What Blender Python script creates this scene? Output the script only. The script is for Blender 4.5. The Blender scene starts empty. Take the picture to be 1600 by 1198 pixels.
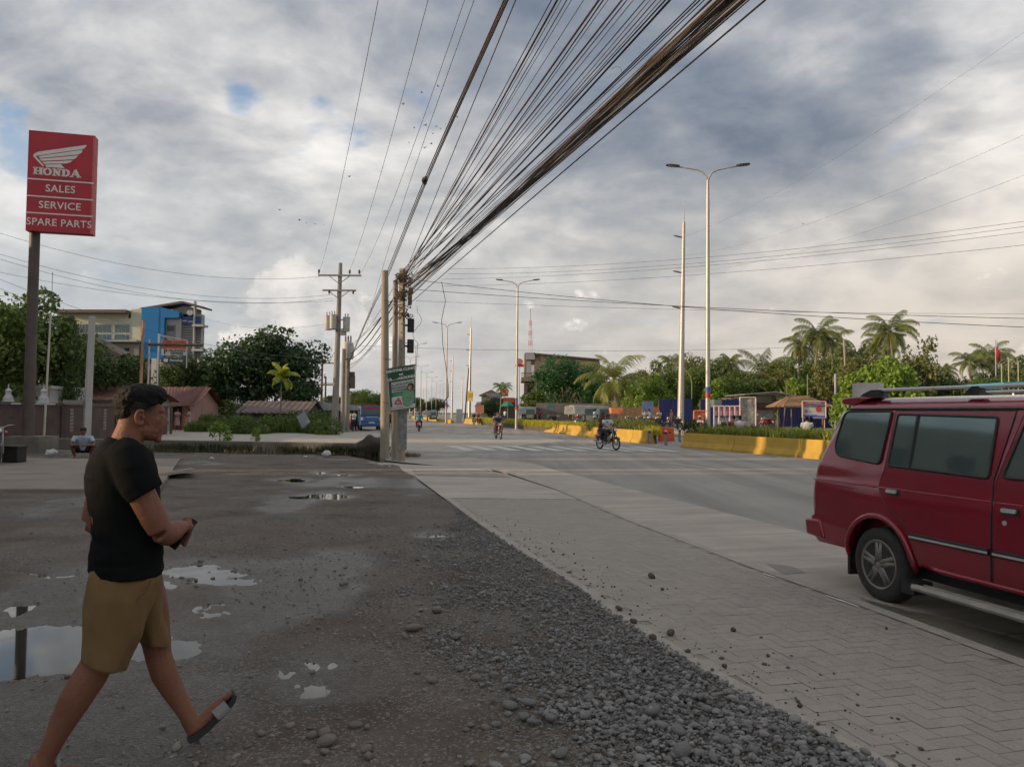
import bpy, bmesh, math, random
import numpy as np
from mathutils import Vector, Matrix, noise as mnoise
R = math.radians
SC = bpy.context.scene
COL = SC.collection
# ------------------------------------------------------------------ camera
F = 1200.0
PITCH, ROLL = R(2.2), R(.57)
CAMZ = 1.6
CM = Matrix.Rotation(R(90)+PITCH, 3, 'X') @ Matrix.Rotation(ROLL, 3, 'Z')
CC = Vector((0, 0, CAMZ))
cd = bpy.data.cameras.new('camera'); cam = bpy.data.objects.new('camera', cd); COL.objects.link(cam)
cam.matrix_world = Matrix.Translation(CC) @ CM.to_4x4()
cd.sensor_fit = 'HORIZONTAL'; cd.sensor_width = 36; cd.lens = F/1600*36
cd.clip_start = .05; cd.clip_end = 6000
SC.camera = cam
# ------------------------------------------------------------------ light
SUN_EL, SUN_AZ = 12.0, 11.0        # elevation, azimuth of travel measured from +X towards +Y
e, a = R(SUN_EL), R(SUN_AZ)
sun_dir = Vector((math.cos(a)*math.cos(e), math.sin(a)*math.cos(e), -math.sin(e)))
sl = bpy.data.lights.new('sun', 'SUN'); so = bpy.data.objects.new('sun', sl); COL.objects.link(so)
so.rotation_euler = sun_dir.to_track_quat('-Z', 'Y').to_euler()
sl.energy = 4.6; sl.angle = R(.55); sl.color = (1, .70, .42)
SC.view_settings.view_transform = 'Standard'; SC.view_settings.look = 'None'
SC.view_settings.exposure = 0; SC.view_settings.gamma = 1

def pdir(px, py):
    return (CM @ Vector(((px-800)/F, -(py-599)/F, -1))).normalized()

W = bpy.data.worlds.new('World'); SC.world = W; W.use_nodes = True
def build_world():
    nt = W.node_tree; N = nt.nodes; L = nt.links
    for n in list(N): N.remove(n)
    out = N.new('ShaderNodeOutputWorld'); bg = N.new('ShaderNodeBackground')
    L.new(bg.outputs[0], out.inputs[0])
    sky = N.new('ShaderNodeTexSky'); sky.sky_type = 'NISHITA'; sky.sun_disc = False
    sky.sun_elevation = R(SUN_EL); sky.sun_rotation = R(-90-SUN_AZ); sky.air_density = 1.0; sky.dust_density = .6; sky.ozone_density = 1.2
    tc = N.new('ShaderNodeTexCoord')
    def M(op, a, b=None, c=None, clamp=False):
        n = N.new('ShaderNodeMath'); n.operation = op; n.use_clamp = clamp
        for i, v in enumerate((a, b, c)):
            if v is None: continue
            if isinstance(v, (int, float)): n.inputs[i].default_value = v
            else: L.new(v, n.inputs[i])
        return n.outputs[0]
    def VM(op, a, b=None):
        n = N.new('ShaderNodeVectorMath'); n.operation = op
        for i, v in enumerate((a, b)):
            if v is None: continue
            if isinstance(v, (tuple, Vector)): n.inputs[i].default_value = v
            else: L.new(v, n.inputs[i])
        return n
    def ramp(fac, stops, interp='EASE'):
        n = N.new('ShaderNodeValToRGB'); n.color_ramp.interpolation = interp
        el = n.color_ramp.elements
        while len(el) < len(stops): el.new(.5)
        for e_, (p, c) in zip(el, stops):
            e_.position = p; e_.color = (c, c, c, 1) if isinstance(c, (int, float)) else (*c, 1)
        L.new(fac, n.inputs[0]); return n.outputs[0]
    def mix(f, a, b, bt='MIX'):
        n = N.new('ShaderNodeMix'); n.data_type = 'RGBA'; n.blend_type = bt
        for s, v in ((n.inputs['Factor'], f), (n.inputs['A'], a), (n.inputs['B'], b)):
            if isinstance(v, (int, float)): s.default_value = v
            elif isinstance(v, tuple): s.default_value = (*v, 1)
            else: L.new(v, s)
        return n.outputs['Result']
    def noise(vec, scale, detail=6, rough=.55, dist=0, lac=2.):
        n = N.new('ShaderNodeTexNoise'); n.inputs['Scale'].default_value = scale
        n.inputs['Detail'].default_value = detail; n.inputs['Roughness'].default_value = rough
        n.inputs['Distortion'].default_value = dist; n.inputs['Lacunarity'].default_value = lac
        L.new(vec, n.inputs['Vector']); return n.outputs['Fac']
    d = VM('NORMALIZE', tc.outputs['Generated']).outputs[0]
    sp = N.new('ShaderNodeSeparateXYZ'); L.new(d, sp.inputs[0])
    X, Y, Z = sp.outputs
    zz = M('ADD', M('MAXIMUM', Z, 0.0), .30)
    cb = N.new('ShaderNodeCombineXYZ')
    L.new(M('DIVIDE', X, zz), cb.inputs[0]); L.new(M('DIVIDE', Y, zz), cb.inputs[1])
    u = cb.outputs[0]                                   # cloud deck seen in perspective
    ws = N.new('ShaderNodeTexNoise'); ws.inputs['Scale'].default_value = 1.6; ws.inputs['Detail'].default_value = 3; L.new(u, ws.inputs['Vector'])
    wv = VM('SCALE', VM('SUBTRACT', ws.outputs['Color'], (.5, .5, .5)).outputs[0]); wv.inputs['Scale'].default_value = .22
    uw = VM('ADD', u, wv.outputs[0]).outputs[0]
    mp = N.new('ShaderNodeMapping'); mp.inputs['Rotation'].default_value = (0, 0, R(28)); mp.inputs['Scale'].default_value = (1., 1.15, 1)
    L.new(uw, mp.inputs[0]); u2 = mp.outputs[0]
    n_big = noise(u2, 1.1, 3, .5)
    n_mid = noise(u2, 3.1, 7, .52)
    n_fin = noise(u2, 9., 5, .55)
    n_wisp = noise(u2, 6.5, 4, .5)
    def spot(px, py, rad, gain, sx=1.):                  # a broad bank of cloud around a heading, for the layout of the sky
        c = pdir(px, py)
        v = VM('SUBTRACT', d, tuple(c))
        r_ = c.cross(Vector((0, 0, 1))).normalized()
        du = M('MULTIPLY', VM('DOT_PRODUCT', v.outputs[0], tuple(r_)).outputs['Value'], 1/(rad*sx/F))
        dn = M('MULTIPLY', VM('DOT_PRODUCT', v.outputs[0], tuple(r_.cross(c))).outputs['Value'], 1/(rad/F))
        r2 = M('ADD', M('MULTIPLY', du, du), M('MULTIPLY', dn, dn))
        return M('MULTIPLY', M('POWER', 2.718, M('MULTIPLY', r2, -1)), gain)
    def total(lst):
        t = None
        for s in lst:
            o_ = spot(*s); t = o_ if t is None else M('ADD', t, o_)
        return t
    # light / dark of the deck
    bright = total(BRIGHT); dark = total(DARK); hole = total(HOLES)
    den = M('ADD', M('MULTIPLY', n_mid, .46), M('MULTIPLY', n_big, .30))
    den = M('ADD', den, M('MULTIPLY', n_fin, .24))
    shade = M('SUBTRACT', M('ADD', M('SUBTRACT', den, .045), dark), bright)
    shade = M('ADD', M('MULTIPLY', M('SUBTRACT', shade, .5), SKY_CON), .5, clamp=True)
    cloud = mix(1., ramp(shade, SKY_RAMP, 'B_SPLINE'), (11.5, 11.5, 11.5), 'MULTIPLY')
    # warm towards the low right, cool at the top
    warm = M('MULTIPLY', M('SUBTRACT', 1, M('MULTIPLY', Z, 2.6), clamp=True), M('ADD', M('MULTIPLY', X, .9), .55, clamp=True), clamp=True)
    cloud = mix(warm, cloud, mix(1., cloud, (1.13, .98, .80), 'MULTIPLY'))
    # gaps in the deck
    nh = M('ADD', M('MULTIPLY', n_wisp, .6), M('MULTIPLY', n_mid, .4))
    gap = M('ADD', M('SUBTRACT', .40, nh), M('MULTIPLY', hole, M('SUBTRACT', .72, M('MULTIPLY', nh, .8))))
    gapm = ramp(M('MULTIPLY', gap, 3.2, clamp=True), [(0, 0), (.55, .75), (1, 1)])
    blue = mix(.5, mix(1., sky.outputs[0], (1.9, 1.9, 1.9), 'MULTIPLY'), (1.3, 2.9, 5.8))
    col = mix(gapm, cloud, blue)
    # clear cool band close to the horizon with cumulus heads standing in it
    az = N.new('ShaderNodeCombineXYZ')
    L.new(M('MULTIPLY', M('ARCTAN2', X, Y), 1.0), az.inputs[0]); L.new(M('MULTIPLY', Z, 1.35), az.inputs[1])
    n_cu = noise(az.outputs[0], 15, 7, .55); n_cb = noise(az.outputs[0], 3.3, 2, .5)
    cum = total(CUMULUS)
    hz = ramp(Z, [(0, 1), (.12, .95), (.22, .5), (.34, 0)], 'EASE')
    band = mix(M('MULTIPLY', M('SUBTRACT', M('ADD', M('MULTIPLY', n_cu, .6), M('MULTIPLY', n_mid, .4)), .32), 2.6, clamp=True), BANDA, BANDB)
    band = mix(M('MULTIPLY', warm, .8, clamp=True), band, (6.6, 5.4, 4.2))
    m_c = M('MULTIPLY', M('SUBTRACT', M('ADD', M('ADD', M('MULTIPLY', n_cu, 1.7), M('MULTIPLY', n_cb, .35)), cum), M('ADD', 1.25, M('MULTIPLY', Z, .5))), 9, clamp=True)
    cuc = mix(M('MULTIPLY', M('SUBTRACT', n_cu, .36), 3.4, clamp=True), (5.2, 5.3, 5.4), (9.6, 9.0, 8.4))
    band = mix(M('MULTIPLY', m_c, .9), band, cuc)
    hzm = M('MULTIPLY', hz, M('ADD', .72, M('MULTIPLY', m_c, .28)))
    col = mix(hzm, col, band)
    L.new(col, bg.inputs[0]); bg.inputs[1].default_value = .1
BRIGHT = [(1440, 470, 190, .07, 1.5), (1255, 60, 70, .035), (1360, 160, 70, .04), (1530, 120, 110, .10), (1420, 215, 40, .05), (1580, 310, 110, .13), (960, 380, 160, .08, 1.8), (1290, 390, 150, .09), (450, 330, 160, .04), (840, 400, 110, .06), (250, 180, 200, .03), (560, 250, 140, .07), (60, 330, 130, .08),
          (1130, 50, 60, .05), (200, 420, 200, .05), (880, 60, 60, .0), (1100, 160, 60, .03)]
DARK = [(1180, 230, 210, .15), (1020, 190, 150, .08), (1370, 270, 110, .12), (1130, 110, 90, .06), (1420, 40, 70, .05), (820, 130, 260, .09), (330, 320, 150, .09, 1.5), (620, 40, 260, .07), (1450, 230, 120, .08), (60, 100, 120, .06), (870, 280, 100, .04), (1150, 330, 120, .06)]
HOLES = [(507, 156, 30, .6), (378, 150, 28, .52), (568, 202, 40, .48), (65, 222, 58, .55), (160, 150, 42, .42), (258, 232, 26, .5), (10, 190, 40, .35), (645, 165, 40, .4), (440, 175, 40, .25), (330, 480, 60, .25), (200, 440, 80, .25)]
CUMULUS = [(475, 462, 60, .54), (405, 500, 55, .44), (535, 500, 60, .38), (860, 505, 70, .22, 1.6), (1225, 540, 55, .13), (160, 450, 60, .14, 1.5), (620, 500, 50, .08), (1290, 520, 60, .06)]
SKY_CON = 2.4
SKY_RAMP = [(0, (.93, .90, .87)), (.2, (.72, .71, .70)), (.42, (.47, .475, .49)), (.62, (.305, .33, .375)), (.85, (.19, .225, .285)), (1, (.14, .175, .235))]
BANDA, BANDB = (3.4, 4.2, 4.9), (6.7, 6.8, 6.75)
build_world()
W.cycles.sampling_method = 'MANUAL'; W.cycles.sample_map_resolution = 512
SC.cycles.use_adaptive_sampling = True; SC.cycles.adaptive_threshold = .03; SC.cycles.adaptive_min_samples = 12
SC.cycles.use_denoising = True; SC.cycles.time_limit = 1000
SC.cycles.max_bounces = 7; SC.cycles.diffuse_bounces = 3; SC.cycles.glossy_bounces = 3; SC.cycles.transparent_max_bounces = 8
SC.cycles.sample_clamp_indirect = 4

# ------------------------------------------------------------------ pixel <-> place
def ray(px, py): return CM @ Vector(((px-800)/F, -(py-599)/F, -1))
def G(px, py, z=0.): d = ray(px, py); return CC + d*((z-CAMZ)/d.z)
def P(px, py, Y): d = ray(px, py); return CC + d*(Y/d.y)
def PX(px, Y): return P(px, 645, Y).x

# ------------------------------------------------------------------ materials
MATS = {}
def mat(name, col, rough=.7, var=.18, scale=6., bump=0., bscale=None, metal=0., spec=.5, coat=0., col2=None, island=0., trans=0., emit=None, detail=5, stretch=None):
    if name in MATS: return MATS[name]
    m = bpy.data.materials.new(name); m.use_nodes = True
    nt = m.node_tree; N = nt.nodes; L = nt.links
    b = N['Principled BSDF']
    b.inputs['Roughness'].default_value = rough; b.inputs['Metallic'].default_value = metal
    b.inputs['Specular IOR Level'].default_value = spec; b.inputs['Coat Weight'].default_value = coat
    b.inputs['Coat Roughness'].default_value = .08
    tc = N.new('ShaderNodeTexCoord'); src = tc.outputs['Object']
    if stretch:
        mp = N.new('ShaderNodeMapping'); mp.inputs['Scale'].default_value = stretch; L.new(src, mp.inputs[0]); src = mp.outputs[0]
    nz = N.new('ShaderNodeTexNoise'); nz.inputs['Scale'].default_value = scale; nz.inputs['Detail'].default_value = detail; nz.inputs['Roughness'].default_value = .6
    L.new(src, nz.inputs['Vector'])
    c2 = col2 if col2 else tuple(c*(1-var) for c in col); c1 = col if col2 else tuple(min(1, c*(1+var)) for c in col)
    mr = N.new('ShaderNodeMapRange'); mr.inputs['From Min'].default_value = .3; mr.inputs['From Max'].default_value = .7
    L.new(nz.outputs['Fac'], mr.inputs['Value']); fac = mr.outputs[0]
    if island:
        g = N.new('ShaderNodeNewGeometry'); mm = N.new('ShaderNodeMix'); mm.inputs['Factor'].default_value = island
        L.new(fac, mm.inputs['A']); L.new(g.outputs['Random Per Island'], mm.inputs['B']); fac = mm.outputs['Result']
    mx = N.new('ShaderNodeMix'); mx.data_type = 'RGBA'; mx.inputs['A'].default_value = (*c1, 1); mx.inputs['B'].default_value = (*c2, 1)
    L.new(fac, mx.inputs['Factor']); L.new(mx.outputs['Result'], b.inputs['Base Color'])
    if bump:
        nb = N.new('ShaderNodeTexNoise'); nb.inputs['Scale'].default_value = bscale or scale*4; nb.inputs['Detail'].default_value = 6
        L.new(src, nb.inputs['Vector'])
        bp = N.new('ShaderNodeBump'); bp.inputs['Strength'].default_value = min(1, bump); bp.inputs['Distance'].default_value = .02
        L.new(nb.outputs['Fac'], bp.inputs['Height']); L.new(bp.outputs[0], b.inputs['Normal'])
    if trans:
        t = N.new('ShaderNodeBsdfTranslucent'); L.new(mx.outputs['Result'], t.inputs[0])
        ms = N.new('ShaderNodeMixShader'); ms.inputs[0].default_value = trans
        L.new(b.outputs[0], ms.inputs[1]); L.new(t.outputs[0], ms.inputs[2]); L.new(ms.outputs[0], N['Material Output'].inputs[0])
    if emit:
        b.inputs['Emission Color'].default_value = (*emit[0], 1); b.inputs['Emission Strength'].default_value = emit[1]
    MATS[name] = m; return m

# ------------------------------------------------------------------ mesh builder
class MB:
    def __init__(s): s.v = []; s.f = []; s.mi = []; s.cur = 0; s.X = None
    def add(s, vs, fs):
        o = len(s.v)
        if s.X is not None: vs = [s.X @ Vector(v) for v in vs]
        s.v += [tuple(v) for v in vs]; s.f += [tuple(i+o for i in f) for f in fs]; s.mi += [s.cur]*len(fs); return s
    def box(s, c, d, rz=0, M=None):
        x, y, z = (q/2 for q in d)
        vs = [Vector((i*x, j*y, k*z)) for i in (-1, 1) for j in (-1, 1) for k in (-1, 1)]
        m = M if M is not None else Matrix.Rotation(rz, 3, 'Z')
        vs = [m @ v + Vector(c) for v in vs]
        return s.add(vs, [(0, 1, 3, 2), (4, 6, 7, 5), (0, 4, 5, 1), (2, 3, 7, 6), (0, 2, 6, 4), (1, 5, 7, 3)])
    def bb(s, x0, x1, y0, y1, z0, z1): return s.box(((x0+x1)/2, (y0+y1)/2, (z0+z1)/2), (x1-x0, y1-y0, z1-z0))
    def tube(s, pts, r, n=8, cap=True, flat=None):
        pts = [Vector(p) for p in pts]
        if not isinstance(r, (list, tuple)): r = [r]*len(pts)
        vs, fs = [], []; ref = None
        for i, p in enumerate(pts):
            t = (pts[min(i+1, len(pts)-1)]-pts[max(i-1, 0)]).normalized()
            if ref is None: ref = Vector((0, 0, 1)) if abs(t.z) < .9 else Vector((1, 0, 0))
            a_ = (ref - t*ref.dot(t)).normalized(); b_ = t.cross(a_); ref = a_
            for k in range(n):
                an = 2*math.pi*k/n
                vs.append(p + (a_*math.cos(an)*(flat or 1) + b_*math.sin(an))*r[i])
        for i in range(len(pts)-1):
            for k in range(n):
                fs.append((i*n+k, i*n+(k+1) % n, (i+1)*n+(k+1) % n, (i+1)*n+k))
        if cap: fs += [tuple(range(n-1, -1, -1)), tuple((len(pts)-1)*n+k for k in range(n))]
        return s.add(vs, fs)
    def cyl(s, p0, p1, r0, r1=None, n=12): return s.tube([p0, p1], [r0, r0 if r1 is None else r1], n)
    def ell(s, c, r, M=None, nu=14, nv=9):
        if isinstance(r, (int, float)): r = (r, r, r)
        vs, fs = [(0, 0, 1)], []
        for j in range(1, nv):
            ph = math.pi*j/nv
            for i in range(nu):
                th = 2*math.pi*i/nu; vs.append((math.sin(ph)*math.cos(th), math.sin(ph)*math.sin(th), math.cos(ph)))
        vs.append((0, 0, -1))
        for i in range(nu): fs.append((0, 1+i, 1+(i+1) % nu))
        for j in range(nv-2):
            for i in range(nu):
                a_ = 1+j*nu+i; b_ = 1+j*nu+(i+1) % nu; fs.append((a_, a_+nu, b_+nu, b_))
        L_ = len(vs)-1
        for i in range(nu): fs.append((L_, 1+(nv-2)*nu+(i+1) % nu, 1+(nv-2)*nu+i))
        out = []
        for v in vs:
            w = Vector((v[0]*r[0], v[1]*r[1], v[2]*r[2]))
            if M is not None: w = M @ w
            out.append(w + Vector(c))
        return s.add(out, fs)
    def loft(s, rings, cap=True):
        n = len(rings[0]); vs = [v for r_ in rings for v in r_]; fs = []
        for i in range(len(rings)-1):
            for k in range(n): fs.append((i*n+k, i*n+(k+1) % n, (i+1)*n+(k+1) % n, (i+1)*n+k))
        if cap: fs += [tuple(range(n-1, -1, -1)), tuple((len(rings)-1)*n+k for k in range(n))]
        return s.add(vs, fs)
    def prism(s, poly, h0, h1, f=None):
        """poly: 2D points; f(x,y,h)->3D (default: x,y,z)."""
        f = f or (lambda x, y, h: (x, y, h)); n = len(poly)
        vs = [f(x, y, h0) for x, y in poly]+[f(x, y, h1) for x, y in poly]
        fs = [tuple(range(n-1, -1, -1)), tuple(range(n, 2*n))]+[(k, (k+1) % n, n+(k+1) % n, n+k) for k in range(n)]
        return s.add(vs, fs)
    def sheet(s, poly, z): return s.add([(x, y, z) for x, y in poly], [tuple(range(len(poly)))])
    def lathe(s, c, prof, n=16, axis='Z', cap=True):
        rings = []
        for r_, h in prof:
            ring = []
            for k in range(n):
                an = 2*math.pi*k/n; q = (r_*math.cos(an), r_*math.sin(an), h)
                if axis == 'Y': q = (q[0], q[2], -q[1])
                if axis == 'X': q = (q[2], q[1], -q[0])
                ring.append(Vector(q)+Vector(c))
            rings.append(ring)
        return s.loft(rings, cap)
    def build(s, name, m, parent=None, smooth=False, loc=None, angle=None):
        me = bpy.data.meshes.new(name); me.from_pydata(s.v, [], s.f)
        if not isinstance(m, (list, tuple)): m = [m]
        for q in m: me.materials.append(q)
        if any(s.mi): me.polygons.foreach_set('material_index', s.mi)
        if smooth: me.polygons.foreach_set('use_smooth', [True]*len(me.polygons))
        if angle: me.set_sharp_from_angle(angle=R(angle))
        me.update()
        o = bpy.data.objects.new(name, me); COL.objects.link(o)
        if parent: o.parent = parent
        if loc: o.location = loc
        return o
def npmesh(name, V, Fq, m, parent=None, smooth=False):
    """fast mesh from arrays: V (n,3), Fq (m,k)"""
    me = bpy.data.meshes.new(name); V = np.asarray(V, dtype=np.float32); Fq = np.asarray(Fq, dtype=np.int32); k = Fq.shape[1]
    me.vertices.add(len(V)); me.vertices.foreach_set('co', V.ravel())
    me.loops.add(Fq.size); me.loops.foreach_set('vertex_index', Fq.ravel())
    me.polygons.add(len(Fq)); me.polygons.foreach_set('loop_start', np.arange(0, Fq.size, k, dtype=np.int32))
    try: me.polygons.foreach_set('loop_total', np.full(len(Fq), k, dtype=np.int32))
    except Exception: pass
    if smooth: me.polygons.foreach_set('use_smooth', np.ones(len(Fq), dtype=bool))
    me.materials.append(m); me.update(calc_edges=True); me.validate()
    o = bpy.data.objects.new(name, me); COL.objects.link(o)
    if parent: o.parent = parent
    return o
def fuse(o, voxel=.02, smooth=6, dec=None):
    """union everything in the mesh into one continuous skin"""
    md = o.modifiers.new('r', 'REMESH'); md.mode = 'VOXEL'; md.voxel_size = voxel; md.use_smooth_shade = True
    if smooth:
        ms = o.modifiers.new('s', 'SMOOTH'); ms.factor = .5; ms.iterations = smooth
    dg = bpy.context.evaluated_depsgraph_get(); me = bpy.data.meshes.new_from_object(o.evaluated_get(dg))
    o.modifiers.clear(); old = o.data; o.data = me; me.name = o.name; bpy.data.meshes.remove(old)
    return o
def tag(o, label=None, cat=None, group=None, kind=None):
    if label: o['label'] = label
    if cat: o['category'] = cat
    if group: o['group'] = group
    if kind: o['kind'] = kind
    return o
def empty(name, loc=(0, 0, 0), rz=0, label=None, cat=None, group=None, s=1):
    o = bpy.data.objects.new(name, None); COL.objects.link(o); o.location = loc; o.rotation_euler = (0, 0, rz); o.empty_display_size = .2
    o.scale = (s, s, s) if isinstance(s, (int, float)) else s
    return tag(o, label, cat, group)
def copy_tree(o, parent=None):
    c = o.copy(); COL.objects.link(c); c.parent = parent
    for ch in [q for q in list(COL.objects) if q.parent == o]: copy_tree(ch, c)
    return c
def dup(src, loc, rz=None, label=None, s=None, group=None):
    c = copy_tree(src); c.location = loc
    if rz is not None: c.rotation_euler = (0, 0, rz)
    if s is not None: c.scale = (s, s, s) if isinstance(s, (int, float)) else s
    if label: c['label'] = label
    if group: c['group'] = group
    return c
def text(name, body, m, parent, M, size, ext=.004, bold=0, spacing=1., sx=1.):
    """flat lettering turned into a mesh; M maps local (x right, y up, z out) to the parent's space; centred"""
    cu = bpy.data.curves.new('t', 'FONT'); cu.body = body; cu.size = size; cu.extrude = ext; cu.align_x = 'CENTER'; cu.align_y = 'CENTER'
    cu.offset = bold; cu.space_character = spacing; cu.resolution_u = 3
    t = bpy.data.objects.new('t', cu); COL.objects.link(t)
    dg = bpy.context.evaluated_depsgraph_get(); dg.update(); me = bpy.data.meshes.new_from_object(t.evaluated_get(dg))
    bpy.data.objects.remove(t); bpy.data.curves.remove(cu)
    me.transform(M @ Matrix.Diagonal((sx, 1, 1, 1))); me.materials.clear(); me.materials.append(m); me.name = name
    o = bpy.data.objects.new(name, me); COL.objects.link(o); o.parent = parent; return o
def frame(o, xdir, up=(0, 0, 1)):
    """4x4 with x along xdir, y along up, z = x cross y, at origin o"""
    x = Vector(xdir).normalized(); y = Vector(up); y = (y-x*y.dot(x)).normalized(); z = x.cross(y)
    m = Matrix((x, y, z)).transposed().to_4x4(); m.translation = Vector(o); return m
rng = np.random.default_rng(7); random.seed(7)
# ================================================================== SETTING
RD = Vector((-.2535, .967, 0)); RN = Vector((.967, .2535, 0))      # along the road, and across it
CURB = [(6.2, -7), (4.2, 1.2), (3.45, 4.2), (2.93, 6.5), (2.57, 7.8), (1.82, 11.2), (1.04, 15.6), (.1, 19.4), (-.62, 21.4), (-1.7, 22.6), (-3.1, 23.3), (-4.2, 24.1)]
EDGE = [(3.4, -7), (2.35, 1.2), (1.62, 3.45), (1.16, 4.65), (.85, 5.7), (.57, 6.9), (.05, 8.8), (-.5, 11), (-1.45, 15), (-2.3, 18.6), (-2.96, 20.9), (-3.35, 22.6), (-4.2, 24.1)]
def lerp_line(line, y):
    ys = [p[1] for p in line]; xs = [p[0] for p in line]
    return np.interp(y, ys, xs)
def hash2(ix, iy, s):
    n = (ix*374761393 + iy*668265263 + s*974634777) & 0xffffffff
    n = ((n ^ (n >> 13))*1274126177) & 0xffffffff
    return ((n ^ (n >> 16)) & 0xffff)/65535.
def vnoise(x, y, s=0):
    ix = np.floor(x).astype(np.int64); iy = np.floor(y).astype(np.int64); fx = x-ix; fy = y-iy
    fx = fx*fx*(3-2*fx); fy = fy*fy*(3-2*fy)
    return (hash2(ix, iy, s)*(1-fx)+hash2(ix+1, iy, s)*fx)*(1-fy)+(hash2(ix, iy+1, s)*(1-fx)+hash2(ix+1, iy+1, s)*fx)*fy
def fbm(x, y, o=4, s=0, g=.5):
    t = 0; a_ = 1; n = 0
    for k in range(o): t = t+a_*vnoise(x*2**k, y*2**k, s+k); n += a_; a_ *= g
    return t/n
def nodes_of(m):
    nt = m.node_tree; return nt, nt.nodes, nt.links, nt.nodes['Principled BSDF']

M_conc = mat('concrete', (.30, .275, .245), .85, .16, 1.3, .35, 60)
M_concd = mat('concrete_dark', (.16, .15, .13), .9, .3, 1.5, .5, 30)
M_base = mat('earth', (.10, .09, .06), .95, .4, .3, .3, 8)
M_grass = mat('grass_blade', (.10, .15, .035), .6, .3, .8, col2=(.05, .085, .02), island=.6, trans=.25)

# --- base ground to the horizon
g = MB(); g.sheet([(-2600, -300), (2600, -300), (2600, 3000), (-2600, 3000)], -.03)
tag(g.build('ground', M_base), kind='structure')

# --- asphalt
def asphalt():
    m = mat('asphalt', (.25, .236, .216), .82, .1, .35, .4, 90)
    nt, N, L, b = nodes_of(m)
    tc = N.new('ShaderNodeTexCoord'); mp = N.new('ShaderNodeMapping'); mp.inputs['Rotation'].default_value = (0, 0, R(-14.7)); mp.inputs['Scale'].default_value = (1.2, .05, 1)
    L.new(tc.outputs['Object'], mp.inputs[0])
    n = N.new('ShaderNodeTexNoise'); n.inputs['Scale'].default_value = 1.1; n.inputs['Detail'].default_value = 6; L.new(mp.outputs[0], n.inputs['Vector'])
    mr = N.new('ShaderNodeMapRange'); mr.inputs['From Min'].default_value = .3; mr.inputs['From Max'].default_value = .7; mr.inputs['To Min'].default_value = .82; mr.inputs['To Max'].default_value = 1.25
    L.new(n.outputs['Fac'], mr.inputs['Value'])
    old = b.inputs['Base Color'].links[0].from_socket
    mx = N.new('ShaderNodeVectorMath'); mx.operation = 'SCALE'; L.new(old, mx.inputs[0]); L.new(mr.outputs[0], mx.inputs['Scale']); L.new(mx.outputs[0], b.inputs['Base Color'])
    return m
M_asph = asphalt()
far = lambda t, s: (t*RN.x + s*RD.x + 4.5, t*RN.y + s*RD.y)
rp = [(x+.0, y) for x, y in CURB[:9]] + [(-1.9, 22.8), (-4.0, 25.3), (-6, 27.6), (-13.0, 29.0), (-60, 29.0), (-60, 61), (-11.6, 63.5)]
rp += [(-11.6-.262*240, 63.5+240), (-40, 560), (60, 560)] + [(70, 300), (48, 140), (34, 60), (30, -30), (8, -30)]
g = MB(); g.sheet(rp, 0.0); tag(g.build('road', M_asph), kind='structure')
# --- concrete carriageway edge (the lighter strip along the kerb) and side road
def slab_mat(name, col, ang, sx, sy, line=.35, var=.13):
    m = mat(name, col, .86, var, .8, .35, 70)
    nt, N, L, b = nodes_of(m)
    tc = N.new('ShaderNodeTexCoord'); mp = N.new('ShaderNodeMapping'); mp.inputs['Rotation'].default_value = (0, 0, R(ang)); L.new(tc.outputs['Object'], mp.inputs[0])
    sp = N.new('ShaderNodeSeparateXYZ'); L.new(mp.outputs[0], sp.inputs[0])
    ms = []
    for ax, st in ((0, sx), (1, sy)):
        if not st: continue
        a_ = N.new('ShaderNodeMath'); a_.operation = 'DIVIDE'; L.new(sp.outputs[ax], a_.inputs[0]); a_.inputs[1].default_value = st
        f_ = N.new('ShaderNodeMath'); f_.operation = 'FRACT'; L.new(a_.outputs[0], f_.inputs[0])
        c_ = N.new('ShaderNodeMath'); c_.operation = 'LESS_THAN'; L.new(f_.outputs[0], c_.inputs[0]); c_.inputs[1].default_value = .022/st; ms.append(c_.outputs[0])
    mxx = ms[0]
    if len(ms) > 1:
        q = N.new('ShaderNodeMath'); q.operation = 'MAXIMUM'; L.new(ms[0], q.inputs[0]); L.new(ms[1], q.inputs[1]); mxx = q.outputs[0]
    mp2 = N.new('ShaderNodeMapping'); mp2.inputs['Scale'].default_value = (.25, 3., 1); L.new(mp.outputs[0], mp2.inputs[0])
    st_ = N.new('ShaderNodeTexNoise'); st_.inputs['Scale'].default_value = 1.; st_.inputs['Detail'].default_value = 8; st_.inputs['Roughness'].default_value = .65; L.new(mp2.outputs[0], st_.inputs['Vector'])
    mr = N.new('ShaderNodeMapRange'); mr.inputs['From Min'].default_value = .3; mr.inputs['From Max'].default_value = .7; mr.inputs['To Min'].default_value = .8; mr.inputs['To Max'].default_value = 1.15; L.new(st_.outputs['Fac'], mr.inputs['Value'])
    sub = N.new('ShaderNodeMath'); sub.operation = 'MULTIPLY_ADD'; L.new(mxx, sub.inputs[0]); sub.inputs[1].default_value = -line; L.new(mr.outputs[0], sub.inputs[2])
    old = b.inputs['Base Color'].links[0].from_socket
    mx = N.new('ShaderNodeVectorMath'); mx.operation = 'SCALE'; L.new(old, mx.inputs[0]); L.new(sub.outputs[0], mx.inputs['Scale']); L.new(mx.outputs[0], b.inputs['Base Color'])
    return m
M_slab = slab_mat('road_slab', (.37, .335, .29), -14.7, 0, 4.6)
SH = [(7.9, -7), (5.85, 3), (4.65, 8), (3.6, 12.5), (2.49, 16.7), (1.45, 21), (.5, 25.3)]
cl = [(x, y) for x, y in CURB[:9]]
g = MB()
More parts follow.
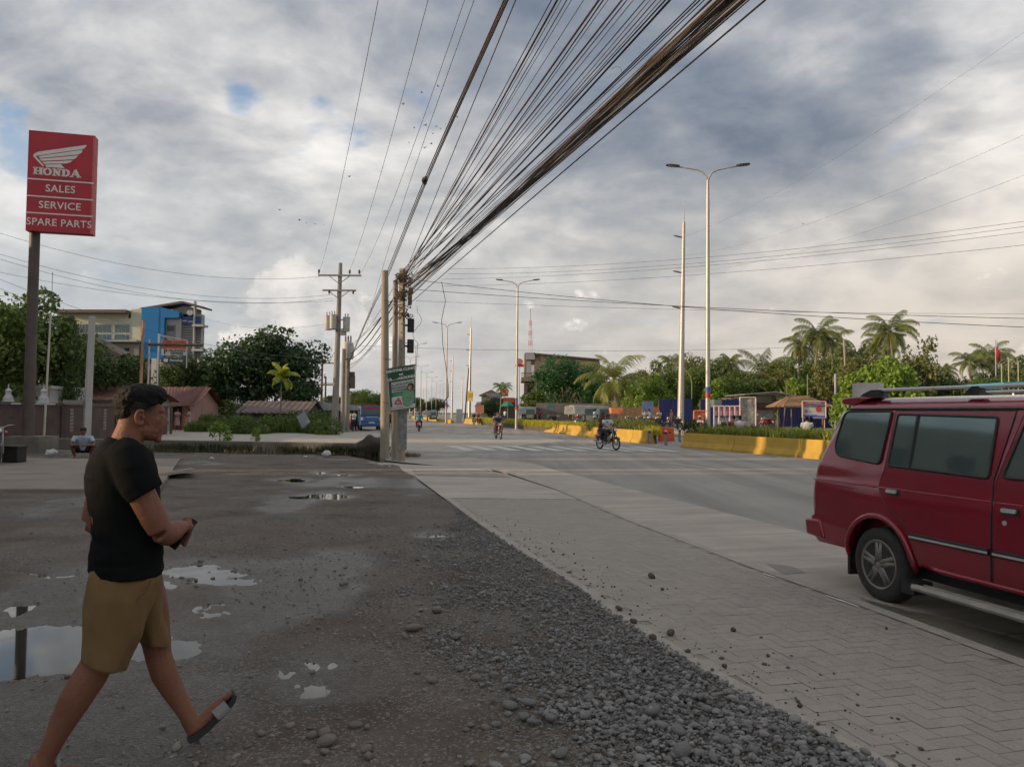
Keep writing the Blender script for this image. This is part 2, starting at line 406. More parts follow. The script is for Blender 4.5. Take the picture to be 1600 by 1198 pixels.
for (x, y), (x2, y2) in zip(cl[:-1], cl[1:]):
    a0, a1 = float(lerp_line(SH, y)), float(lerp_line(SH, y2))
    g.add([(x+.06, y, .004), (a0, y, .004), (a1, y2, .004), (x2+.06, y2, .004)], [(0, 1, 2, 3)])
g.add([(-.56, 21.4, .004), (1.35, 21.4, .004), (.5, 25.3, .004), (-1.6, 27.5, .004), (-4.2, 25.4, .004), (-1.9, 22.7, .004)], [(0, 1, 2, 3, 4, 5)])
tag(g.build('road_edge_strip', M_slab), kind='structure')
M_side = slab_mat('side_road_concrete', (.38, .355, .31), 4, 5.2, 4.5, .3)
g = MB(); g.sheet([(-60, 36), (-9.5, 35), (-6.8, 33), (-2.0, 31), (3.4, 46), (1.2, 55), (-11, 58.5), (-60, 58)], .004); tag(g.build('side_road', M_side), kind='structure')
# zebra bars (one crossing)
M_white = mat('road_paint', (.62, .62, .60), .8, .25, 3., col2=(.42, .41, .39), detail=8)
M_yell = mat('road_paint_yellow', (.45, .33, .10), .8, .25, 3.)
g = MB()
for k in range(10):
    px0 = 720+36*k; q = G(px0+14, 703.5+.25*k); q2 = q+RD*4.6
    w = .27
    g.add([(q.x-w, q.y, .008), (q.x+w, q.y, .008), (q2.x+w, q2.y, .008), (q2.x-w, q2.y, .008)], [(0, 1, 2, 3)])
tag(g.build('zebra_crossing', M_white), kind='structure')
g = MB()
for s in range(-3, 6):
    for off in (0,):
        c0 = Vector((6.0, 22.6, 0))+RD*(s*9.0); c1 = c0+RD*3.
        if 31 < c0.y < 42: continue
        g.add([(c0.x-.06, c0.y, .008), (c0.x+.06, c0.y, .008), (c1.x+.06, c1.y, .008), (c1.x-.06, c1.y, .008)], [(0, 1, 2, 3)])
a0, a1 = G(1010, 696, .008), G(1085, 703, .008)
g.add([tuple(a0), tuple(a0+Vector((0, .22, 0))), tuple(a1+Vector((0, .2, 0))), tuple(a1)], [(0, 1, 2, 3)])
tag(g.build('lane_markings', M_white), kind='structure')

# --- the gravel lot: an uneven sheet with hollows, one still water level under it
PUD = [(-70, 1030, 110, 48, 1.), (40, 1028, 110, 42, 1.), (130, 1005, 120, 22, 1.), (220, 1022, 80, 13, 1.), (275, 1020, 36, 10, .8), (60, 1060, 70, 18, .8),
       (315, 893, 48, 12, 1.), (365, 910, 50, 8, .9), (280, 915, 30, 12, .7), (5, 962, 22, 9, 1.), (470, 1035, 50, 22, .50), (480, 1072, 64, 24, .52), (430, 1055, 44, 18, .46), (515, 1088, 44, 16, .46),
       (512, 776, 30, 4.5, 1.), (465, 779, 18, 2., .75), (530, 774, 16, 2.4, .9), (455, 752, 24, 3.2, .8), (549, 762, 11, 2, .9), (538, 743, 22, 2, .7), (505, 740, 20, 3, .6),
       (678, 841, 26, 4.5, .9), (712, 834, 30, 3, .75), (735, 826, 10, 3, .8), (200, 1110, 90, 18, .42), (330, 960, 60, 16, .45), (80, 898, 60, 4, .5)]
PW = []
for px, py, rx, ry, dp in PUD:
    c = G(px, py); c1 = G(px, py-ry); c2 = G(px, py+ry); PW.append((c.x, c.y, rx*c.y/F, (c1.y-c2.y)/2, dp))
def lot_fields(x, y):
    bas = np.zeros_like(x); wet = np.zeros_like(x)
    wx = x+.5*(fbm(x*1.6, y*1.6, 4, 3, .6)-.5)*np.minimum(1, y/5); wy = y+.6*(fbm(x*1.5, y*1.5, 4, 9, .6)-.5)*np.minimum(1, y/5)
    nzz = .38+1.24*fbm(x*6.5, y*5, 5, 41, .65)
    wet = np.clip(fbm(x*.55+3, y*.4, 4, 91)-.53, 0, 1)*3.2
    for cx, cy, rx, ry, dp in PW:
        r2 = ((wx-cx-(wy-cy)*cx/max(cy, 1)*1.)/rx)**2+((wy-cy)/ry)**2
        bas = np.maximum(bas, dp*np.exp(-r2*.85)*nzz); wet = np.maximum(wet, dp*np.exp(-r2*.30))
    return bas, wet
def lot_h(x, y):
    bas, wet = lot_fields(x, y)
    h = .034+.020*(fbm(x*.9, y*.9, 3, 1)-.5)+.014*(fbm(x*6, y*6, 4, 2, .6)-.5)+.010*(fbm(x*22, y*22, 2, 4)-.5)
    # gravel is heaped along the pavement
    ge = lerp_line(EDGE, y); u = np.clip((x-(ge-1.9))/1.6, 0, 1)
    h = h + .030*u*u*(3-2*u)*np.clip((11-y)/3, 0, 1)
    h = h - .042*np.clip(bas*1.25-.12, 0, 1)**.8
    return h, wet
NY, NXX = 460, 560
ys = np.geomspace(.75, 28.6, NY); VV = []
for y in ys:
    ge = float(lerp_line(EDGE, min(y, 24.1))) if y < 24.1 else -4.2-(y-24.1)*.5
    lim = -(y*.70+.9)
    xs = np.concatenate([np.linspace(-(y*1.1+12), lim, 40, endpoint=False), np.linspace(lim, ge+.03, NXX-40)])
    VV.append(np.stack([xs, np.full(NXX, y)], 1))
VV = np.stack(VV); hx, wt = lot_h(VV[..., 0], VV[..., 1])
V3 = np.concatenate([VV, hx[..., None]], 2).reshape(-1, 3)
idx = np.arange(NY*NXX).reshape(NY, NXX); Q = np.stack([idx[:-1, :-1], idx[:-1, 1:], idx[1:, 1:], idx[1:, :-1]], -1).reshape(-1, 4)
def lot_mat():
    m = mat('lot_earth', (.060, .045, .034), .9, .3, 1.1, 1., 60, col2=(.145, .120, .097), detail=10)
    nt, N, L, b = nodes_of(m)
    at = N.new('ShaderNodeAttribute'); at.attribute_name = 'wet'
    vo = N.new('ShaderNodeTexVoronoi'); vo.inputs['Scale'].default_value = 75; tc = N.new('ShaderNodeTexCoord')
    L.new(tc.outputs['Object'], vo.inputs['Vector'])
    big = N.new('ShaderNodeTexNoise'); big.inputs['Scale'].default_value = .8; big.inputs['Detail'].default_value = 5; L.new(tc.outputs['Object'], big.inputs['Vector'])
    sep = N.new('ShaderNodeSeparateColor'); L.new(vo.outputs['Color'], sep.inputs[0])
    peb = N.new('ShaderNodeMath'); peb.operation = 'GREATER_THAN'; L.new(sep.outputs[0], peb.inputs[0])
    th = N.new('ShaderNodeMapRange'); L.new(big.outputs['Fac'], th.inputs['Value']); th.inputs['From Min'].default_value = .35; th.inputs['From Max'].default_value = .65; th.inputs['To Min'].default_value = .98; th.inputs['To Max'].default_value = .55
    L.new(th.outputs[0], peb.inputs[1])
    pc = N.new('ShaderNodeMix'); pc.data_type = 'RGBA'; pc.inputs['A'].default_value = (.13, .125, .115, 1); pc.inputs['B'].default_value = (.20, .19, .175, 1); L.new(sep.outputs[1], pc.inputs['Factor'])
    old = b.inputs['Base Color'].links[0].from_socket
    mx = N.new('ShaderNodeMix'); mx.data_type = 'RGBA'; L.new(peb.outputs[0], mx.inputs['Factor']); L.new(old, mx.inputs['A']); L.new(pc.outputs['Result'], mx.inputs['B'])
    wr = N.new('ShaderNodeMapRange'); L.new(at.outputs['Fac'], wr.inputs['Value']); wr.inputs['From Min'].default_value = .1; wr.inputs['From Max'].default_value = .6; wr.inputs['To Min'].default_value = 1.; wr.inputs['To Max'].default_value = .55
    sc = N.new('ShaderNodeVectorMath'); sc.operation = 'SCALE'; L.new(mx.outputs['Result'], sc.inputs[0]); L.new(wr.outputs[0], sc.inputs['Scale']); L.new(sc.outputs[0], b.inputs['Base Color'])
    rr = N.new('ShaderNodeMapRange'); L.new(at.outputs['Fac'], rr.inputs['Value']); rr.inputs['From Min'].default_value = .12; rr.inputs['From Max'].default_value = .6; rr.inputs['To Min'].default_value = .92; rr.inputs['To Max'].default_value = .28; L.new(rr.outputs[0], b.inputs['Roughness'])
    bp = N.new('ShaderNodeBump'); bp.inputs['Distance'].default_value = .008; bp.inputs['Strength'].default_value = .7
    vd = N.new('ShaderNodeMath'); vd.operation = 'SUBTRACT'; vd.inputs[0].default_value = .6; L.new(vo.outputs['Distance'], vd.inputs[1])
    L.new(vd.outputs[0], bp.inputs['Height']); L.new(b.inputs['Normal'].links[0].from_socket, bp.inputs['Normal']); L.new(bp.outputs[0], b.inputs['Normal'])
    return m
lot = npmesh('gravel_lot', V3, Q, lot_mat(), smooth=True); tag(lot, kind='structure')
at = lot.data.attributes.new('wet', 'FLOAT', 'POINT'); at.data.foreach_set('value', wt.ravel().astype(np.float32))
Mw = mat('puddle_water', (.02, .018, .014), .03, .1, 2., spec=.5); Mw.node_tree.nodes['Principled BSDF'].inputs['IOR'].default_value = 1.42
g = MB(); g.sheet([(-44, .6), (1.6, .6), (.4, 6.4), (-.9, 10.5), (-3.4, 20), (-4.5, 27.8), (-44, 27.8)], .0125)
tag(g.build('water', Mw), kind='structure')
# --- pavement of pavers with mortar, kerb and plain slabs
M_pav = mat('paver', (.335, .305, .265), .88, .2, 2.2, .35, 120, col2=(.275, .25, .22), island=.45)
M_mort = mat('paver_joint', (.235, .213, .185), .95, .2, 3)
cs = [p for p in CURB if p[1] < 14.2]+[(float(lerp_line(CURB, 14.2)), 14.2)]; es = [p for p in EDGE if p[1] < 14.2]+[(float(lerp_line(EDGE, 14.2)), 14.2)]
def ribbon(mb, y0, y1, off0, off1, z, n=60, A=EDGE, B=CURB):
    ysr = np.linspace(y0, y1, n)
    for k in range(n-1):
        p = [(float(lerp_line(A, ysr[k]))+off0, ysr[k]), (float(lerp_line(B, ysr[k]))+off1, ysr[k]), (float(lerp_line(B, ysr[k+1]))+off1, ysr[k+1]), (float(lerp_line(A, ysr[k+1]))+off0, ysr[k+1])]
        if isinstance(z, (int, float)): z0 = z1 = z
        else: z0, z1 = z(ysr[k]), z(ysr[k+1])
        mb.add([(*p[0], z0), (*p[1], z0), (*p[2], z1), (*p[3], z1)], [(0, 1, 2, 3)])
PZ = .062
g = MB(); ribbon(g, -6.5, 13.9, 0, -.02, PZ-.003)
g.cur = 0; ribbon(g, -6.5, 13.9, 0, 0, lambda y: 0, 2) if 0 else None
tag(g.build('paver_bed', M_mort), kind='structure')
w = .102; ang = math.atan2(-.2535, .967)
T = []
def inside(x, y): return -1 < y < 13.8 and float(lerp_line(EDGE, y))+.11 < x < float(lerp_line(CURB, y))-.13
ca, sa = math.cos(-ang*1.0), math.sin(-ang*1.0)
pv, pf = [], []
for a_ in range(-190, 190):
    for b_ in range(-95, 95):
        bx, by = a_*1+b_*2, a_*1-b_*2
        for (x0, y0, dx, dy) in ((bx, by, 2, 1), (bx, by+1, 1, 2)):
            cx, cy = (x0+dx/2)*w, (y0+dy/2)*w
            X_, Y_ = cx*ca+cy*sa*-1+1.4, cx*sa+cy*ca+6.0
            X_, Y_ = cx*.967+cy*(-.2535)+1.4, cx*.2535+cy*.967+6.
            if not inside(X_, Y_): continue
            gx, gy = dx*w/2-.0017, dy*w/2-.0017; dz = random.uniform(-.0008, .0012); o_ = len(pv)
            for sx_, sy_ in ((-1, -1), (1, -1), (1, 1), (-1, 1)):
                lx, ly = sx_*gx, sy_*gy
                pv.append((X_+lx*.967-ly*.2535, Y_+lx*.2535+ly*.967, PZ+dz))
            pf.append((o_, o_+1, o_+2, o_+3))
tag(npmesh('paved_footway', pv, pf, M_pav), kind='structure')
M_kerb = mat('kerb_concrete', (.38, .35, .30), .85, .25, 5, .5, 60, col2=(.28, .26, .23))
g = MB(); ribbon(g, -6.5, 21.4, -.13, 0.0, PZ+.004, 90, CURB, CURB)
def wall_strip(mb, line, off, z0, z1, y0, y1, n=90):
    q = np.linspace(y0, y1, n)
    for k in range(n-1):
        a_, b_ = float(lerp_line(line, q[k]))+off, float(lerp_line(line, q[k+1]))+off
        mb.add([(a_, q[k], z0), (b_, q[k+1], z0), (b_, q[k+1], z1), (a_, q[k], z1)], [(0, 1, 2, 3)])
wall_strip(g, CURB, 0, 0, PZ+.004, -6.5, 21.4)
tag(g.build('kerb', M_kerb), kind='structure')
g = MB(); ribbon(g, -6.5, 13.9, -.005, .11, PZ+.003, 70, EDGE, EDGE); wall_strip(g, EDGE, -.005, 0, PZ+.003, -6.5, 13.9)
tag(g.build('footway_edging', M_kerb), kind='structure')
M_sl2 = slab_mat('footway_slab', (.38, .345, .30), -14.7, 0, 3.1, .3)
g = MB(); ribbon(g, 13.9, 21.4, -.02, -.13, lambda y: PZ+.001-(y-13.9)/7.5*.03, 50)
g.add([(-3.2, 21.4, .033), (-.75, 21.4, .033), (-1.9, 22.5, .03), (-3.2, 23.2, .03), (-4.15, 24.0, .03), (-6.2, 27.3, .02), (-5.2, 27.3, .02), (-4.3, 27.0, .02)], [(0, 1, 2, 3, 4, 5)])
tag(g.build('footway_slabs', M_sl2), kind='structure')
g = MB(); g.add([(-2.3, 19.0, .052), (.0, 18.6, .052), (-.6, 20.8, .045), (-2.65, 20.6, .045)], [(0, 1, 2, 3)])
tag(g.build('footway_patch', mat('patch_concrete', (.27, .25, .22), .9, .2, 3)), kind='structure')
g = MB()
for (pa, pb) in (((1193, 897), (1213, 903)), ((1290, 931), (1341, 948))):
    A_, B_ = G(*pa, PZ), G(*pb, PZ); t_ = Vector((0, .055, 0))
    g.add([(A_.x, A_.y-.03, PZ+.008), (B_.x, B_.y-.045, PZ+.008), (B_.x, B_.y+.045, PZ+.008), (A_.x, A_.y+.04, PZ+.008)], [(0, 1, 2, 3)])
tag(g.build('kerb_paint', mat('kerb_white', (.62, .6, .55), .7, .3, 12)), kind='structure')

def stain(name, pts, z, m, seed=0):
    g = MB(); c = sum((Vector(p) for p in pts), Vector((0, 0)))/len(pts); out = []
    for i in range(len(pts)):
        a_, b_ = Vector(pts[i]), Vector(pts[(i+1) % len(pts)])
        for k in range(8):
            q = a_.lerp(b_, k/8); q = c+(q-c)*(1+.28*mnoise.noise(Vector((q.x*2.2, q.y*2.2, seed)))+.10*mnoise.noise(Vector((q.x*9, q.y*9, seed)))); out.append((q.x, q.y))
    g.sheet(out, z); return tag(g.build(name, m), kind='structure')
M_damp = mat('damp_concrete', (.105, .095, .08), .42, .25, 3., .3, 40, col2=(.16, .145, .122), detail=8)
stain('gutter_damp', [tuple(G(x, y).xy) for x, y in ((1345, 935), (1400, 950), (1500, 975), (1640, 1012), (1640, 1050), (1480, 1000), (1370, 960))], .008, M_damp)
stain('gutter_damp', [tuple(G(x, y).xy) for x, y in ((1195, 880), (1240, 886), (1262, 895), (1225, 898))], .008, M_damp, 5)
stain('asphalt_patch', [tuple(G(x, y).xy) for x, y in ((905, 790), (950, 800), (962, 806), (915, 800))], .0085, M_damp, 7)
# --- stones
def ico(sub=1):
    bm = bmesh.new(); bmesh.ops.create_icosphere(bm, subdivisions=sub, radius=1); V = np.array([v.co[:] for v in bm.verts]); Fc = np.array([[v.index for v in f.verts] for f in bm.faces]); bm.free(); return V, Fc
I1 = ico(1); I2 = ico(2); I3 = ico(3)
def stones(pts, rad, flat=(.42, .75), base=I2, seed=1, sink=.15, zf=None):
    r_ = np.random.default_rng(seed); V, Fc = base; n = len(pts); nv = len(V)
    out = np.empty((n, nv, 3)); Vb = V.copy()
    vars_ = []
    for k in range(14):                                     # 14 worn shapes, each stone turned and stretched its own way
        a_ = r_.normal(size=(4, 3)); a_ /= np.linalg.norm(a_, axis=1)[:, None]; d_ = 1+sum(.10*np.maximum(0, V@q)**2*s_ for q, s_ in zip(a_, r_.uniform(-1.6, 1., 4)))
        vars_.append(V*d_[:, None])
    vars_ = np.array(vars_); k = r_.integers(0, 14, n)
    S = np.stack([r_.uniform(.8, 1.35, n), r_.uniform(.65, 1., n), r_.uniform(*flat, n)], 1)*rad[:, None]
    th = r_.uniform(0, 2*math.pi, n); ti = r_.normal(0, .22, n); ti2 = r_.normal(0, .22, n)
    out = vars_[k]*S[:, None, :]
    x, y, z = out[..., 0], out[..., 1], out[..., 2]
    y, z = y*np.cos(ti)[:, None]-z*np.sin(ti)[:, None], y*np.sin(ti)[:, None]+z*np.cos(ti)[:, None]
    x, z = x*np.cos(ti2)[:, None]-z*np.sin(ti2)[:, None], x*np.sin(ti2)[:, None]+z*np.cos(ti2)[:, None]
    x, y = x*np.cos(th)[:, None]-y*np.sin(th)[:, None], x*np.sin(th)[:, None]+y*np.cos(th)[:, None]
    zz = pts[:, 2]+S[:, 2]*(1-sink)-.001
    out = np.stack([x+pts[:, 0, None], y+pts[:, 1, None], z+zz[:, None]], -1)
    return out.reshape(-1, 3), (Fc[None]+(np.arange(n)*nv)[:, None, None]).reshape(-1, 3)
M_peb = mat('pebble', (.27, .265, .26), .85, .2, 3., .4, 90, col2=(.115, .115, .115), island=.75)
M_peb2 = mat('pebble_brown', (.28, .26, .235), .85, .2, 3., .4, 90, col2=(.12, .105, .09), island=.75)
def zone(x, y):          # how thickly gravel lies, 0..1
    ge = lerp_line(EDGE, y); wdt = np.interp(y, [2, 3.5, 5, 7, 9, 11, 13], [1.9, 1.75, 1.35, 1.35, 1.15, .35, .0])
    u = (ge-x)/np.maximum(wdt, .01)+(fbm(x*2.2, y*2.2, 3, 31)-.5)*.9
    return np.where(x < ge+.02, np.clip((1.2-u)/.75, 0, 1)**1.4, 0)*(wdt > .02)*np.clip((fbm(x*1.7+9, y*1.7, 3, 63)-.30)*5, .4, 1)
n = 260000; y = rng.uniform(1.6, 12.5, n)**1; x = lerp_line(EDGE, y)-rng.uniform(-.02, 2.3, n)
keep = rng.uniform(size=n) < zone(x, y)*np.interp(y, [2, 4, 8, 12], [.62, .55, .42, .3]); x, y = x[keep], y[keep]
rad = np.clip(rng.lognormal(math.log(.0067), .5, len(x)), .0035, .028)*np.interp(y, [2, 4, 6, 12], [1.3, 1.12, 1.0, 1.0])
h, _ = lot_h(x, y); hz_ = h+np.clip(rng.normal(.004, .009, len(x)), -.004, .03)
ps = np.stack([x, y, hz_], 1); near = (y < 4.4) & (rad > .011)
Va, Fa = stones(ps[near], rad[near], base=I2, seed=2, sink=.3); Vb_, Fb = stones(ps[~near], rad[~near], base=I1, seed=3, sink=.3)
tag(npmesh('gravel', np.concatenate([Va, Vb_]), np.concatenate([Fa, Fb+len(Va)]), M_peb, smooth=True), 'grey river gravel heaped along the footway edge', 'gravel', kind='stuff')
# thinly strewn stones over the lot
n = 36000; y = 1.7+15*rng.beta(1.1, 2.0, n); x = rng.uniform(-1, 1, n)*(y*.75+.4)
ge = lerp_line(EDGE, y); dens = (.10+.9*np.clip(fbm(x*.9, y*.9, 3, 55)-.42, 0, 1)*4)*np.clip(1.5-(ge-x)/4.5, .22, 1.2)
keep = (rng.uniform(size=n) < dens*.6) & (x < ge-.03); x, y = x[keep], y[keep]; h, wt_ = lot_h(x, y)
ok = h > .008; x, y, h = x[ok], y[ok], h[ok]
rad = np.clip(rng.lognormal(math.log(.008), .5, len(x)), .0035, .03)
Va, Fa = stones(np.stack([x, y, h], 1), rad, base=I1, seed=5, sink=.5)
tag(npmesh('strewn_gravel', Va, Fa, M_peb2, smooth=True), 'small stones thinly strewn over the brown lot', 'gravel', kind='stuff')
# crumbs of earth and grit on the footway
n = 420; y = 2.5+10*rng.beta(1.2, 1.6, n); x = lerp_line(EDGE, y)+.05+np.abs(rng.normal(0, .32, n)); ok = x < lerp_line(CURB, y)-.1
x, y = x[ok], y[ok]; Va, Fa = stones(np.stack([x, y, np.full(len(x), PZ+.001)], 1), np.clip(rng.lognormal(math.log(.006), .5, len(x)), .003, .02), base=I1, seed=8, sink=.3)
tag(npmesh('grit', Va, Fa, mat('grit', (.10, .09, .075), .95, .3, 5, island=.6), smooth=True), 'crumbs of dark earth and grit on the footway pavers', 'grit', kind='stuff')
# single stones large enough to pick out: px, py, half width in px, what it is
SP = [(508, 1150, 13, 'largest of three round stones lying close together in the lower middle'), (487, 1153, 10, 'left of three round stones lying close together'), (510, 1163, 13, 'flat round stone nearest the camera of the touching three'),
      (507, 1178, 8, 'small stone just below the three touching stones'), (556, 1137, 9, 'flat pale stone right of the three round ones'), (574, 1139, 7, 'small round stone beside the flat pale one'), (572, 1175, 9, 'round stone low in the middle near the bottom edge'), (575, 1187, 10, 'round stone at the bottom edge below another'),
      (682, 959, 10, 'lone brown stone lying on the bare lot'), (646, 987, 13, 'long thin pale stone sunk in the lot'), (675, 1068, 10, 'oval stone at the edge of the strewn gravel'), (652, 1052, 7, 'wedge shaped pale stone on the lot'),
      (745, 1065, 10, 'angular dark stone at the gravel edge'), (797, 1110, 13, 'wide pale stone in a group of three on the gravel'), (825, 1107, 11, 'egg shaped pale stone right in the group of three'), (818, 1129, 11, 'round pale stone just below the group of three'), (833, 1136, 9, 'grey stone right of the round pale one'),
      (861, 1134, 11, 'round dark grey stone on the gravel'), (775, 1136, 9, 'oval grey stone left of the round pale one'), (758, 1141, 8, 'small oval stone in the thin gravel'), (735, 1136, 7, 'flat small stone in the thin gravel'),
      (1020, 1127, 13, 'large pale oval stone in the thick gravel'), (1060, 1158, 12, 'wide pale oval stone low in the thick gravel'), (1104, 1125, 11, 'round stone near the footway edging'), (1128, 1173, 12, 'round stone low by the footway edging'), (915, 1130, 11, 'flat grey stone in the middle of the gravel'), (985, 1105, 9, 'small oval stone in the thick gravel'),
      (1065, 1193, 18, 'broad flat stone at the bottom edge'), (920, 1103, 10, 'grey stone above the flat one in the gravel'), (713, 1000, 8, 'pale stone at the edge of the gravel heap')]
prot = None
for i, (px, py, hw, lab) in enumerate(SP):
    c = G(px, py, .03); r0 = hw*c.y/F*.95
    V_, F_ = stones(np.array([[0, 0, 0.]]), np.array([r0]), flat=(.5, .72), base=I3, seed=100+i, sink=.3)
    o = npmesh('stone', V_, F_, M_peb2 if px < 760 else M_peb, smooth=True); hh, _ = lot_h(np.array([c.x]), np.array([c.y])); o.location = (c.x, c.y, float(hh[0])+(.012 if px > 800 else 0))
    tag(o, lab, 'stone', 'single stones on the lot')
CP = [(1018, 899, 7, 'largest dark clod of earth high on the footway'), (1146, 983, 5.5, 'lone dark clod in the middle of the pavers'), (990, 970, 6, 'dark clod at the gravel edge of the footway'), (1020, 996, 8, 'crumbled clod beside the row of crumbs'), (1035, 920, 3.5, 'small clod below the largest one'), (1048, 987, 7, 'flat crumbled clod in the row of crumbs'),
      (1250, 1102, 4.5, 'small clod low on the right of the pavers'), (1200, 1024, 3.5, 'tiny clod right of the middle of the pavers'), (1075, 1017, 4, 'small clod near the edging strip'), (968, 951, 5, 'small clod where gravel meets the footway'), (1132, 1040, 4, 'clod among crumbs near the edging'), (1113, 1046, 3.5, 'smaller clod left of another near the edging'), (1275, 1145, 6, 'dark clod at the far lower right of the gravel'), (1385, 981, 3, 'tiny clod near the kerb below the red vehicle'), (965, 948, 4, 'crumb of earth touching the gravel edge')]
M_clod = mat('clod', (.085, .075, .062), .95, .3, 20, .8, 60)
for i, (px, py, hw, lab) in enumerate(CP):
    c = G(px, py+hw*.6, PZ); V_, F_ = stones(np.array([[0, 0, 0.]]), np.array([hw*c.y/F*.95]), flat=(.65, .9), base=I2, seed=200+i, sink=.15)
    V_ += rng.normal(0, .0012, V_.shape)
    o = npmesh('clod', V_, F_, M_clod, smooth=True); o.location = (c.x, c.y, PZ+.001); tag(o, lab, 'clod', 'clods of earth on the footway')
# ================================================================== STREET FURNITURE, POLES AND WIRES
M_steel = mat('galvanised', (.50, .50, .50), .38, .1, 2., metal=.75)
M_steelw = mat('painted_pole_white', (.40, .385, .37), .4, .12, .8, metal=.35)
M_lampd = mat('lamp_dark', (.06, .06, .065), .5, .1, 4, metal=.5)
M_lens = mat('lamp_lens', (.35, .35, .33), .3, .1, 4)
M_polec = mat('pole_concrete', (.36, .32, .26), .85, .22, 1.2, .4, 25, col2=(.25, .225, .185), stretch=(3, 3, .5))
M_polew = mat('pole_aged', (.30, .285, .26), .85, .22, 1.2, .4, 25, col2=(.20, .19, .17), stretch=(3, 3, .5))
M_wood = mat('pole_wood', (.16, .11, .075), .85, .3, 2, .4, 20, stretch=(4, 4, .4))
M_black = mat('black_rubber', (.018, .018, .018), .6, .2, 4)
M_tank = mat('transformer_grey', (.42, .42, .40), .5, .15, 4, .1)
M_ins = mat('insulator', (.10, .05, .035), .25, .2, 4)
M_blue = mat('band_blue', (.02, .10, .42), .5, .1, 4)
M_red = mat('band_red', (.50, .02, .03), .5, .1, 4)

def make_lamp():
    t = empty('street_lamp')
    g = MB(); g.lathe((0, 0, 0), [(.19, 0), (.19, .04), (.14, .05), (.125, 1.), (.115, 5.), (.10, 9.), (.085, 13.1), (.07, 13.75)], 20); g.build('pole', M_steelw, t, True, angle=40)
    g = MB(); g.box((0, 0, .02), (.5, .5, .05))
    for i in (-1, 1):
        for j in (-1, 1): g.cyl((i*.19, j*.19, .03), (i*.19, j*.19, .12), .02, n=6)
    g.build('base_plate', M_steel, t)
    for s, nm in ((-1, 'arm'), (1, 'arm')):
        g = MB(); g.tube([(0, 0, 13.6), (s*.06, 0, 13.85), (s*.22, 0, 14.12), (s*.5, 0, 14.26), (s*1.0, 0, 14.36), (s*1.55, 0, 14.45)], [.055, .05, .045, .042, .04, .036], 10); a_ = g.build(nm, M_steelw, t, True)
        h = empty_mesh_head(s); h.parent = t
    return t
def empty_mesh_head(s):
    g = MB(); g.prism([(1.45, -.06), (1.6, -.13), (1.95, -.16), (2.12, -.10), (2.15, 0), (2.12, .10), (1.95, .16), (1.6, .13), (1.45, .06)], 0, 1, lambda x, y, h: (s*x, y, 14.43+(x-1.45)*.12+h*(.09-.03*(x-1.45)/.7)))
    o = g.build('lamp_head', M_lampd)
    g = MB(); g.prism([(1.65, -.10), (2.05, -.09), (2.05, .09), (1.65, .10)], 0, 1, lambda x, y, h: (s*x, y, 14.415+(x-1.45)*.12-h*.012)); g.build('lens', M_lens, o)
    return o
lampA = make_lamp()
LAMPS = [(1106, 39.3), (807, 74), (697, 110), (648, 144)]
ORD = ['nearest tall silver street lamp by the bollards, with a blue and red band', 'second tall double arm street lamp behind the yellow barrier with a blue and red band', 'third tall double arm street lamp standing past the junction', 'fourth street lamp, right of the green clinic banner']
for i, (px, Y) in enumerate(LAMPS):
    x = PX(px, Y); L_ = lampA if i == 0 else copy_tree(lampA)
    L_.location = (x, Y, .0); L_.rotation_euler = (0, 0, R(-4)); tag(L_, ORD[i], 'street lamp', 'double arm street lamps along the median')
    if i < 2:
        zb = {0: 2.75, 1: 2.2}[i]
        g = MB(); g.tube([(0, 0, zb), (0, 0, zb+.28)], [.128, .127], 20); g.build('blue_band', M_blue, L_); g = MB(); g.tube([(0, 0, zb-.28), (0, 0, zb)], [.129, .128], 20); g.build('red_band', M_red, L_)
# far lamps, where the road bends to the right
far_px = [(640, 178, 'left of'), (657, 212, ''), (666, 246, ''), (674, 280, ''), (681, 316, ''), (687, 352, ''), (692, 390, ''), (661, 430, ''), (670, 470, ''), (678, 520, '')]
for i, (px, Y, _) in enumerate(far_px):
    c = copy_tree(lampA); c.location = (PX(px, Y), Y, 0); c.rotation_euler = (0, 0, R(-4)); c.scale = (1.0, 1.0, 1.)
    tag(c, 'distant thin street lamp among the row of posts towards the horizon', 'street lamp', 'double arm street lamps along the median')
# transmission poles of white steel with stub insulators
def make_trans():
    t = empty('transmission_pole')
    g = MB(); g.lathe((0, 0, 0), [(.30, 0), (.27, 2), (.20, 9), (.13, 17.), (.115, 17.3)], 12); g.build('pole', M_steelw, t, True, angle=20)
    g = MB(); g.cyl((0, 0, 17.3), (0.05, 0, 19.3), .045, .02, 8); g.build('lightning_rod', M_steel, t)
    for z in (16., 13.1, 10.2):
        g = MB(); g.tube([(0, 0, z), (-.25, 0, z+.03), (-.85, 0, z+.12)], [.05, .05, .03], 8)
        for k in range(5): g.ell((-.3-.1*k, 0, z+.04+.017*k), (.03, .085, .085), nu=8, nv=5)
        g.build('insulator_arm', M_ins, t, True)
    return t
tp = make_trans()
for i, (px, Y, s, lab) in enumerate([(1063, 62, 1.0, 'nearest tall white steel transmission pole with three stub insulators'), (733.5, 142, 1., 'second white transmission pole, with a yellow sign low on it'), (706, 216, 1., 'thin far white transmission pole left of the one with the yellow sign'), (722, 330, 1, 'farthest thin transmission pole between the two white ones')]):
    t = tp if i == 0 else copy_tree(tp); t.location = (PX(px, Y), Y, 0); t.rotation_euler = (0, R(.9 if i == 0 else .3), R(6)); tag(t, lab, 'utility pole', 'white steel transmission poles')
q = P(734, 657, 141.4); g = MB(); g.box((q.x, 141.3, 4.6), (1.1, .08, 1.9)); s_ = tag(g.build('yellow_sign', mat('sign_yellow', (.80, .70, .25), .6, .15, 2)), 'small yellow and white sign on the second white transmission pole', 'sign')
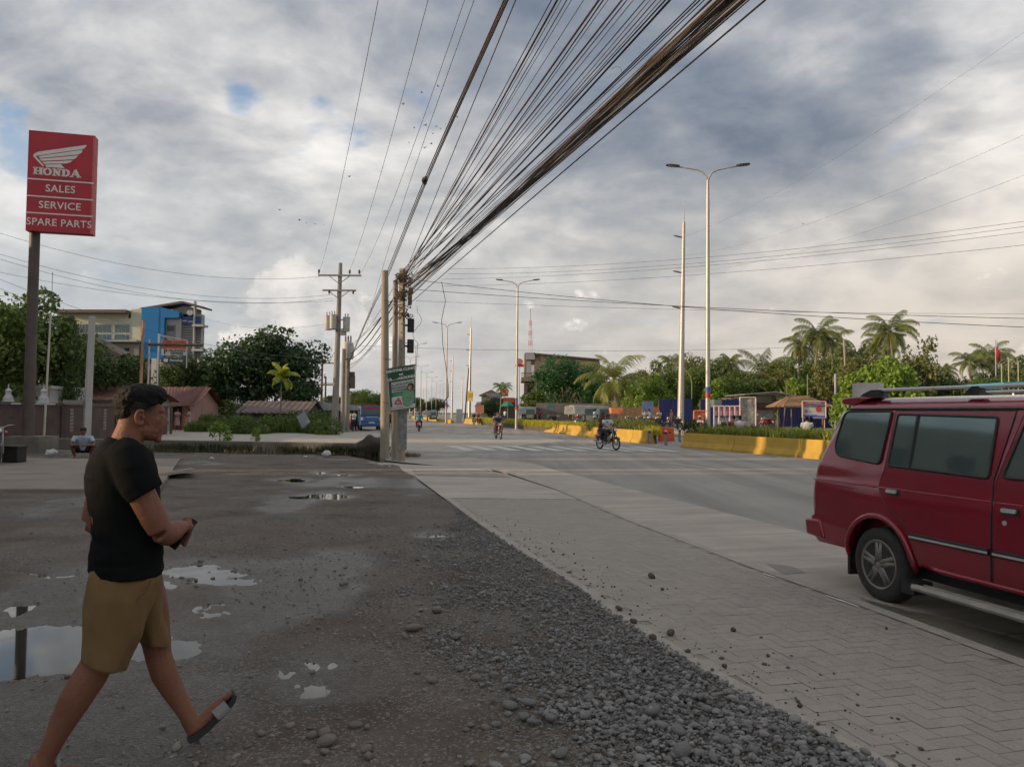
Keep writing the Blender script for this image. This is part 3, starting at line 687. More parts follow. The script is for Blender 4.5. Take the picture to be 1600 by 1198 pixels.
g = MB(); g.box((0, 0, 0), (.75, .05, .8)); o_ = g.build('sign_emblem', mat('sign_amber', (.75, .42, .02), .6), s_); o_.location = (q.x, 141.23, 4.8)

# --- concrete poles in front
def conc_pole(name, px, Y, topy, r0, r1, m, lean=(0, 0), label='', sq=False, n=16):
    b = P(px, 645, Y); b.z = 0; H = P(px, topy, Y).z
    t = empty(name, b, 0, label, 'utility pole'); g = MB()
    N_ = 9; pts = [(lean[0]*k/(N_-1), lean[1]*k/(N_-1), -.1+(H+.1)*k/(N_-1)) for k in range(N_)]
    g.tube(pts, [r0+(r1-r0)*k/(N_-1) for k in range(N_)], 4 if sq else n); g.build('shaft', m, t, not sq, angle=40); return t, H
pC, hC = conc_pole('utility_pole', 602.5, 26.4, 423, .165, .115, M_polec, (-.10, 0), 'stout bare concrete pole, leftmost of the three beside the green banner')
g = MB()
for z in (1.9, 2.9, 3.4, 5.4): g.tube([(math.cos(k*.52)*.158, math.sin(k*.52)*.158, z+.03*math.sin(k)) for k in range(13)], .008, 4)
g.build('wire_bands', M_lampd, pC)
pD, hD = conc_pole('utility_pole', 617.5, 25.4, 438, .105, .085, M_polec, (-.06, 0), 'thin concrete pole in the middle of the three beside the green banner')
pE, hE = conc_pole('utility_pole', 627.5, 25.0, 420, .135, .10, M_polec, (-.05, 0), 'square concrete pole on the right of three, tangled in cables at its top', sq=True)
pE.rotation_euler[2] = R(20)
g = MB()
rr = random.Random(4)
for k in range(46):                                        # the knot of ties and spare cable round the pole heads
    z = hE-.15-rr.random()**1.5*1.5; r_ = .14+.07*rr.random(); a0 = rr.random()*6.28; c_ = (rr.uniform(-.12, .12), rr.uniform(-.05, .05))
    g.tube([(c_[0]+math.cos(a0+j*.7)*r_*(1+.3*rr.random()), c_[1]+math.sin(a0+j*.7)*r_, z+rr.uniform(-.09, .09)) for j in range(rr.randint(5, 10))], rr.uniform(.008, .02), 5)
g.build('cable_knot', mat('old_cable', (.09, .06, .04), .8, .5, 8), pE)
g = MB(); g.box((.0, -.16, hE-.35), (.12, .12, .5)); g.box((.22, 0, hE-1.0), (.1, .16, .35)); g.box((.25, .02, hE-.7), (.14, .1, .2)); g.build('clamp', M_wood, pE)
for z, nm in ((4.43, 0), (3.75, 1)):
    g = MB(); g.box((.26, 0, z), (.19, .16, .44)); g.box((.26, -.085, z), (.15, .02, .36)); g.box((.12, 0, z), (.12, .05, .06)); g.build('terminal_box', M_black, pE)
g = MB(); g.box((.02, -.15, 1.15), (.26, .012, 1.55)); g.box((.03, -.16, .95), (.2, .012, .34)); g.build('paper_notice', mat('paper_grey', (.28, .29, .30), .8, .4, 9, col2=(.12, .12, .13)), pE)
# climbing holes on the square pole
g = MB()
for k in range(22): g.box((-.065, -.108+.0012*k, .4+.27*k), (.03, .02, .03))
g.build('step_holes', M_black, pE)

# --- pole with crossarms, left of the junction
def power_pole():
    Y = 56.; b = P(523, 645, Y); b.z = 0; H = P(530, 411, Y).z
    t = empty('power_pole', b, 0, 'tall concrete power pole with two crossarms and three grey transformers', 'utility pole')
    lx = P(532, 411, Y).x-b.x
    g = MB(); g.tube([(lx*k/8, 0, H*k/8) for k in range(9)], [.27-.13*k/8 for k in range(9)], 14); g.build('shaft', M_polew, t, True, angle=40)
    for z, w_, nm in ((H-.95, 3.15, 0), (H-2.05, 2.45, 1)):
        g = MB(); cx = lx*z/H; g.box((cx+.03, -.2, z), (w_, .1, .12)); g.tube([(cx-.75, -.2, z-.04), (cx, -.2, z-.62)], .03, 5); g.tube([(cx+.75, -.2, z-.04), (cx, -.2, z-.62)], .03, 5)
        c = g.build('crossarm', M_polew, t)
        for s in ((-1.5, .75, 1.45) if nm == 0 else (-.7, 1.05)):
            g = MB(); g.lathe((cx+s, -.2, z+.06 if nm == 0 else z-.32), [(.02, 0), (.03, .1), (.09, .12), (.05, .2), (.11, .24), (.06, .33), (.03, .38)], 10); g.build('insulator', M_ins, c, True)
    for (dx, dy, z) in ((-.72, -.12, H-4.4), (-.30, -.34, H-4.35), (.62, -.1, H-4.5)):
        g = MB(); cx = lx*z/H; g.lathe((cx+dx, dy, z), [(.0, -.55), (.24, -.55), (.25, -.5), (.25, .42), (.27, .44), (.27, .5), (.0, .52)], 16); o = g.build('transformer', M_tank, t, True, angle=40)
        g = MB()
        for k in (-.1, .1): g.lathe((cx+dx+k, dy, z+.5), [(.03, 0), (.045, .06), (.03, .1), (.045, .16), (.02, .28)], 8)
        g.build('bushing', M_ins, o, True)
    g = MB(); z = H-4.9; cx = lx*z/H; g.box((cx, -.25, z), (1.7, .08, .1)); g.box((cx, -.25, z+.7), (1.2, .08, .08)); g.box((cx+.4, -.1, z-.25), (.42, .3, .35)); g.build('bracket', M_polew, t)
    return t, b, H, lx
pp, ppb, ppH, pplx = power_pole()
def conc_side(px, Y, topy, r0, r1, lab, m=M_polew):
    t, H = conc_pole('utility_pole', px, Y, topy, r0, r1, m, (0, 0), lab); return t, H
pB, hB = conc_side(542, 60, 545, .22, .17, 'shorter concrete pole carrying one big grey transformer at its head')
g = MB(); g.lathe((.0, 0, hB+.1), [(0, -.9), (.42, -.9), (.45, -.8), (.47, 0), (.40, .35), (.2, .5), (0, .52)], 18); o = g.build('transformer', M_tank, pB, True, angle=40)
g = MB()
for k in range(3): g.lathe((-.2+.2*k, 0, hB+.55), [(.05, 0), (.08, .1), (.05, .2), (.08, .3), (.03, .5)], 8)
g.build('bushing', M_ins, o, True)
g = MB(); g.box((.42, -.1, hB-2.6), (.35, .3, 1.0)); g.box((.3, .0, hB-2.1), (.5, .2, .6)); g.build('splice_box', mat('splice', (.06, .045, .04), .7, .4, 5), pB)
pB2, _ = conc_side(535.5, 59, 545, .17, .15, 'plain grey pole squeezed between the crossarm pole and the transformer pole')
for px, Y, ty, lab in [(502, 95, 556, 'thin wooden power pole in front of the big round tree'), (508, 120, 590, 'farther brown pole right of the big round tree')]:
    t, H = conc_pole('power_pole', px, Y, ty, .16, .12, M_wood, (0, 0), lab); g = MB(); g.box((.6, 0, H-.9), (3., .12, .14)); g.box((.5, 0, H-3.6), (2.2, .12, .14)); g.build('crossarm', M_wood, t)
t, H = conc_pole('leaning_pole', 726, 128, 574, .13, .10, M_wood, (.6, 0), 'dark wooden pole leaning slightly, just left of the yellow sign pole')

# --- green clinic banner tied to the poles
def banner():
    Y = 24.55; t = empty('clinic_banner', (P(628, 600, Y).x, Y, 0), 0, 'torn green and white clinic banner hanging crooked on the concrete poles', 'banner'); ox = t.location.x
    TL, TR, BR, BL = [P(x, y, Y) for x, y in ((605, 577), (648, 570), (649, 636), (611, 643))]
    nu_, nv_ = 26, 40; V = []
    def at(u, v, off=0.):
        e0 = TL.lerp(TR, u); e1 = BL.lerp(BR, u); q = e0.lerp(e1, v)
        d = .035*math.sin(u*5+v*3)+.025*math.sin(v*9+u*4)+.05*math.sin(u*3.1)
        return Vector((q.x-ox-.0, q.y-Y-d-off, q.z))
    def patch(name, m, u0, u1, v0, v1, off, par, nu=12, nv=12, shape=None):
        vs, fs = [], []
        for j in range(nv+1):
            for i in range(nu+1):
                uu, vv = u0+(u1-u0)*i/nu, v0+(v1-v0)*j/nv
                if shape: uu, vv = shape(i/nu, j/nv)
                vs.append(at(uu, vv, off))
        for j in range(nv):
            for i in range(nu): a_ = j*(nu+1)+i; fs.append((a_, a_+nu+1, a_+nu+2, a_+1))
        g = MB(); g.add(vs, fs); o = g.build(name, m, par, True); md = o.modifiers.new('s', 'SOLIDIFY'); md.thickness = .004; return o
    cloth = patch('cloth', mat('banner_green', (.018, .10, .055), .55, .12, 3), 0, 1, 0, 1, 0, t, 24, 30)
    patch('white_field', mat('banner_pale', (.45, .47, .44), .6, .12, 4), .10, .97, .33, .58, .006, cloth)
    patch('pale_hem', mat('banner_pale', (.5, .5, .5)), .0, 1, .90, .995, .006, cloth)
    patch('bright_green', mat('banner_green2', (.03, .26, .10), .5, .1, 3), .12, .72, .60, .76, .006, cloth)
    patch('logo_field', mat('banner_white', (.62, .6, .58), .6, .1, 4), .08, .52, .68, .92, .010, cloth)
    blob = lambda cu, cv, ru, rv: (lambda a_, b_: (cu+ru*(2*a_-1)*math.sqrt(max(0, 1-(2*b_-1)**2)), cv+rv*(2*b_-1)))
    patch('figure_robe', mat('robe_mint', (.22, .38, .26), .6, .5, 14, col2=(.10, .24, .14)), 0, 1, 0, 1, .012, cloth, shape=blob(.73, .73, .25, .235))
    patch('figure_hair', mat('hair_print', (.05, .03, .025), .6), 0, 1, 0, 1, .016, cloth, shape=blob(.84, .50, .13, .095))
    patch('figure_face', mat('face_print', (.42, .25, .17), .6), 0, 1, 0, 1, .019, cloth, shape=blob(.81, .52, .065, .06))
    g = MB(); mr = mat('logo_red', (.55, .03, .05), .6)
    c = at(.33, .80, .016); s = .13
    for a0 in (90, 210, 330):
        p0 = c+Vector((math.cos(R(a0))*s, 0, math.sin(R(a0))*s)); p1 = c+Vector((math.cos(R(a0+120))*s, 0, math.sin(R(a0+120))*s)); g.tube([p0, p1], .016, 5)
    g.build('red_triangle', mr, cloth)
    g = MB(); g.tube([c+Vector((math.cos(k*.55)*.055-.03, -.004, math.sin(k*.55)*.055-.01)) for k in range(9)], .014, 5); g.build('swirl', M_black, cloth)
    mw = mat('banner_letter', (.72, .74, .70), .6); md_ = mat('banner_letter_dark', (.10, .12, .11), .6)
    def line(s_, v, size, m, sx=1, u=.5):
        q = at(u, v, .014); d = (at(u+.2, v)-at(u-.2, v)); d.y *= .5
        text('lettering', s_, m, cloth, frame(q, d), size, .002, .004, 1, sx)
    line('OB/GYNE CLINIC', .07, .115, mw, 1.05); line('and', .17, .085, mw); line('ULTRASOUND', .26, .115, mw, 1.15)
    line('CLINICA LUCOY', .40, .115, md_, .9); line('OB-GYNE SONOLOGIST', .475, .06, md_); line('BY APPOINTMENT', .535, .06, md_)
    g = MB(); g.tube([at(-.03, -.005), at(.5, -.005), at(1.03, -.005)], .018, 6); g.tube([at(-.02, 1.0), at(1.02, 1.0)], .018, 6); g.build('batten', M_wood, t)
    g = MB(); g.tube([at(0, .3, .0), at(-.02, .6), at(-.03, 1.05)], .012, 5); g.tube([at(.5, .0, -.02), at(.5, 0, -.2)], .01, 5); g.build('cord', M_white, t)
banner()

# --- wires: each hangs in a plumb plane between two points
def cat_pts(A, B, sag, n=26):
    A, B = Vector(A), Vector(B); return [A.lerp(B, k/n)-Vector((0, 0, sag*4*(k/n)*(1-k/n))) for k in range(n+1)]
M_wire = mat('wire_black', (.022, .020, .022), .55, .3, 4); M_wirer = mat('wire_reddish', (.07, .035, .035), .5, .3, 4); M_wireo = mat('wire_ochre', (.11, .08, .042), .6, .3, 4); M_wireg = mat('wire_grey', (.13, .13, .135), .6, .2, 4); M_wireb = mat('wire_brown', (.06, .04, .03), .6, .3, 4)
hub = P(632, 432, 25.0)                                    # head of the poles
def overhead(px_top, sx, sy, Ys, r_, m, zt=None, lab=None, name='overhead_cable', py_top=0, tw=0., ye=-9., end_dz=.35, mb=None):
    S = P(sx, sy, Ys); zt = zt or S.z-.25
    d = ray(px_top, py_top); Mq = CC + d*((zt-CAMZ)/d.z)
    # parabola through S and Mq, running on to y = ye behind the camera
    tM = 1.0; k = (ye-S.y)/(Mq.y-S.y); zE = S.z+end_dz
    # z(t)=S.z + b t + c t^2 with z(1)=Mq.z, z(k)=zE
    c = ((zE-S.z)/k-(Mq.z-S.z))/(k-1); b = (Mq.z-S.z)-c
    pts = []
    for i in range(31):
        t = k*i/30; pts.append(Vector((S.x+(Mq.x-S.x)*t, S.y+(Mq.y-S.y)*t, S.z+b*t+c*t*t)))
    own = mb is None; g = mb or MB(); g.tube(pts, r_, 5)
    if own:
        o = g.build(name, m, None, True); tag(o, lab, 'cable', 'overhead cables fanning out from the concrete poles'); return o
    return pts
WG = 'overhead cables fanning out from the concrete poles'
# (x at frame top, start px, start py, start depth, radius, material, height over the frame edge)
lst = []
rw = random.Random(11)
# thin power lines high on the left, from the crossarm pole
for i, (pt, sx, sy, Ys, zt, lab) in enumerate([(591, 499, 424, 56, 10.5, 'thin wire running up from the left end of the crossarm pole'), (669, 545, 426, 56, 10.6, 'second thin wire from the crossarm pole'), (726, 563, 428, 56, 10.4, 'third thin wire, from the right end of the crossarm'),
                                   (741, 571, 520, 60, 9.4, 'thin wire just right of the third crossarm wire')]):
    overhead(pt, sx, sy, Ys, .0085, M_wireg, zt, lab)
# the thick pair with a joint in it
def heavy():
    t = empty('spliced_cable', (0, 0, 0), 0, 'thick twisted cable with a knotted splice, left of the fan of wires', 'cable', WG)
    for off, nm in ((0, 0), (.03, 1), (.055, 2)):
        S = P(541, 575, 60); d = ray(788-off*90, 0); Mq = CC+d*((6.6-CAMZ)/d.z)
        mid = P(601, 425, 26.2)
        pts = []; B = [S, P(572, 500, 45), P(600, 436+off*60, 33.5), P(663, 281, 20), Mq]
        # smooth curve
        Bx = [B[0]+(B[0]-B[1])]+B+[B[-1]+(B[-1]-B[-2])]
        for i in range(len(B)-1):
            p0, p1, p2, p3 = Bx[i], Bx[i+1], Bx[i+2], Bx[i+3]
            for k in range(8):
                u = k/8; pts.append(.5*((2*p1)+(p2-p0)*u+(2*p0-5*p1+4*p2-p3)*u*u+(3*p1-p0-3*p2+p3)*u**3))
        e_ = (Mq-B[3]).normalized(); pts.append(Mq); pts.append(Mq+e_*4); pts.append(Mq+e_*14+Vector((0, 0, -.6)))
        pts = [p+Vector((off*.8, off, -off)) for p in pts]
        g = MB(); g.tube(pts, [.013]*len(pts), 6); g.build('strand', [M_wirer, M_wireb, M_wire][nm], t, True)
    c = P(664, 281, 20); g = MB(); ax = (P(672, 260, 19)-c).normalized()
    g.tube([c-ax*.28, c-ax*.12, c, c+ax*.1, c+ax*.22], [.03, .075, .085, .06, .03], 8); g.tube([c-ax*.1, c-ax*.24+Vector((.07, 0, -.02)), c-ax*.3+Vector((.02, 0, -.05))], .018, 5); g.build('splice', M_wire, t, True)
heavy()
# wires of the fan: positions where they leave the frame (top edge), thickness and colour
fan = [(806, .011, M_wireb, 6.4), (862, .009, M_wire, 6.2), (871, .018, M_wirer, 6.2), (877, .008, M_wireg, 6.1), (886, .009, M_wire, 6.2), (893, .007, M_wireg, 6.0), (912, .008, M_wireg, 6.1), (936, .019, M_wirer, 6.0), (943, .011, M_wire, 6.0), (950, .008, M_wireg, 5.9),
       (972, .016, M_wireb, 6.0), (980, .009, M_wirer, 5.9), (990, .008, M_wireg, 5.9), (1008, .009, M_wire, 5.9), (1016, .008, M_wireg, 5.8), (1025, .009, M_wirer, 5.8), (1033, .008, M_wireg, 5.8), (1040, .012, M_wire, 5.8), (1047, .018, M_wirer, 5.8), (1088, .011, M_wire, 5.8), (1094, .011, M_wirer, 5.75), (1101, .008, M_wireg, 5.75), (1113, .008, M_wireg, 5.7)]
names = {806: 'brown cable close to the right of the spliced pair', 871: 'thick dark red cable in the left part of the fan', 936: 'thick dark red cable, second thick one from the left of the fan', 972: 'brown thick cable near the middle of the fan', 1047: 'thick reddish cable just left of the gap before the heavy bundle', 1088: 'dark cable alone in the gap left of the heavy bundle'}
for i, (pt, r_, m, zt) in enumerate(fan):
    sy = 432+rw.uniform(-10, 22)*(.4+.6*i/len(fan)); sx = 630+rw.uniform(-6, 6)
    prev = fan[i-1][0] if i else 0
    lab = names.get(pt) or 'thin %s wire in the fan rising from the banner poles' % {'wire_black': 'black', 'wire_reddish': 'reddish', 'wire_grey': 'grey', 'wire_brown': 'brown'}[m.name]
    overhead(pt, sx, sy, 25., r_*.72, m, zt, lab)
# the heavy bundle
def bundle():
    t = empty('cable_bundle', (0, 0, 0), 0, 'heavy bundle of many old cables sweeping up to the right over the footway', 'cable bundle', WG)
    cols = [M_wire, M_wire, M_wireb, M_wirer, M_wireo, M_wire, M_wireg, M_wireb]
    for k in range(38):
        u = k/37; pt = 1114+56*u+rw.uniform(-4, 4); g = MB()
        core = u < .62; m = rw.choice([M_wire, M_wireb, M_wire, M_wireo, M_wirer]) if core else rw.choice([M_wirer, M_wire, M_wireg])
        r_ = rw.choice([.0045, .0065, .0095]) if core else rw.uniform(.004, .007)
        S0 = P(633+rw.uniform(-4, 5), 452+rw.uniform(-14, 16), 24.9); zt = 5.55+rw.uniform(-.12, .12)
        d = ray(pt, 0); Mq = CC+d*((zt-CAMZ)/d.z); k2 = (-9-S0.y)/(Mq.y-S0.y); zE = S0.z+.3; c = ((zE-S0.z)/k2-(Mq.z-S0.z))/(k2-1); b = (Mq.z-S0.z)-c
        ph = rw.uniform(0, 6.28); am = rw.uniform(0, .035) if core else 0; fr = rw.uniform(3, 7)
        pts = []
        for i in range(61):
            tt = k2*i/60; env = min(1, tt*1.5); w1 = am*math.sin(ph+fr*tt*3)*env
            pts.append(Vector((S0.x+(Mq.x-S0.x)*tt+w1, S0.y+(Mq.y-S0.y)*tt, S0.z+b*tt+c*tt*tt+am*math.cos(ph+fr*tt*3)*env)))
        g.tube(pts, r_, 5); g.build('cable', m, t, True)
bundle()
overhead(1196, 636, 478, 24.9, .010, M_wire, 5.3, 'single black cable hanging lowest, right of the heavy bundle')
# loose ends hanging from the bundle
g = MB(); a0 = P(690, 440, 20)
g.tube([a0, P(696, 470, 20), P(690, 500, 20.3), P(692, 540, 20.6), P(697, 575, 21), P(700, 600, 21)], .008, 5)
g.tube([P(700, 600, 21), P(700, 620, 21), P(693, 628, 21)], [.012, .02, .014], 5)
tag(g.build('dangling_wire', M_wire), 'loose black wire dangling in front of the third street lamp', 'wire')
g = MB(); g.tube([P(652, 478, 22)]+[P(652+7*math.sin(k*.8), 488+6*k, 22) for k in range(9)]+[P(650, 578, 22)], .006, 5); tag(g.build('dangling_wire', M_wire), 'thin curled wire dangling above the green banner', 'wire')
g = MB(); g.tube([P(955, 108, 10.8), P(962, 104, 10.6), P(970, 106, 10.5), P(972, 114, 10.5)], .004, 5); tag(g.build('dangling_wire', M_wireg), 'short curled stub of wire on a thick reddish cable', 'wire')
# cables from the pole heads down to the poles across the side road
for i, (sx, sy, ex, ey, sag, r_, m, lab) in enumerate([(616, 465, 548, 552, .25, .03, M_wire, 'thick black cable sagging from the poles towards the transformer pole'), (616, 475, 547, 560, .4, .022, M_wirer, 'reddish cable just under the thick black one'), (618, 470, 549, 540, .1, .012, M_wire, 'thin straight cable above the thick black one'), (617, 490, 546, 570, .35, .018, M_wireb, 'brown cable lowest of those going to the transformer pole'), (625, 430, 549, 535, .5, .010, M_wireg, 'thin grey cable highest of those going to the transformer pole'), (616, 500, 547, 575, .2, .012, M_wire, 'slim black cable below the brown one')]):
    g = MB(); g.tube(cat_pts(P(sx, sy, 25.2), P(ex, ey, 60), sag), r_, 5); tag(g.build('span_cable', m, None, True), lab, 'cable', 'cables from the banner poles to the transformer pole')
# wires over the whole width on the right and left
far_w = [(700, 420, 60, 1700, 332, 36, .7, 'faint wire high on the right crossing both tall poles'), (700, 428, 60, 1700, 340, 36, .7, 'second faint wire high on the right, just below the first'), (690, 436, 62, 1700, 350, 38, .6, 'third faint wire on the right'), (690, 447, 62, 1700, 372, 38, .5, 'lowest of the faint rising wires on the right'),
         (640, 436, 48, 1720, 516, 33, .4, 'dark wire crossing the whole right half above the palms'), (645, 452, 50, 1720, 500, 40, .3, 'thin wire just above the dark one over the palms'), (560, 540, 70, 1300, 540, 75, .5, 'thin low wire over the grey building'), (650, 470, 55, 1720, 490, 60, .3, 'very thin wire above the palms on the right')]
for sx, sy, Ya, ex, ey, Yb, sag, lab in far_w:
    g = MB(); g.tube(cat_pts(P(sx, sy, Ya), P(ex, ey, Yb), sag, 40), .009*max(Ya, Yb)/50*(1.7 if 'dark' in lab else 1), 4); tag(g.build('line_wire', M_wireg if 'dark' not in lab else M_wire), lab, 'wire', 'long wires crossing the view')
for sx, sy, Ya, ex, ey, Yb, sag, lab in [(-60, 345, 40, 500, 432, 56, 1.2, 'topmost thin wire passing behind the red sign'), (-60, 378, 40, 520, 460, 56, 1.3, 'second thin wire passing behind the sign pole'), (-60, 385, 41, 520, 466, 56, 1.4, 'third thin wire passing behind the sign pole'), (-60, 412, 44, 520, 470, 56, .9, 'fourth wire, well below the red sign'),
                                         (-40, 420, 38, 520, 560, 56, 1.1, 'steep wire running down from the left edge'), (-40, 432, 38, 430, 560, 60, 1.2, 'lowest steep wire from the left edge'), (315, 495, 90, 520, 505, 56, .8, 'wire from the blue building to the crossarm pole')]:
    g = MB(); g.tube(cat_pts(P(sx, sy, Ya), P(ex, ey, Yb), sag, 30), .010, 4); tag(g.build('line_wire', M_wireg), lab, 'wire', 'thin wires on the left side')
# faint diagonals upper right (service drops to the transmission line)
for i, (sx, sy, ex, ey) in enumerate([(1064, 372, 1700, -20), (1064, 400, 1700, 165), (1064, 425, 1700, 235)]):
    g = MB(); g.tube(cat_pts(P(sx, sy, 62), P(ex, ey, 22), .8, 30), .0045, 4); tag(g.build('transmission_wire', M_wireg), '%s pale line strung from the tall white pole up to the right' % ['top', 'middle', 'lowest'][i], 'wire', 'transmission lines')

# --- birds
Mb = mat('bird', (.03, .03, .035), .7)
def bird():
    g = MB(); g.ell((0, 0, 0), (.13, .045, .045), nu=8, nv=6); g.ell((.13, 0, .03), .035, nu=6, nv=5)
    g.add([(-.1, 0, 0), (-.24, .04, 0), (-.24, -.04, 0)], [(0, 1, 2)])
    for s in (-1, 1): g.add([(.07, s*.02, .02), (-.07, s*.02, .02), (-.06, s*.16, .09), (-.12, s*.33, .05), (.02, s*.17, .09)], [(0, 1, 2, 4), (4, 2, 3)])
    return g.build('bird', Mb, None, True)
b0 = bird(); bl = [(630, 163, 'highest'), (684, 135, ''), (659, 145, ''), (647, 200, ''), (639, 223, ''), (665, 196, ''), (682, 198, ''), (688, 201, ''), (676, 209, ''), (696, 194, ''), (664, 231, ''), (674, 225, ''), (714, 183, ''), (745, 219, ''), (744, 232, ''), (437, 328, ''), (468, 344, ''), (479, 348, ''), (492, 350, ''), (506, 352, ''), (546, 276, ''), (1255, 350, '')]
for i, (px, py, _) in enumerate(bl):
    b = b0 if i == 0 else b0.copy()
    if i: COL.objects.link(b)
    b.scale = (.55, .55, .55); b.location = P(px, py, 46+7*(i % 5)); b.rotation_euler = (rw.uniform(-.5, .5), rw.uniform(-.3, .3), rw.uniform(0, 6)); 
    far_l = 'tiny dark bird gliding low in the left sky, one of five in a loose row'
    lab = far_l if 15 <= i <= 19 else ('lone bird under the thin wires right of the crossarm pole wire' if i == 20 else ('lone bird speck on the right side of the sky' if i == 21 else 'tiny dark bird in the flock among the wires above the poles'))
    tag(b, lab, 'bird', 'birds over the left poles' if 15 <= i <= 19 else ('birds in the flock' if i < 15 else None))
# ================================================================== SIGN, LEFT SIDE
M_dark = mat('pole_darkbrown', (.085, .068, .06), .6, .2, 2)
M_sred = mat('sign_red', (.40, .013, .03), .45, .16, 1.3)
M_swht = mat('sign_white', (.70, .68, .66), .5, .05, 3)
def brand_sign():
    Y = 27.2; b = G(46, 712); b = P(45, 645, Y); b.z = 0
    t = empty('shop_sign', b, 0, 'tall red shop sign with a white wing emblem on a dark pole', 'sign')
    zt, zb = P(100, 211, Y).z, P(100, 365, Y).z
    g = MB(); g.tube([(0, 0, 0), (0, 0, zb+.15)], [.185, .17], 20); g.build('pole', M_dark, t, True, angle=40)
    g = MB(); g.bb(-.45, .75, -.6, .6, 0, .62); g.build('plinth', M_concd, t)
    ang = R(14)                                             # the box is turned so that its right end shows
    root = t; w = 2.12; h = zt-zb; d = .42
    pan = MB(); X = Matrix.Translation((.93, 0, 0)) @ Matrix.Rotation(ang, 4, 'Z')
    pan.X = X; pan.bb(-w/2, w/2, -d/2, d/2, zb, zt); panel = pan.build('panel', M_sred, t)
    fr = MB(); fr.X = X; zz = [zb, zb+h*.178, zb+h*.345, zb+h*.515, zt]
    for z in zz[1:4]: fr.bb(-w/2-.003, w/2+.004, -d/2-.012, -d/2+.01, z-.022, z+.022)
    fr.build('divider', M_swht, panel)
    ed = MB(); ed.X = X; ed.bb(w/2-.06, w/2+.004, -d/2-.006, -d/2+.01, zb, zt); ed.build('edge_trim', mat('sign_red_edge', (.50, .10, .10), .4), panel)
    def tx(s_, z, size, bold, sx=1., x=0, font=None):
        text('lettering', s_, M_swht, panel, X @ frame((x, -d/2-.004, z), (1, 0, 0)), size, .006, bold, 1.05, sx)
    tx('SALES', (zz[2]+zz[3])/2, .36, .003, 1.0); tx('SERVICE', (zz[1]+zz[2])/2, .36, .003, 1.0); tx('SPARE PARTS', (zz[0]+zz[1])/2, .36, .003, .95)
    # slab-serif word built from strokes
    g = MB(); g.X = X; yv = -d/2-.012
    def st(x0, z0, x1, z1, th):
        a_ = Vector((x0, 0, z0)); b_ = Vector((x1, 0, z1)); u = (b_-a_).normalized(); n_ = Vector((-u.z, 0, u.x))*th/2
        vs = [a_-n_, b_-n_, b_+n_, a_+n_]; g.add([Vector((v.x, yv, v.z)) for v in vs]+[Vector((v.x, yv+.014, v.z)) for v in vs], [(3, 2, 1, 0), (4, 5, 6, 7), (0, 1, 5, 4), (1, 2, 6, 5), (2, 3, 7, 6), (3, 0, 4, 7)])
    z0 = zz[3]+.16; H = .27; xx = -.86; tk, tn = .088, .04
    def ser(x, z, w_): st(x-w_/2, z, x+w_/2, z, tn)
    lw = .275
    # H
    for x in (xx+.05, xx+.22): st(x, z0, x, z0+H, tk); ser(x, z0+.02, .15); ser(x, z0+H-.02, .15)
    st(xx+.05, z0+H/2, xx+.22, z0+H/2, tn)
    # O
    cx = xx+.43; 
    for k in range(20):
        a0, a1 = 2*math.pi*k/20, 2*math.pi*(k+1)/20; r0x, r0z = .105, H/2-.02
        st(cx+math.cos(a0)*r0x, z0+H/2+math.sin(a0)*r0z, cx+math.cos(a1)*r0x, z0+H/2+math.sin(a1)*r0z, tn+.045*abs(math.cos((a0+a1)/2)))
    # N
    x = xx+.60
    st(x+.05, z0, x+.05, z0+H, .05); st(x+.05, z0+H-.02, x+.21, z0+.03, tk); st(x+.21, z0, x+.21, z0+H, .05); ser(x+.05, z0+.02, .14); ser(x+.21, z0+H-.02, .14); ser(x+.03, z0+H-.02, .1)
    # D
    x = xx+.90
    st(x+.05, z0, x+.05, z0+H, tk); ser(x+.04, z0+.02, .12); ser(x+.04, z0+H-.02, .12)
    for k in range(10):
        a0, a1 = -math.pi/2+math.pi*k/10, -math.pi/2+math.pi*(k+1)/10; st(x+.09+math.cos(a0)*.12, z0+H/2+math.sin(a0)*(H/2-.02), x+.09+math.cos(a1)*.12, z0+H/2+math.sin(a1)*(H/2-.02), tn+.045*abs(math.cos((a0+a1)/2)))
    # A
    x = xx+1.18
    st(x+.02, z0, x+.14, z0+H, .045); st(x+.13, z0+H, x+.26, z0, tk+.01); st(x+.06, z0+.09, x+.2, z0+.09, .035); ser(x+.02, z0+.02, .12); ser(x+.26, z0+.02, .15)
    for v in range(len(g.v)):
        pass
    g.build('word', M_swht, panel)
    # wing emblem: five long feathers swept up to the right
    g = MB(); g.X = X
    ox, oz = -.90, zz[3]+.46; S = .78
    def poly(p, y0=yv):
        q = [(ox+a_*S, oz+b_*S*1.0) for a_, b_ in p]; g.prism(q, y0, y0+.014, lambda x_, y_, h_: (x_, h_, y_))
    poly([(0, .44), (.04, .55), (.2, .66), (2.18, 1.16), (2.16, 1.08), (2.05, 0.96), (.25, .50), (.12, .46), (.5, .07), (.42, .02)][:8]+[(.16, .40), (.48, .02), (.40, .02)])
    poly([(.22, .46), (2.02, .92), (1.98, .78), (1.84, .68), (.28, .38)])
    poly([(.27, .34), (1.84, .64), (1.76, .52), (1.64, .44), (.36, .25)])
    poly([(.38, .21), (1.62, .39), (1.52, .29), (1.38, .23), (.47, .13)])
    poly([(.50, .09), (1.14, .18), (1.30, .0), (.56, .0)])
    g.build('wing_emblem', M_swht, panel)
brand_sign()

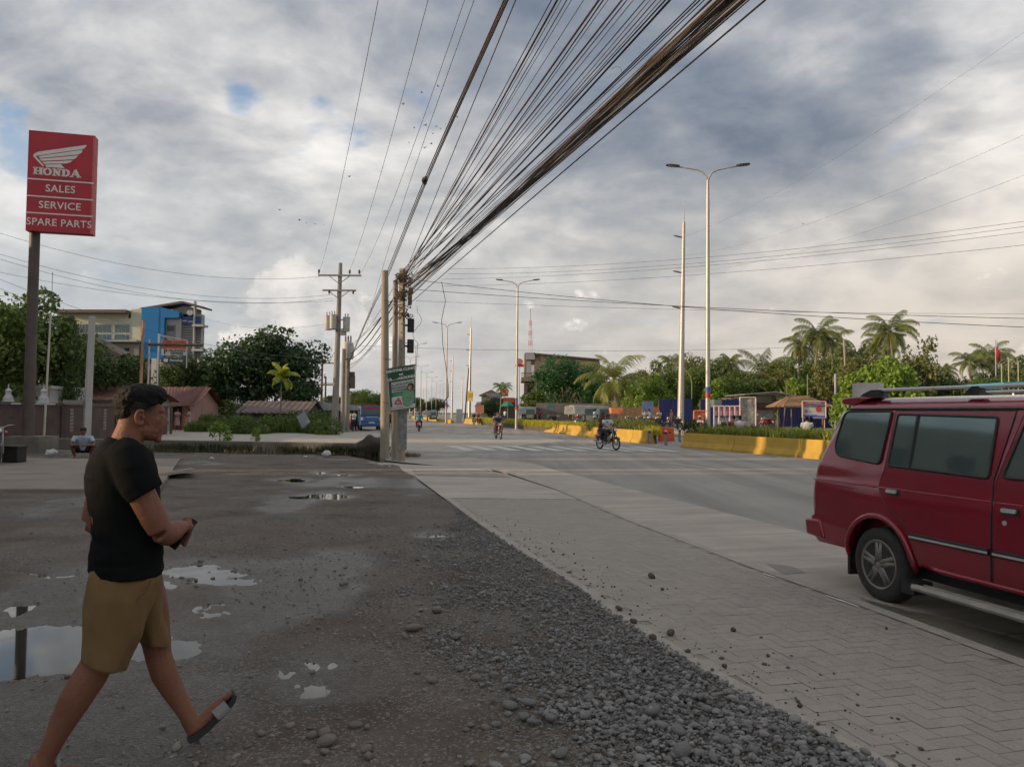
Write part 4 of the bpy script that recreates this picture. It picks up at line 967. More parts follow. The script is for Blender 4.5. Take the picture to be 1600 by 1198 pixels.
# --- weathered wall running back on the left
M_wall = mat('old_wall', (.115, .075, .065), .9, .4, 1.2, .6, 12, col2=(.05, .04, .038), detail=9)
M_wcap = mat('wall_cap', (.09, .075, .068), .9, .3, 2, .4, 12)
M_blk = mat('wall_vent', (.22, .20, .18), .9, .3, 6)
wA = P(-30, 645, 27.2).xy; wB = P(262, 645, 50).xy
def wall():
    t = empty('boundary_wall', (wA.x, wA.y, 0), 0, 'stained dark brown boundary wall with pale vent blocks behind the squatting man', 'wall')
    d = Vector((wB.x-wA.x, wB.y-wA.y, 0)); L_ = d.length; t.rotation_euler[2] = math.atan2(d.y, d.x)
    g = MB(); g.bb(-14, L_, 0, .2, -.05, 1.72); g.build('wall_body', M_wall, t)
    g = MB(); g.bb(-14, L_+.05, -.06, .26, 1.72, 1.84); g.build('coping', M_wcap, t)
    u = d.normalized(); 
    for k in range(-4, 8):
        g = MB(); g.bb(3.4*k-.18, 3.4*k+.18, -.07, 0., -.05, 1.72); g.build('pilaster', M_wall, t)
    for px in (111, 163, 214):
        rayd = ray(px, 660); n = Vector((-u.y, u.x)); 
        s = None
        # intersection with the wall line
        o2 = Vector((0, 0)); dv = rayd.xy; A_ = Vector((wA.x, wA.y)); cr = dv.x*u.y-dv.y*u.x
        s = (dv.y*A_.x-dv.x*A_.y)/cr if abs(cr) > 1e-9 else 0
        s = -( (A_.x*dv.y-A_.y*dv.x)/(u.x*dv.y-u.y*dv.x) )
        g = MB()
        for j in range(7): g.bb(s-.19, s+.19, -.03, 0, .55+.155*j, .55+.155*j+.115)
        g.build('vent_blocks', M_blk, t)
wall()
# low kerb-like drain wall between lot and side road
M_low = mat('drain_wall', (.22, .20, .17), .9, .3, 1.5, .5, 20, col2=(.12, .11, .095), detail=8)
g = MB(); q0 = P(238, 645, 29.5); q1 = P(560, 645, 28.2)
dv = (q1-q0); dv.z = 0; n_ = Vector((-dv.y, dv.x, 0)).normalized()*.55
g.prism([(q0.x-4, q0.y+.3), (q1.x, q1.y), (q1.x+.2, q1.y+.5), (q0.x-4, q0.y+.9)], -.05, .43)
tag(g.build('low_wall', M_low), 'low grey concrete wall along the far edge of the lot', 'wall')
g = MB(); g.prism([(q0.x-4, q0.y+1.0), (q1.x+.4, q1.y+.7), (q1.x+.9, q1.y+1.2), (q0.x-4, q0.y+6.)], -.05, .20); tag(g.build('kerb_bank', mat('bank', (.24, .225, .19), .9, .2, 2, .3, 20)), kind='structure')
# concrete apron and loose slabs at left
M_apron = mat('apron', (.205, .178, .15), .88, .2, .9, .35, 50, detail=8)
g = MB(); A_, B_, C_, D_ = G(-700, 778), G(248, 773), G(281, 722), G(-400, 722)
g.prism([(A_.x-6, A_.y), (B_.x, B_.y), (C_.x, C_.y), (D_.x-6, D_.y)], -.03, .11); tag(g.build('pavement_apron', M_apron), kind='structure')
g = MB(); X = Matrix.Translation(G(262, 746)+Vector((0, 0, .10))) @ Matrix.Rotation(R(-9), 4, 'Y') @ Matrix.Rotation(R(24), 4, 'Z'); g.X = X; g.bb(-.55, .55, -.75, .75, -.035, .035)
tag(g.build('loose_slab', M_conc), 'loose tilted concrete slab at the corner of the apron', 'slab')
# pinkish and other low houses with rusty roofs
M_rust = mat('rust_roof', (.20, .085, .075), .75, .35, .7, .3, 10, col2=(.11, .055, .05), stretch=(1, 4, 1), detail=8)
M_rust2 = mat('rust_roof_grey', (.17, .125, .115), .75, .35, .7, .3, 10, col2=(.10, .075, .07), detail=8)
M_pink = mat('pink_plaster', (.36, .21, .19), .9, .15, 1.5, .2, 20)
M_drk = mat('dark_interior', (.018, .017, .016), .9, .3, 2)
M_plast = mat('grey_plaster', (.30, .29, .27), .9, .2, 1.)
def corr(mb, A, B, C, D, n=40, amp=.035):
    """corrugated sheet: ridge A->B, eave D->C; ribs run ridge to eave"""
    A, B, C, D = map(Vector, (A, B, C, D)); nn = (B-A).cross(D-A).normalized(); nn = nn if nn.z > 0 else -nn; vs, fs = [], []
    for k in range(n*4+1):
        u = k/(n*4); o = nn*amp*math.sin(u*n*2*math.pi); vs += [A.lerp(B, u)+o, D.lerp(C, u)+o]
    o_ = len(vs)
    vs += [v-nn*.02 for v in vs]
    for k in range(n*4): fs += [(2*k, 2*k+1, 2*k+3, 2*k+2), (o_+2*k+2, o_+2*k+3, o_+2*k+1, o_+2*k)]
    mb.add(vs, fs)
def house(name, label, px0, px1, Y, ytop, ywall, depth, mw, mr, skew=0., over=.5, cat='house', flip=False, ridge=None, door=None):
    x0, x1 = PX(px0, Y), PX(px1, Y); zw = P((px0+px1)/2, ywall, Y).z; zt = P((px0+px1)/2, ytop, Y+depth*.5).z
    t = empty(name, ((x0+x1)/2, Y, 0), skew, label, cat); hw = (x1-x0)/2
    g = MB(); g.prism([(-hw, zw+.0), (-hw, -.05), (hw, -.05), (hw, zw+.0)], 0, depth, lambda x, y, h: (x, h, y))
    g.prism([(0, zw), (depth/2, zt-.05), (depth, zw)], -hw, -hw+.12, lambda x, y, h: (h, x, y)); g.prism([(0, zw), (depth/2, zt-.05), (depth, zw)], hw-.12, hw, lambda x, y, h: (h, x, y))
    g.build('wall', mw, t)
    g = MB(); n = max(8, int(hw*2/.45)); corr(g, (-hw-over, depth/2, zt+.04), (hw+over, depth/2, zt+.04), (hw+over, -over, zw-.12), (-hw-over, -over, zw-.12), n); corr(g, (-hw-over, depth/2, zt+.04), (hw+over, depth/2, zt+.04), (hw+over, depth+over, zw-.1), (-hw-over, depth+over, zw-.1), n)
    g.build('roof', mr, t, True)
    for (a_, b_, c_, d_, nm) in (door or []):
        g = MB(); g.bb(a_, b_, -.03, .0, c_, d_); g.build(nm, M_drk, t)
    return t
house('low_house', 'long low house with rusty red roof behind the brown wall', 80, 190, 50, 602, 622, 7, M_plast, M_rust, door=[(-1.8, 1.8, 1.0, 1.75, 'window')])
house('pink_house', 'pink walled house with rusty red roof beside the two women', 236, 296, 61, 605, 632, 7, M_pink, M_rust, skew=.06, door=[(.2, .9, 0, 2.0, 'door')])
# sagging lean-to roof on the pink house
g = MB(); corr(g, P(258, 606, 62), P(322, 604, 60), P(300, 633, 59), P(258, 636, 59), 12, .03); o = tag(g.build('porch_roof', M_rust, None, True), 'sagging rusty porch roof hanging off the pink house', 'roof')
g = MB(); g.cyl(tuple(P(296, 645, 58.3).xy)+(0,), tuple(P(296, 645, 58.3))[:2]+(P(296, 634, 58.3).z,), .06, n=8); g.build('post', M_wood, o)
house('shed', 'low open shed with brown sheet roof under the big round tree', 374, 476, 66, 627, 643, 6, mat('shed_dark', (.06, .05, .042), .9, .3, 2), M_rust2, over=.3)
# pale kiosk with finials behind the wall
def finial_house():
    Y = 45.; x0, x1 = PX(-70, Y), PX(77, Y); t = empty('pale_house', ((x0+x1)/2, Y, 0), 0, 'pale grey low house behind the wall at the left edge', 'house'); hw = (x1-x0)/2
    z = P(40, 607, Y).z; g = MB(); g.bb(-hw, hw, 0, 4, -.05, z); g.build('wall', mat('pale_wall', (.34, .35, .36), .8, .15, 1.), t); g = MB(); g.bb(-hw-.1, hw+.1, -.1, 4.1, z, z+.18); g.build('roof_slab', mat('pale_wall2', (.42, .43, .44), .8, .1, 1.), t)
    g = MB(); g.bb(hw-1.6, hw-.9, -.03, 0, 1.4, z-.3); g.bb(hw-3.6, hw-2.9, -.03, 0, 1.4, z-.3); g.build('window', M_drk, t)
finial_house()
Mfin = mat('finial_white', (.42, .43, .45), .7, .2, 3)
fb = None
for i, (px, lab) in enumerate([(12, 'white lantern shaped finial on the wall left of the sign pole'), (67, 'white lantern shaped finial on the wall right of the sign pole')]):
    Y = 29.5; x = PX(px, Y); t = empty('wall_finial', (x, Y, 1.80), 0, lab, 'finial', 'white finials on the wall')
    g = MB(); g.lathe((0, 0, 0), [(.26, 0), (.26, .05), (.22, .08), (.2, .2), (.13, .3), (.11, .42), (.15, .46), (.11, .5), (.03, .56), (.025, .7), (.0, .74)], 4); g.build('finial_body', Mfin, t); g = MB(); g.bb(-.3, .3, -.3, .3, -.06, 0); g.build('finial_base', Mfin, t)
# thin poles on the left
def thin(name, px, py0, py1, Y, r_, m, lab, cat='pole', lean=0):
    x = PX(px, Y); z1 = P(px, py0, Y).z; z0 = P(px, py1, Y).z if py1 else 0
    g = MB(); g.tube([(0, 0, z0), (lean, 0, z1)], [r_, r_*.8], 10); o = g.build(name, m, None, True, angle=40); o.location = (x, Y, 0); return tag(o, lab, cat)
thin('antenna_mast', 69.5, 488, 0, 31, .045, mat('mast_pale', (.50, .50, .42), .5, .1, 2), 'thin pale mast rising right of the sign pole', lean=.12)
thin('antenna_tip', 75, 425, 488, 31, .012, M_wireg, 'hair thin aerial on top of the pale mast', 'aerial')
thin('standpipe', 43.5, 573, 0, 31, .06, mat('pipe_ochre', (.42, .33, .14), .6, .15, 3), 'short ochre pipe half hidden by the sign pole', 'pipe')
t, H = conc_pole('concrete_post', 136, 34, 494, .20, .155, mat('post_grey', (.42, .42, .41), .8, .15, 1., .3, 20), (.1, 0), 'stout pale grey concrete post behind the brown wall', sq=True)
g = MB(); g.bb(-1.0, -.1, -.15, .15, 1.8, 1.98); g.build('stub_beam', M_conc, t)
t, H = conc_pole('service_pole', 217.5, 45, 500, .10, .075, mat('pole_brownish', (.34, .20, .12), .7, .3, 2), (.1, 0), 'slim brown service pole in front of the blue building')
thin('steel_post', 230, 530, 0, 46, .07, M_steel, 'short grey steel post right of the brown service pole', lean=0)
# beam across
g = MB(); a_, b_ = P(232, 538, 45.9), P(317, 539, 45.9); g.tube([a_, b_], .09, 6); tag(g.build('boom_arm', M_dark), 'dark horizontal boom in front of the orange sign', 'boom')
# --- the pawnshop sign on its frame
def pawn():
    Y = 70; xa, xb = PX(251, Y), PX(288, Y); t = empty('pawnshop_sign', ((xa+xb)/2, Y, 0), R(6), 'stack of orange, white and dark signboards on a grey frame', 'sign'); w = (xb-xa); z = lambda py: P(270, py, Y).z
    for nm, y0, y1, m in (('orange_board', 532, 545, mat('board_orange', (.62, .16, .03), .6, .1, 2)), ('white_board', 545.4, 555, mat('board_white', (.46, .48, .48), .6, .08, 2)), ('dark_board', 559, 567, mat('board_navy', (.03, .05, .06), .6, .1, 2))):
        g = MB(); g.bb(-w/2, w/2, -.12, .12, z(y1), z(y0)); b = g.build(nm, m, t)
        F_ = lambda zz, x=0: frame((x, -.135, zz), (1, 0, 0))
        if nm == 'orange_board':
            dk = mat('letter_maroon', (.22, .03, .02), .6); text('lettering', 'CEBUANA', dk, b, F_(z(535.3)), .42, .01, .008, 1, 1.05); text('lettering', 'PAWNSHOP', dk, b, F_(z(541.6)), .42, .01, .008, 1, .95)
        if nm == 'white_board':
            dk = mat('letter_black', (.03, .03, .03), .6); text('lettering', 'PALAWAN', dk, b, F_(z(548), .28), .3, .01, .008, 1, 1.0); text('lettering', 'EXPRESS', dk, b, F_(z(552.3), .28), .3, .01, .008, 1, 1.0); text('emblem', 'P', dk, b, F_(z(550), -.72), .62, .01, .02)
        if nm == 'dark_board':
            lt = mat('letter_pale', (.5, .52, .55), .6); text('lettering', 'Pawnshop', lt, b, F_(z(563), .25), .28, .01, .004); g = MB(); g.bb(-.85, -.5, -.13, -.1, z(565.5), z(560.5)); g.build('emblem', lt, b)
    g = MB()
    g.bb(-w/2-.35, -w/2-.22, -.1, .1, -.05, z(522)); g.bb(w/2+.02, w/2+.1, -.1, .1, z(575), z(531)); g.tube([(-w/2-.25, 0, z(524)), (w/2, 0, z(531))], .04, 6); g.tube([(-w/2-.25, 0, z(524)), (-w/2+.9, 0, z(531))], .03, 6)
    g.build('sign_frame', M_steel, t)
pawn()

# --- cream and blue building
def big_building():
    Y = 112.; t = empty('office_building', (PX(222, Y), Y, 0), 0, 'cream and blue four storey building with a slanted roof and a clock', 'building'); ox = t.location.x
    X = lambda px, y=Y: PX(px, y)-ox
    Z = lambda py, y=Y: P(220, py, y).z
    cream = mat('cream_wall', (.56, .54, .40), .85, .06, .3); blue = mat('blue_cladding', (.008, .17, .44), .35, .08, .4); navy = mat('navy_cladding', (.02, .05, .17), .5, .1, .4); lgrey = mat('lgrey_wall', (.32, .33, .34), .8, .08, .4); dgrey = mat('dgrey_louvre', (.07, .07, .075), .7, .15, .4)
    glass = mat('office_glass', (.06, .11, .11), .15, .3, .6, spec=.8); rf = mat('roof_brown', (.12, .095, .085), .7, .15, 1.); white = mat('sill_white', (.42, .43, .42), .7, .08, 1)
    g = MB(); g.bb(X(84), X(222), 0, 16, -.05, Z(497)); g.bb(X(84), X(200), .0, 16, Z(497), Z(491)); g.prism([(X(196), Z(497)), (X(222), Z(497)), (X(222), Z(481)), (X(200), Z(484))], 0, 16, lambda x, y, h: (x, h, y)); wl = g.build('cream_wing', cream, t)
    g = MB(); g.prism([(X(84), Z(487)), (X(200), Z(486)), (X(200), Z(491)), (X(84), Z(491.5))], -1.6, 17, lambda x, y, h: (x, h, y)); g.build('eave_slab', rf, t)
    for row, (y0, y1) in enumerate(((508, 520), (523, 531), (534.5, 545))):
        for k, (xa, xb) in enumerate(((95, 111), (115, 134), (143, 170), (175, 199))):
            g = MB(); g.bb(X(xa)-.1, X(xb)+.1, -.06, 0, Z(y1)-.12, Z(y0)+.12); fr = g.build('window', white, t)
            g = MB(); n = 4
            for j in range(n):
                a_ = X(xa)+(X(xb)-X(xa))*j/n+.05; b_ = X(xa)+(X(xb)-X(xa))*(j+1)/n-.05; g.bb(a_, b_, -.09, -.06, Z(y1), Z(y0))
            g.build('pane', glass, fr)
    # blue slab at the corner
    g = MB(); g.bb(X(223), X(250), -1.2, 8, Z(562), Z(481.5)); g.build('blue_tower', blue, t)
    g = MB(); g.prism([(X(250), Z(480.5)), (X(280.5), Z(488)), (X(280.5), Z(497.5)), (X(258.5), Z(497.5)), (X(258.5), Z(560)), (X(250), Z(560))], -1.15, 6, lambda x, y, h: (x, h, y)); g.build('blue_return', blue, t)
    g = MB(); g.bb(X(258.8), X(282), -.6, 6, Z(600), Z(498)); g.build('grey_bay', lgrey, t)
    for y0, y1 in ((508, 530),):
        g = MB(); g.bb(X(260), X(273.5), -.66, -.6, Z(y1), Z(y0)); g.build('window', mat('grey_pane', (.16, .18, .19), .3, .1, 1), t); g = MB(); g.bb(X(260.5), X(272), -.7, -.66, Z(517.5), Z(509.5)); g.build('blind', dgrey, t)
    # right block with dark louvres
    g = MB(); g.bb(X(282), X(311), 0, 1.2, -.05, Z(490)); g.build('right_block', lgrey, t)
    g = MB(); g.bb(X(283.5), X(301), -.1, 0, Z(565), Z(506)); g.bb(X(303), X(311), -.1, 0, Z(565), Z(512)); lo = g.build('louvre_field', dgrey, t)
    g = MB()
    for k in range(22): g.bb(X(283.5), X(311), -.16, -.1, Z(508+2.6*k)-.05, Z(508+2.6*k)+.05)
    g.build('louvre', lgrey, lo)
    g = MB(); g.bb(X(282.5), X(311.5), -.35, 0, Z(507), Z(494)); g.build('navy_band', navy, t)
    g = MB(); g.bb(X(283), X(290), -.4, -.35, Z(502), Z(500)); g.bb(X(292), X(300), -.4, -.35, Z(503), Z(501)); g.build('band_lettering', white, t)
    g = MB(); g.bb(X(300.8), X(303), -.6, 0, -.05, Z(470)); g.build('pilaster', white, t)
    for py in (509, 547):
        g = MB(); g.bb(X(302.6), X(320), -1.4, .5, Z(py)-.15, Z(py)+.15); g.build('canopy', white, t)
    # clock gable under the slanted roof
    g = MB(); g.prism([(X(262), Z(484)), (X(285), Z(476.5)), (X(303), Z(481)), (X(303), Z(494)), (X(262), Z(494))], .0, 1.8, lambda x, y, h: (x, h, y)); g.build('gable', mat('gable_grey', (.21, .20, .19), .85, .1, .6), t)
    g = MB(); g.prism([(X(217), Z(482)), (X(283), Z(470.5)), (X(317), Z(479)), (X(316), Z(481.5)), (X(285), Z(474)), (X(222), Z(484))], -.7, 2.6, lambda x, y, h: (x, h, y)); g.build('slanted_roof', rf, t)
    g = MB(); c = ((X(293)), -.12, Z(488)); g.lathe((0, 0, 0), [(0, 0), (.43, 0), (.43, .1), (0, .1)], 24, 'Y'); ck = g.build('clock', mat('clock_face', (.52, .53, .55), .5, .05, 1), t); ck.location = (c[0], -.14, c[2]); ck.scale = (1., 1, 1.)
    g = MB(); g.bb(-.02, .02, -.03, -.01, -.02, .32); g.bb(0, .2, -.03, -.01, -.02, .02); g.build('clock_hand', M_drk, ck)
    # low extension with blue window surround
    g = MB(); g.bb(X(155), X(176), -2.2, 0, -.05, Z(531.5)); g.build('blue_box', blue, t); g = MB(); g.bb(X(158), X(173), -2.26, -2.2, Z(542), Z(534)); g.build('box_window', mat('taupe_glass', (.12, .09, .08), .4), t)
    g = MB(); g.bb(X(176), X(222), -1.5, 0, -.05, Z(537)); ex = g.build('extension', mat('ext_wall', (.24, .235, .20), .85, .1, 1), t); g = MB(); g.bb(X(174), X(224), -2.6, .2, Z(536.5), Z(534)); g.build('extension_roof', lgrey, ex); g = MB(); g.bb(X(200), X(207), -1.56, -1.5, Z(550), Z(545)); g.build('window', M_drk, t)
big_building()
# dark gable shed in front of it, grey slatted box
g = MB(); Y = 85; pts = [(PX(150, Y), P(150, 531, Y).z), (PX(246, Y), P(246, 582, Y).z), (PX(246, Y), 0), (PX(150, Y), 0)]
g.prism(pts, Y, Y+2, lambda x, y, h: (x, h, y)); sh = tag(g.build('dark_gable_shed', mat('shed_charcoal', (.025, .027, .032), .7, .15, .5)), 'charcoal shed wall with a sloping roofline before the cream building', 'shed')
g = MB(); g.prism([(pts[0][0]-.5, pts[0][1]+.25), (pts[1][0]+.3, pts[1][1]-.1), (pts[1][0]+.3, pts[1][1]-.3), (pts[0][0]-.5, pts[0][1])], Y-.3, Y+2.3, lambda x, y, h: (x, h, y)); g.build('roof_edge', M_rust2, sh)
Y = 76; a_ = P(246, 568, Y); b_ = P(258, 585, Y); g = MB()
for k in range(6): z = a_.z+(b_.z-a_.z)*k/5; g.bb(a_.x-.1, b_.x, Y, Y+1.5, z-.06, z+.06)
g.bb(a_.x-.6, a_.x-.1, Y, Y+3, 0, P(240, 560, Y).z); tag(g.build('slatted_balcony', mat('slat_white', (.45, .46, .47), .6, .1, 1)), 'white slatted balcony left of the pawnshop signboards', 'balcony')
g = MB(); Y = 78; g.bb(PX(256, Y), PX(283, Y), Y, Y+5, 0, P(270, 572, Y).z); gb = tag(g.build('grey_shop', mat('shop_grey', (.26, .28, .30), .7, .15, .6)), 'grey shopfront right below the pawnshop signboards', 'building'); g = MB(); g.bb(PX(259, Y), PX(274, Y), Y-.05, Y, P(270, 600, Y).z, P(270, 585, Y).z); g.build('shutter', mat('shutter_beige', (.22, .20, .15), .7, .2, 1), gb)
# fallen sheet and blue shop behind bushes
g = MB(); g.X = Matrix.Translation(P(474, 655, 52)) @ Matrix.Rotation(R(-38), 4, 'Y') @ Matrix.Rotation(R(55), 4, 'X'); corr(g, (-.34, .6, 0), (.34, .6, 0), (.34, -.6, 0), (-.34, -.6, 0), 8, .02)
tag(g.build('metal_sheet', mat('zinc_sheet', (.19, .215, .24), .45, .15, 2, metal=.4), None, True), 'loose grey corrugated sheet leaning among the bushes', 'sheet')
g = MB(); Y = 92; g.bb(PX(318, Y), PX(380, Y), Y, Y+6, 0, P(350, 632, Y).z); sb = tag(g.build('blue_shop', mat('shop_dim_blue', (.12, .16, .22), .8, .3, .8)), 'dim bluish shopfront deep under the big round tree', 'building'); g = MB(); g.bb(PX(322, Y), PX(350, Y), Y-.5, Y, 0, P(350, 640, Y).z); g.build('opening', M_drk, sb)
# dark roofed market shed behind the jeepney
g = MB(); Y = 82; corr(g, P(500, 628, Y+4), P(572, 634, Y+4), P(572, 641, Y-2), P(492, 641, Y-2), 14, .04); ms = tag(g.build('market_roof', mat('roof_slate', (.075, .075, .08), .6, .2, 1), None, True), 'low dark sheet roof behind the poles at the corner', 'roof'); g = MB()
for px in (500, 530, 560): g.cyl((PX(px, Y), Y, 0), (PX(px, Y), Y, P(px, 640, Y).z), .07, n=6)
g.bb(PX(497, Y), PX(572, Y), Y+3, Y+3.1, 0, 2.1); g.build('shop_back', M_drk, ms)
# litter at the foot of the wall
M_bag = mat('plastic_white', (.50, .52, .55), .45, .15, 8, .3, 30)
for px, py, r_, lab in [(80, 716, .14, 'crumpled white plastic bag on the ground by the wall'), (78, 706, .06, 'small white scrap beside the plastic bag'), (68, 705, .05, 'white scrap near the sign plinth'), (510, 715, .13, 'white plastic bag on the verge left of the poles'), (331, 720, .06, 'small white scrap under the low wall'), (477, 717, .05, 'tiny scrap of paper on the verge')]:
    c = G(px, py, .0); c.z = 0.1 if px < 200 else .04; g = MB(); g.ell((0, 0, r_*.6), (r_*1.3, r_, r_*.8), nu=12, nv=8)
    for i_, v in enumerate(g.v): g.v[i_] = tuple(Vector(v)*(1+.35*mnoise.noise(Vector(v)*14+Vector((px, 0, 0)))))
    o = g.build('litter', M_bag, None, False); o.location = c; tag(o, lab, 'litter', 'scraps of litter')
g = MB(); g.ell((0, 0, .3), (.65, .4, .38), nu=16, nv=10)
for i_, v in enumerate(g.v): g.v[i_] = tuple(Vector(v)*(1+.3*mnoise.noise(Vector(v)*3)))
o = g.build('earth_heap', mat('earth_dark', (.05, .04, .032), .95, .3, 6, .8, 20), None, True); o.location = G(582, 711); tag(o, 'dark heap of earth at the end of the low wall', 'heap')
# --- unseen blocks added beyond the left edge to shade the lot and the road
M_off = mat('render_grey', (.34, .32, .29), .9, .12, .6)
def block(name, y0, y1, H, lab, x0=-38, x1=-30):
    t = empty(name, (x1, (y0+y1)/2, 0), 0, lab, 'building'); L_ = (y1-y0)/2
    k_ = (x1-x0)*math.tan(R(SUN_AZ)); g = MB(); g.prism([(0, -L_), (0, L_), (x0-x1, L_-k_), (x0-x1, -L_-k_)], -.05, H); g.build('wall', M_off, t)  # footprint sheared along the sun so the gaps let strips of light through
    n = int((y1-y0)/3)
    for k in range(n):
        for z in np.arange(1.1, H-1.3, 3.1):
            yy = -L_+(k+.5)*2*L_/n; g = MB(); g.bb(-.02, .03, yy-.7, yy+.7, z, z+1.4); g.build('window', M_drk, t)
    return t
block('shade_caster', -45, -2.38, 12, 'added grey shade caster, unseen beyond the left edge of the view')
block('shade_caster_annexe', -1.92, 14.15, 12, 'second added grey shade caster beyond the left edge, next to the first')
block('shade_caster_link', -2.38, -1.92, 7.3, 'narrow low link between the two added shade casters')  # kept low so a strip of sun reaches the walking man
block('shade_caster_narrow', 14.5, 15.4, 12, 'narrow added shade caster between two sun slots beyond the left edge')
block('shade_caster_row', 16.0, 20.3, 9.7, 'added grey shade caster beyond the left edge after the second sun slot')
block('shade_caster_row', 20.3, 21.6, 6.6, 'low added shade caster between two taller ones')
block('shade_caster_row', 21.6, 23.8, 10.3, 'narrow added shade caster beyond the low one'); block('shade_caster_row', 24.25, 35.5, 10.1, 'long added shade caster farthest along the left edge')
# ================================================================== THE RED VEHICLE
def outward(o):
    bm = bmesh.new(); bm.from_mesh(o.data); bmesh.ops.recalc_face_normals(bm, faces=bm.faces); bm.to_mesh(o.data); bm.free()
def van():
    TH = math.atan2(-math.cos(R(14.7)), math.sin(R(14.7)))
    O = Vector((3.2255, 6.667, 0)); fr = Vector((math.cos(TH), math.sin(TH), 0)); out = Vector((math.sin(TH), -math.cos(TH), 0))   # out = towards the footway
    t = empty('parked_van', O, TH, 'dark red people carrier with a silver roof rail parked by the kerb', 'van')
    SZ = [(.30, .06), (.36, .03), (.44, .006), (.55, 0), (.62, 0), (.78, .0), (.90, .004), (.985, .014), (1.0, .02), (1.13, .028), (1.16, .036), (1.64, .115), (1.665, .125), (1.70, .15), (1.735, .20), (1.765, .30), (1.78, .45)]
    S = lambda z: float(np.interp(z, [q[0] for q in SZ], [q[1] for q in SZ]))
    def vp(px, py, dy=0.):
        y = 0.
        for _ in range(4):
            d = ray(px, py); k = ((O-out*y-CC).dot(out))/d.dot(out); q = CC+d*k; z = q.z; y = S(z)+dy
        return ((q-O).dot(fr), z)
    paint = mat('red_paint', (.27, .006, .026), .26, .12, 1.6, .0, coat=.8, col2=(.20, .005, .019)); nt, N, L, b = nodes_of(paint)
    b.inputs['Metallic'].default_value = .25
    glassm = mat('tinted_glass', (.155, .215, .21), .05, .08, 2, metal=.62, spec=.8); rub = M_black
    chrome = mat('chrome', (.62, .62, .62), .3, .1, 6, metal=.55); plast = mat('trim_black', (.02, .02, .022), .45, .2, 8); alu = mat('rail_alu', (.60, .62, .64), .4, .1, 4, metal=.35)
    UR = [(.30, -.96), (.36, -1.0), (.42, -1.06), (.62, -1.10), (.64, -1.05), (.8, -1.06), (1.0, -1.05), (1.13, -1.02), (1.3, -.93), (1.6, -.73), (1.66, -.68), (1.70, -.66), (1.735, -.60), (1.765, -.50), (1.78, -.35)]
    UF = [(.30, 3.1), (.36, 3.2), (.42, 3.25), (.62, 3.27), (.8, 3.22), (.95, 3.1), (1.0, 2.95), (1.06, 2.6), (1.13, 2.25), (1.3, 2.08), (1.6, 1.75), (1.66, 1.68), (1.70, 1.62), (1.735, 1.52), (1.765, 1.35), (1.78, 1.1)]
    W_ = 1.66
    rings = []
    for z in [.38, .40, .42, .44, .50, .55, .62, .64, .72, .80, .88, .94, .985, 1.0, 1.06, 1.13, 1.16, 1.22, 1.3, 1.45, 1.6, 1.64, 1.665, 1.70, 1.735, 1.765, 1.78]:
        u0 = float(np.interp(z, *zip(*UR))); u1 = float(np.interp(z, *zip(*UF))); s = S(z); rr_ = min(.16, (u1-u0)/4)
        ring = []
        c = [(u1-rr_*1.6, s+rr_, -90), (u1-rr_*1.6, W_-s-rr_, 0), (u0+rr_*.8, W_-s-rr_, 90), (u0+rr_*.8, s+rr_, 180)]
        for i, (cx, cy, a0) in enumerate(c):
            sxr = rr_*1.6 if i < 2 else rr_*.8
            for k in range(7):
                a_ = R(a0+15*k); ring.append(Vector((cx+math.cos(a_)*sxr, cy+math.sin(a_)*rr_, z)))
        # points along the long sides so the side panels stay true
        rings.append(ring)
    g = MB(); g.loft(rings); body = g.build('body', [paint], t, True, angle=38); outward(body)
    # wheel arches
    dgm = []
    for ux in (-.08, 2.62):
        for yy in (-.2, W_-.14):
            h = MB(); h.lathe((ux, yy, .33), [(.40, 0), (.40, .34)], 40, 'Y'); c = h.build('cut', rub); c.parent = t; outward(c); dgm.append(c)
            md = body.modifiers.new('b', 'BOOLEAN'); md.object = c; md.operation = 'DIFFERENCE'; md.solver = 'EXACT'
    bpy.context.view_layer.update()
    dg = bpy.context.evaluated_depsgraph_get(); me = bpy.data.meshes.new_from_object(body.evaluated_get(dg)); body.modifiers.clear(); body.data = me
    for c in dgm: bpy.data.objects.remove(c)
    me.polygons.foreach_set('use_smooth', [True]*len(me.polygons)); me.set_sharp_from_angle(angle=R(38))
    g = MB(); g.bb(-.45, 3.0, .14, W_-.14, .26, .38); g.build('underbody', rub, t)
    def P3(u, z, o=0.): return Vector((u, S(z)-o, z))
    for ux in (-.08, 2.62):                                 # flared lip
        g = MB(); pts = []
        for k in range(25):
            a_ = R(-8+196*k/24); z = .33+.405*math.sin(a_); u = ux+.405*math.cos(a_)
            if z > .30: pts.append(P3(u, z, .012))
        g.tube(pts, [.026]*len(pts), 8); g.build('wheel_arch_lip', paint, body, True)
        g = MB(); q = [(ux+.398*math.cos(R(-2+184*k/24)), .33+.398*math.sin(R(-2+184*k/24))) for k in range(25)]; g.loft([[Vector((x_, yy, z_)) for x_, z_ in q+[(ux-.2, .34), (ux+.2, .34)]] for yy in (.06, .30)], False); g.build('arch_liner', rub, t)
    # a side patch between two edges given as u(z)
    def patch(name, m, par, zl, zr, z0, z1, off=.006, n=18):
        vs, fs = [], []
        for k in range(n+1):
            z = z0+(z1-z0)*k/n; a_, b_ = zl(z), zr(z)
            for j in range(5): vs.append(P3(a_+(b_-a_)*j/4, z, off))
        for k in range(n):
            for j in range(4): q = k*5+j; fs.append((q, q+1, q+6, q+5))
        o_ = len(vs); vs += [Vector((v.x, v.y+off+.004, v.z)) for v in vs]
        rim = [j for j in range(5)]+[k*5+4 for k in range(1, n+1)]+[n*5+j for j in range(3, -1, -1)]+[k*5 for k in range(n-1, 0, -1)]
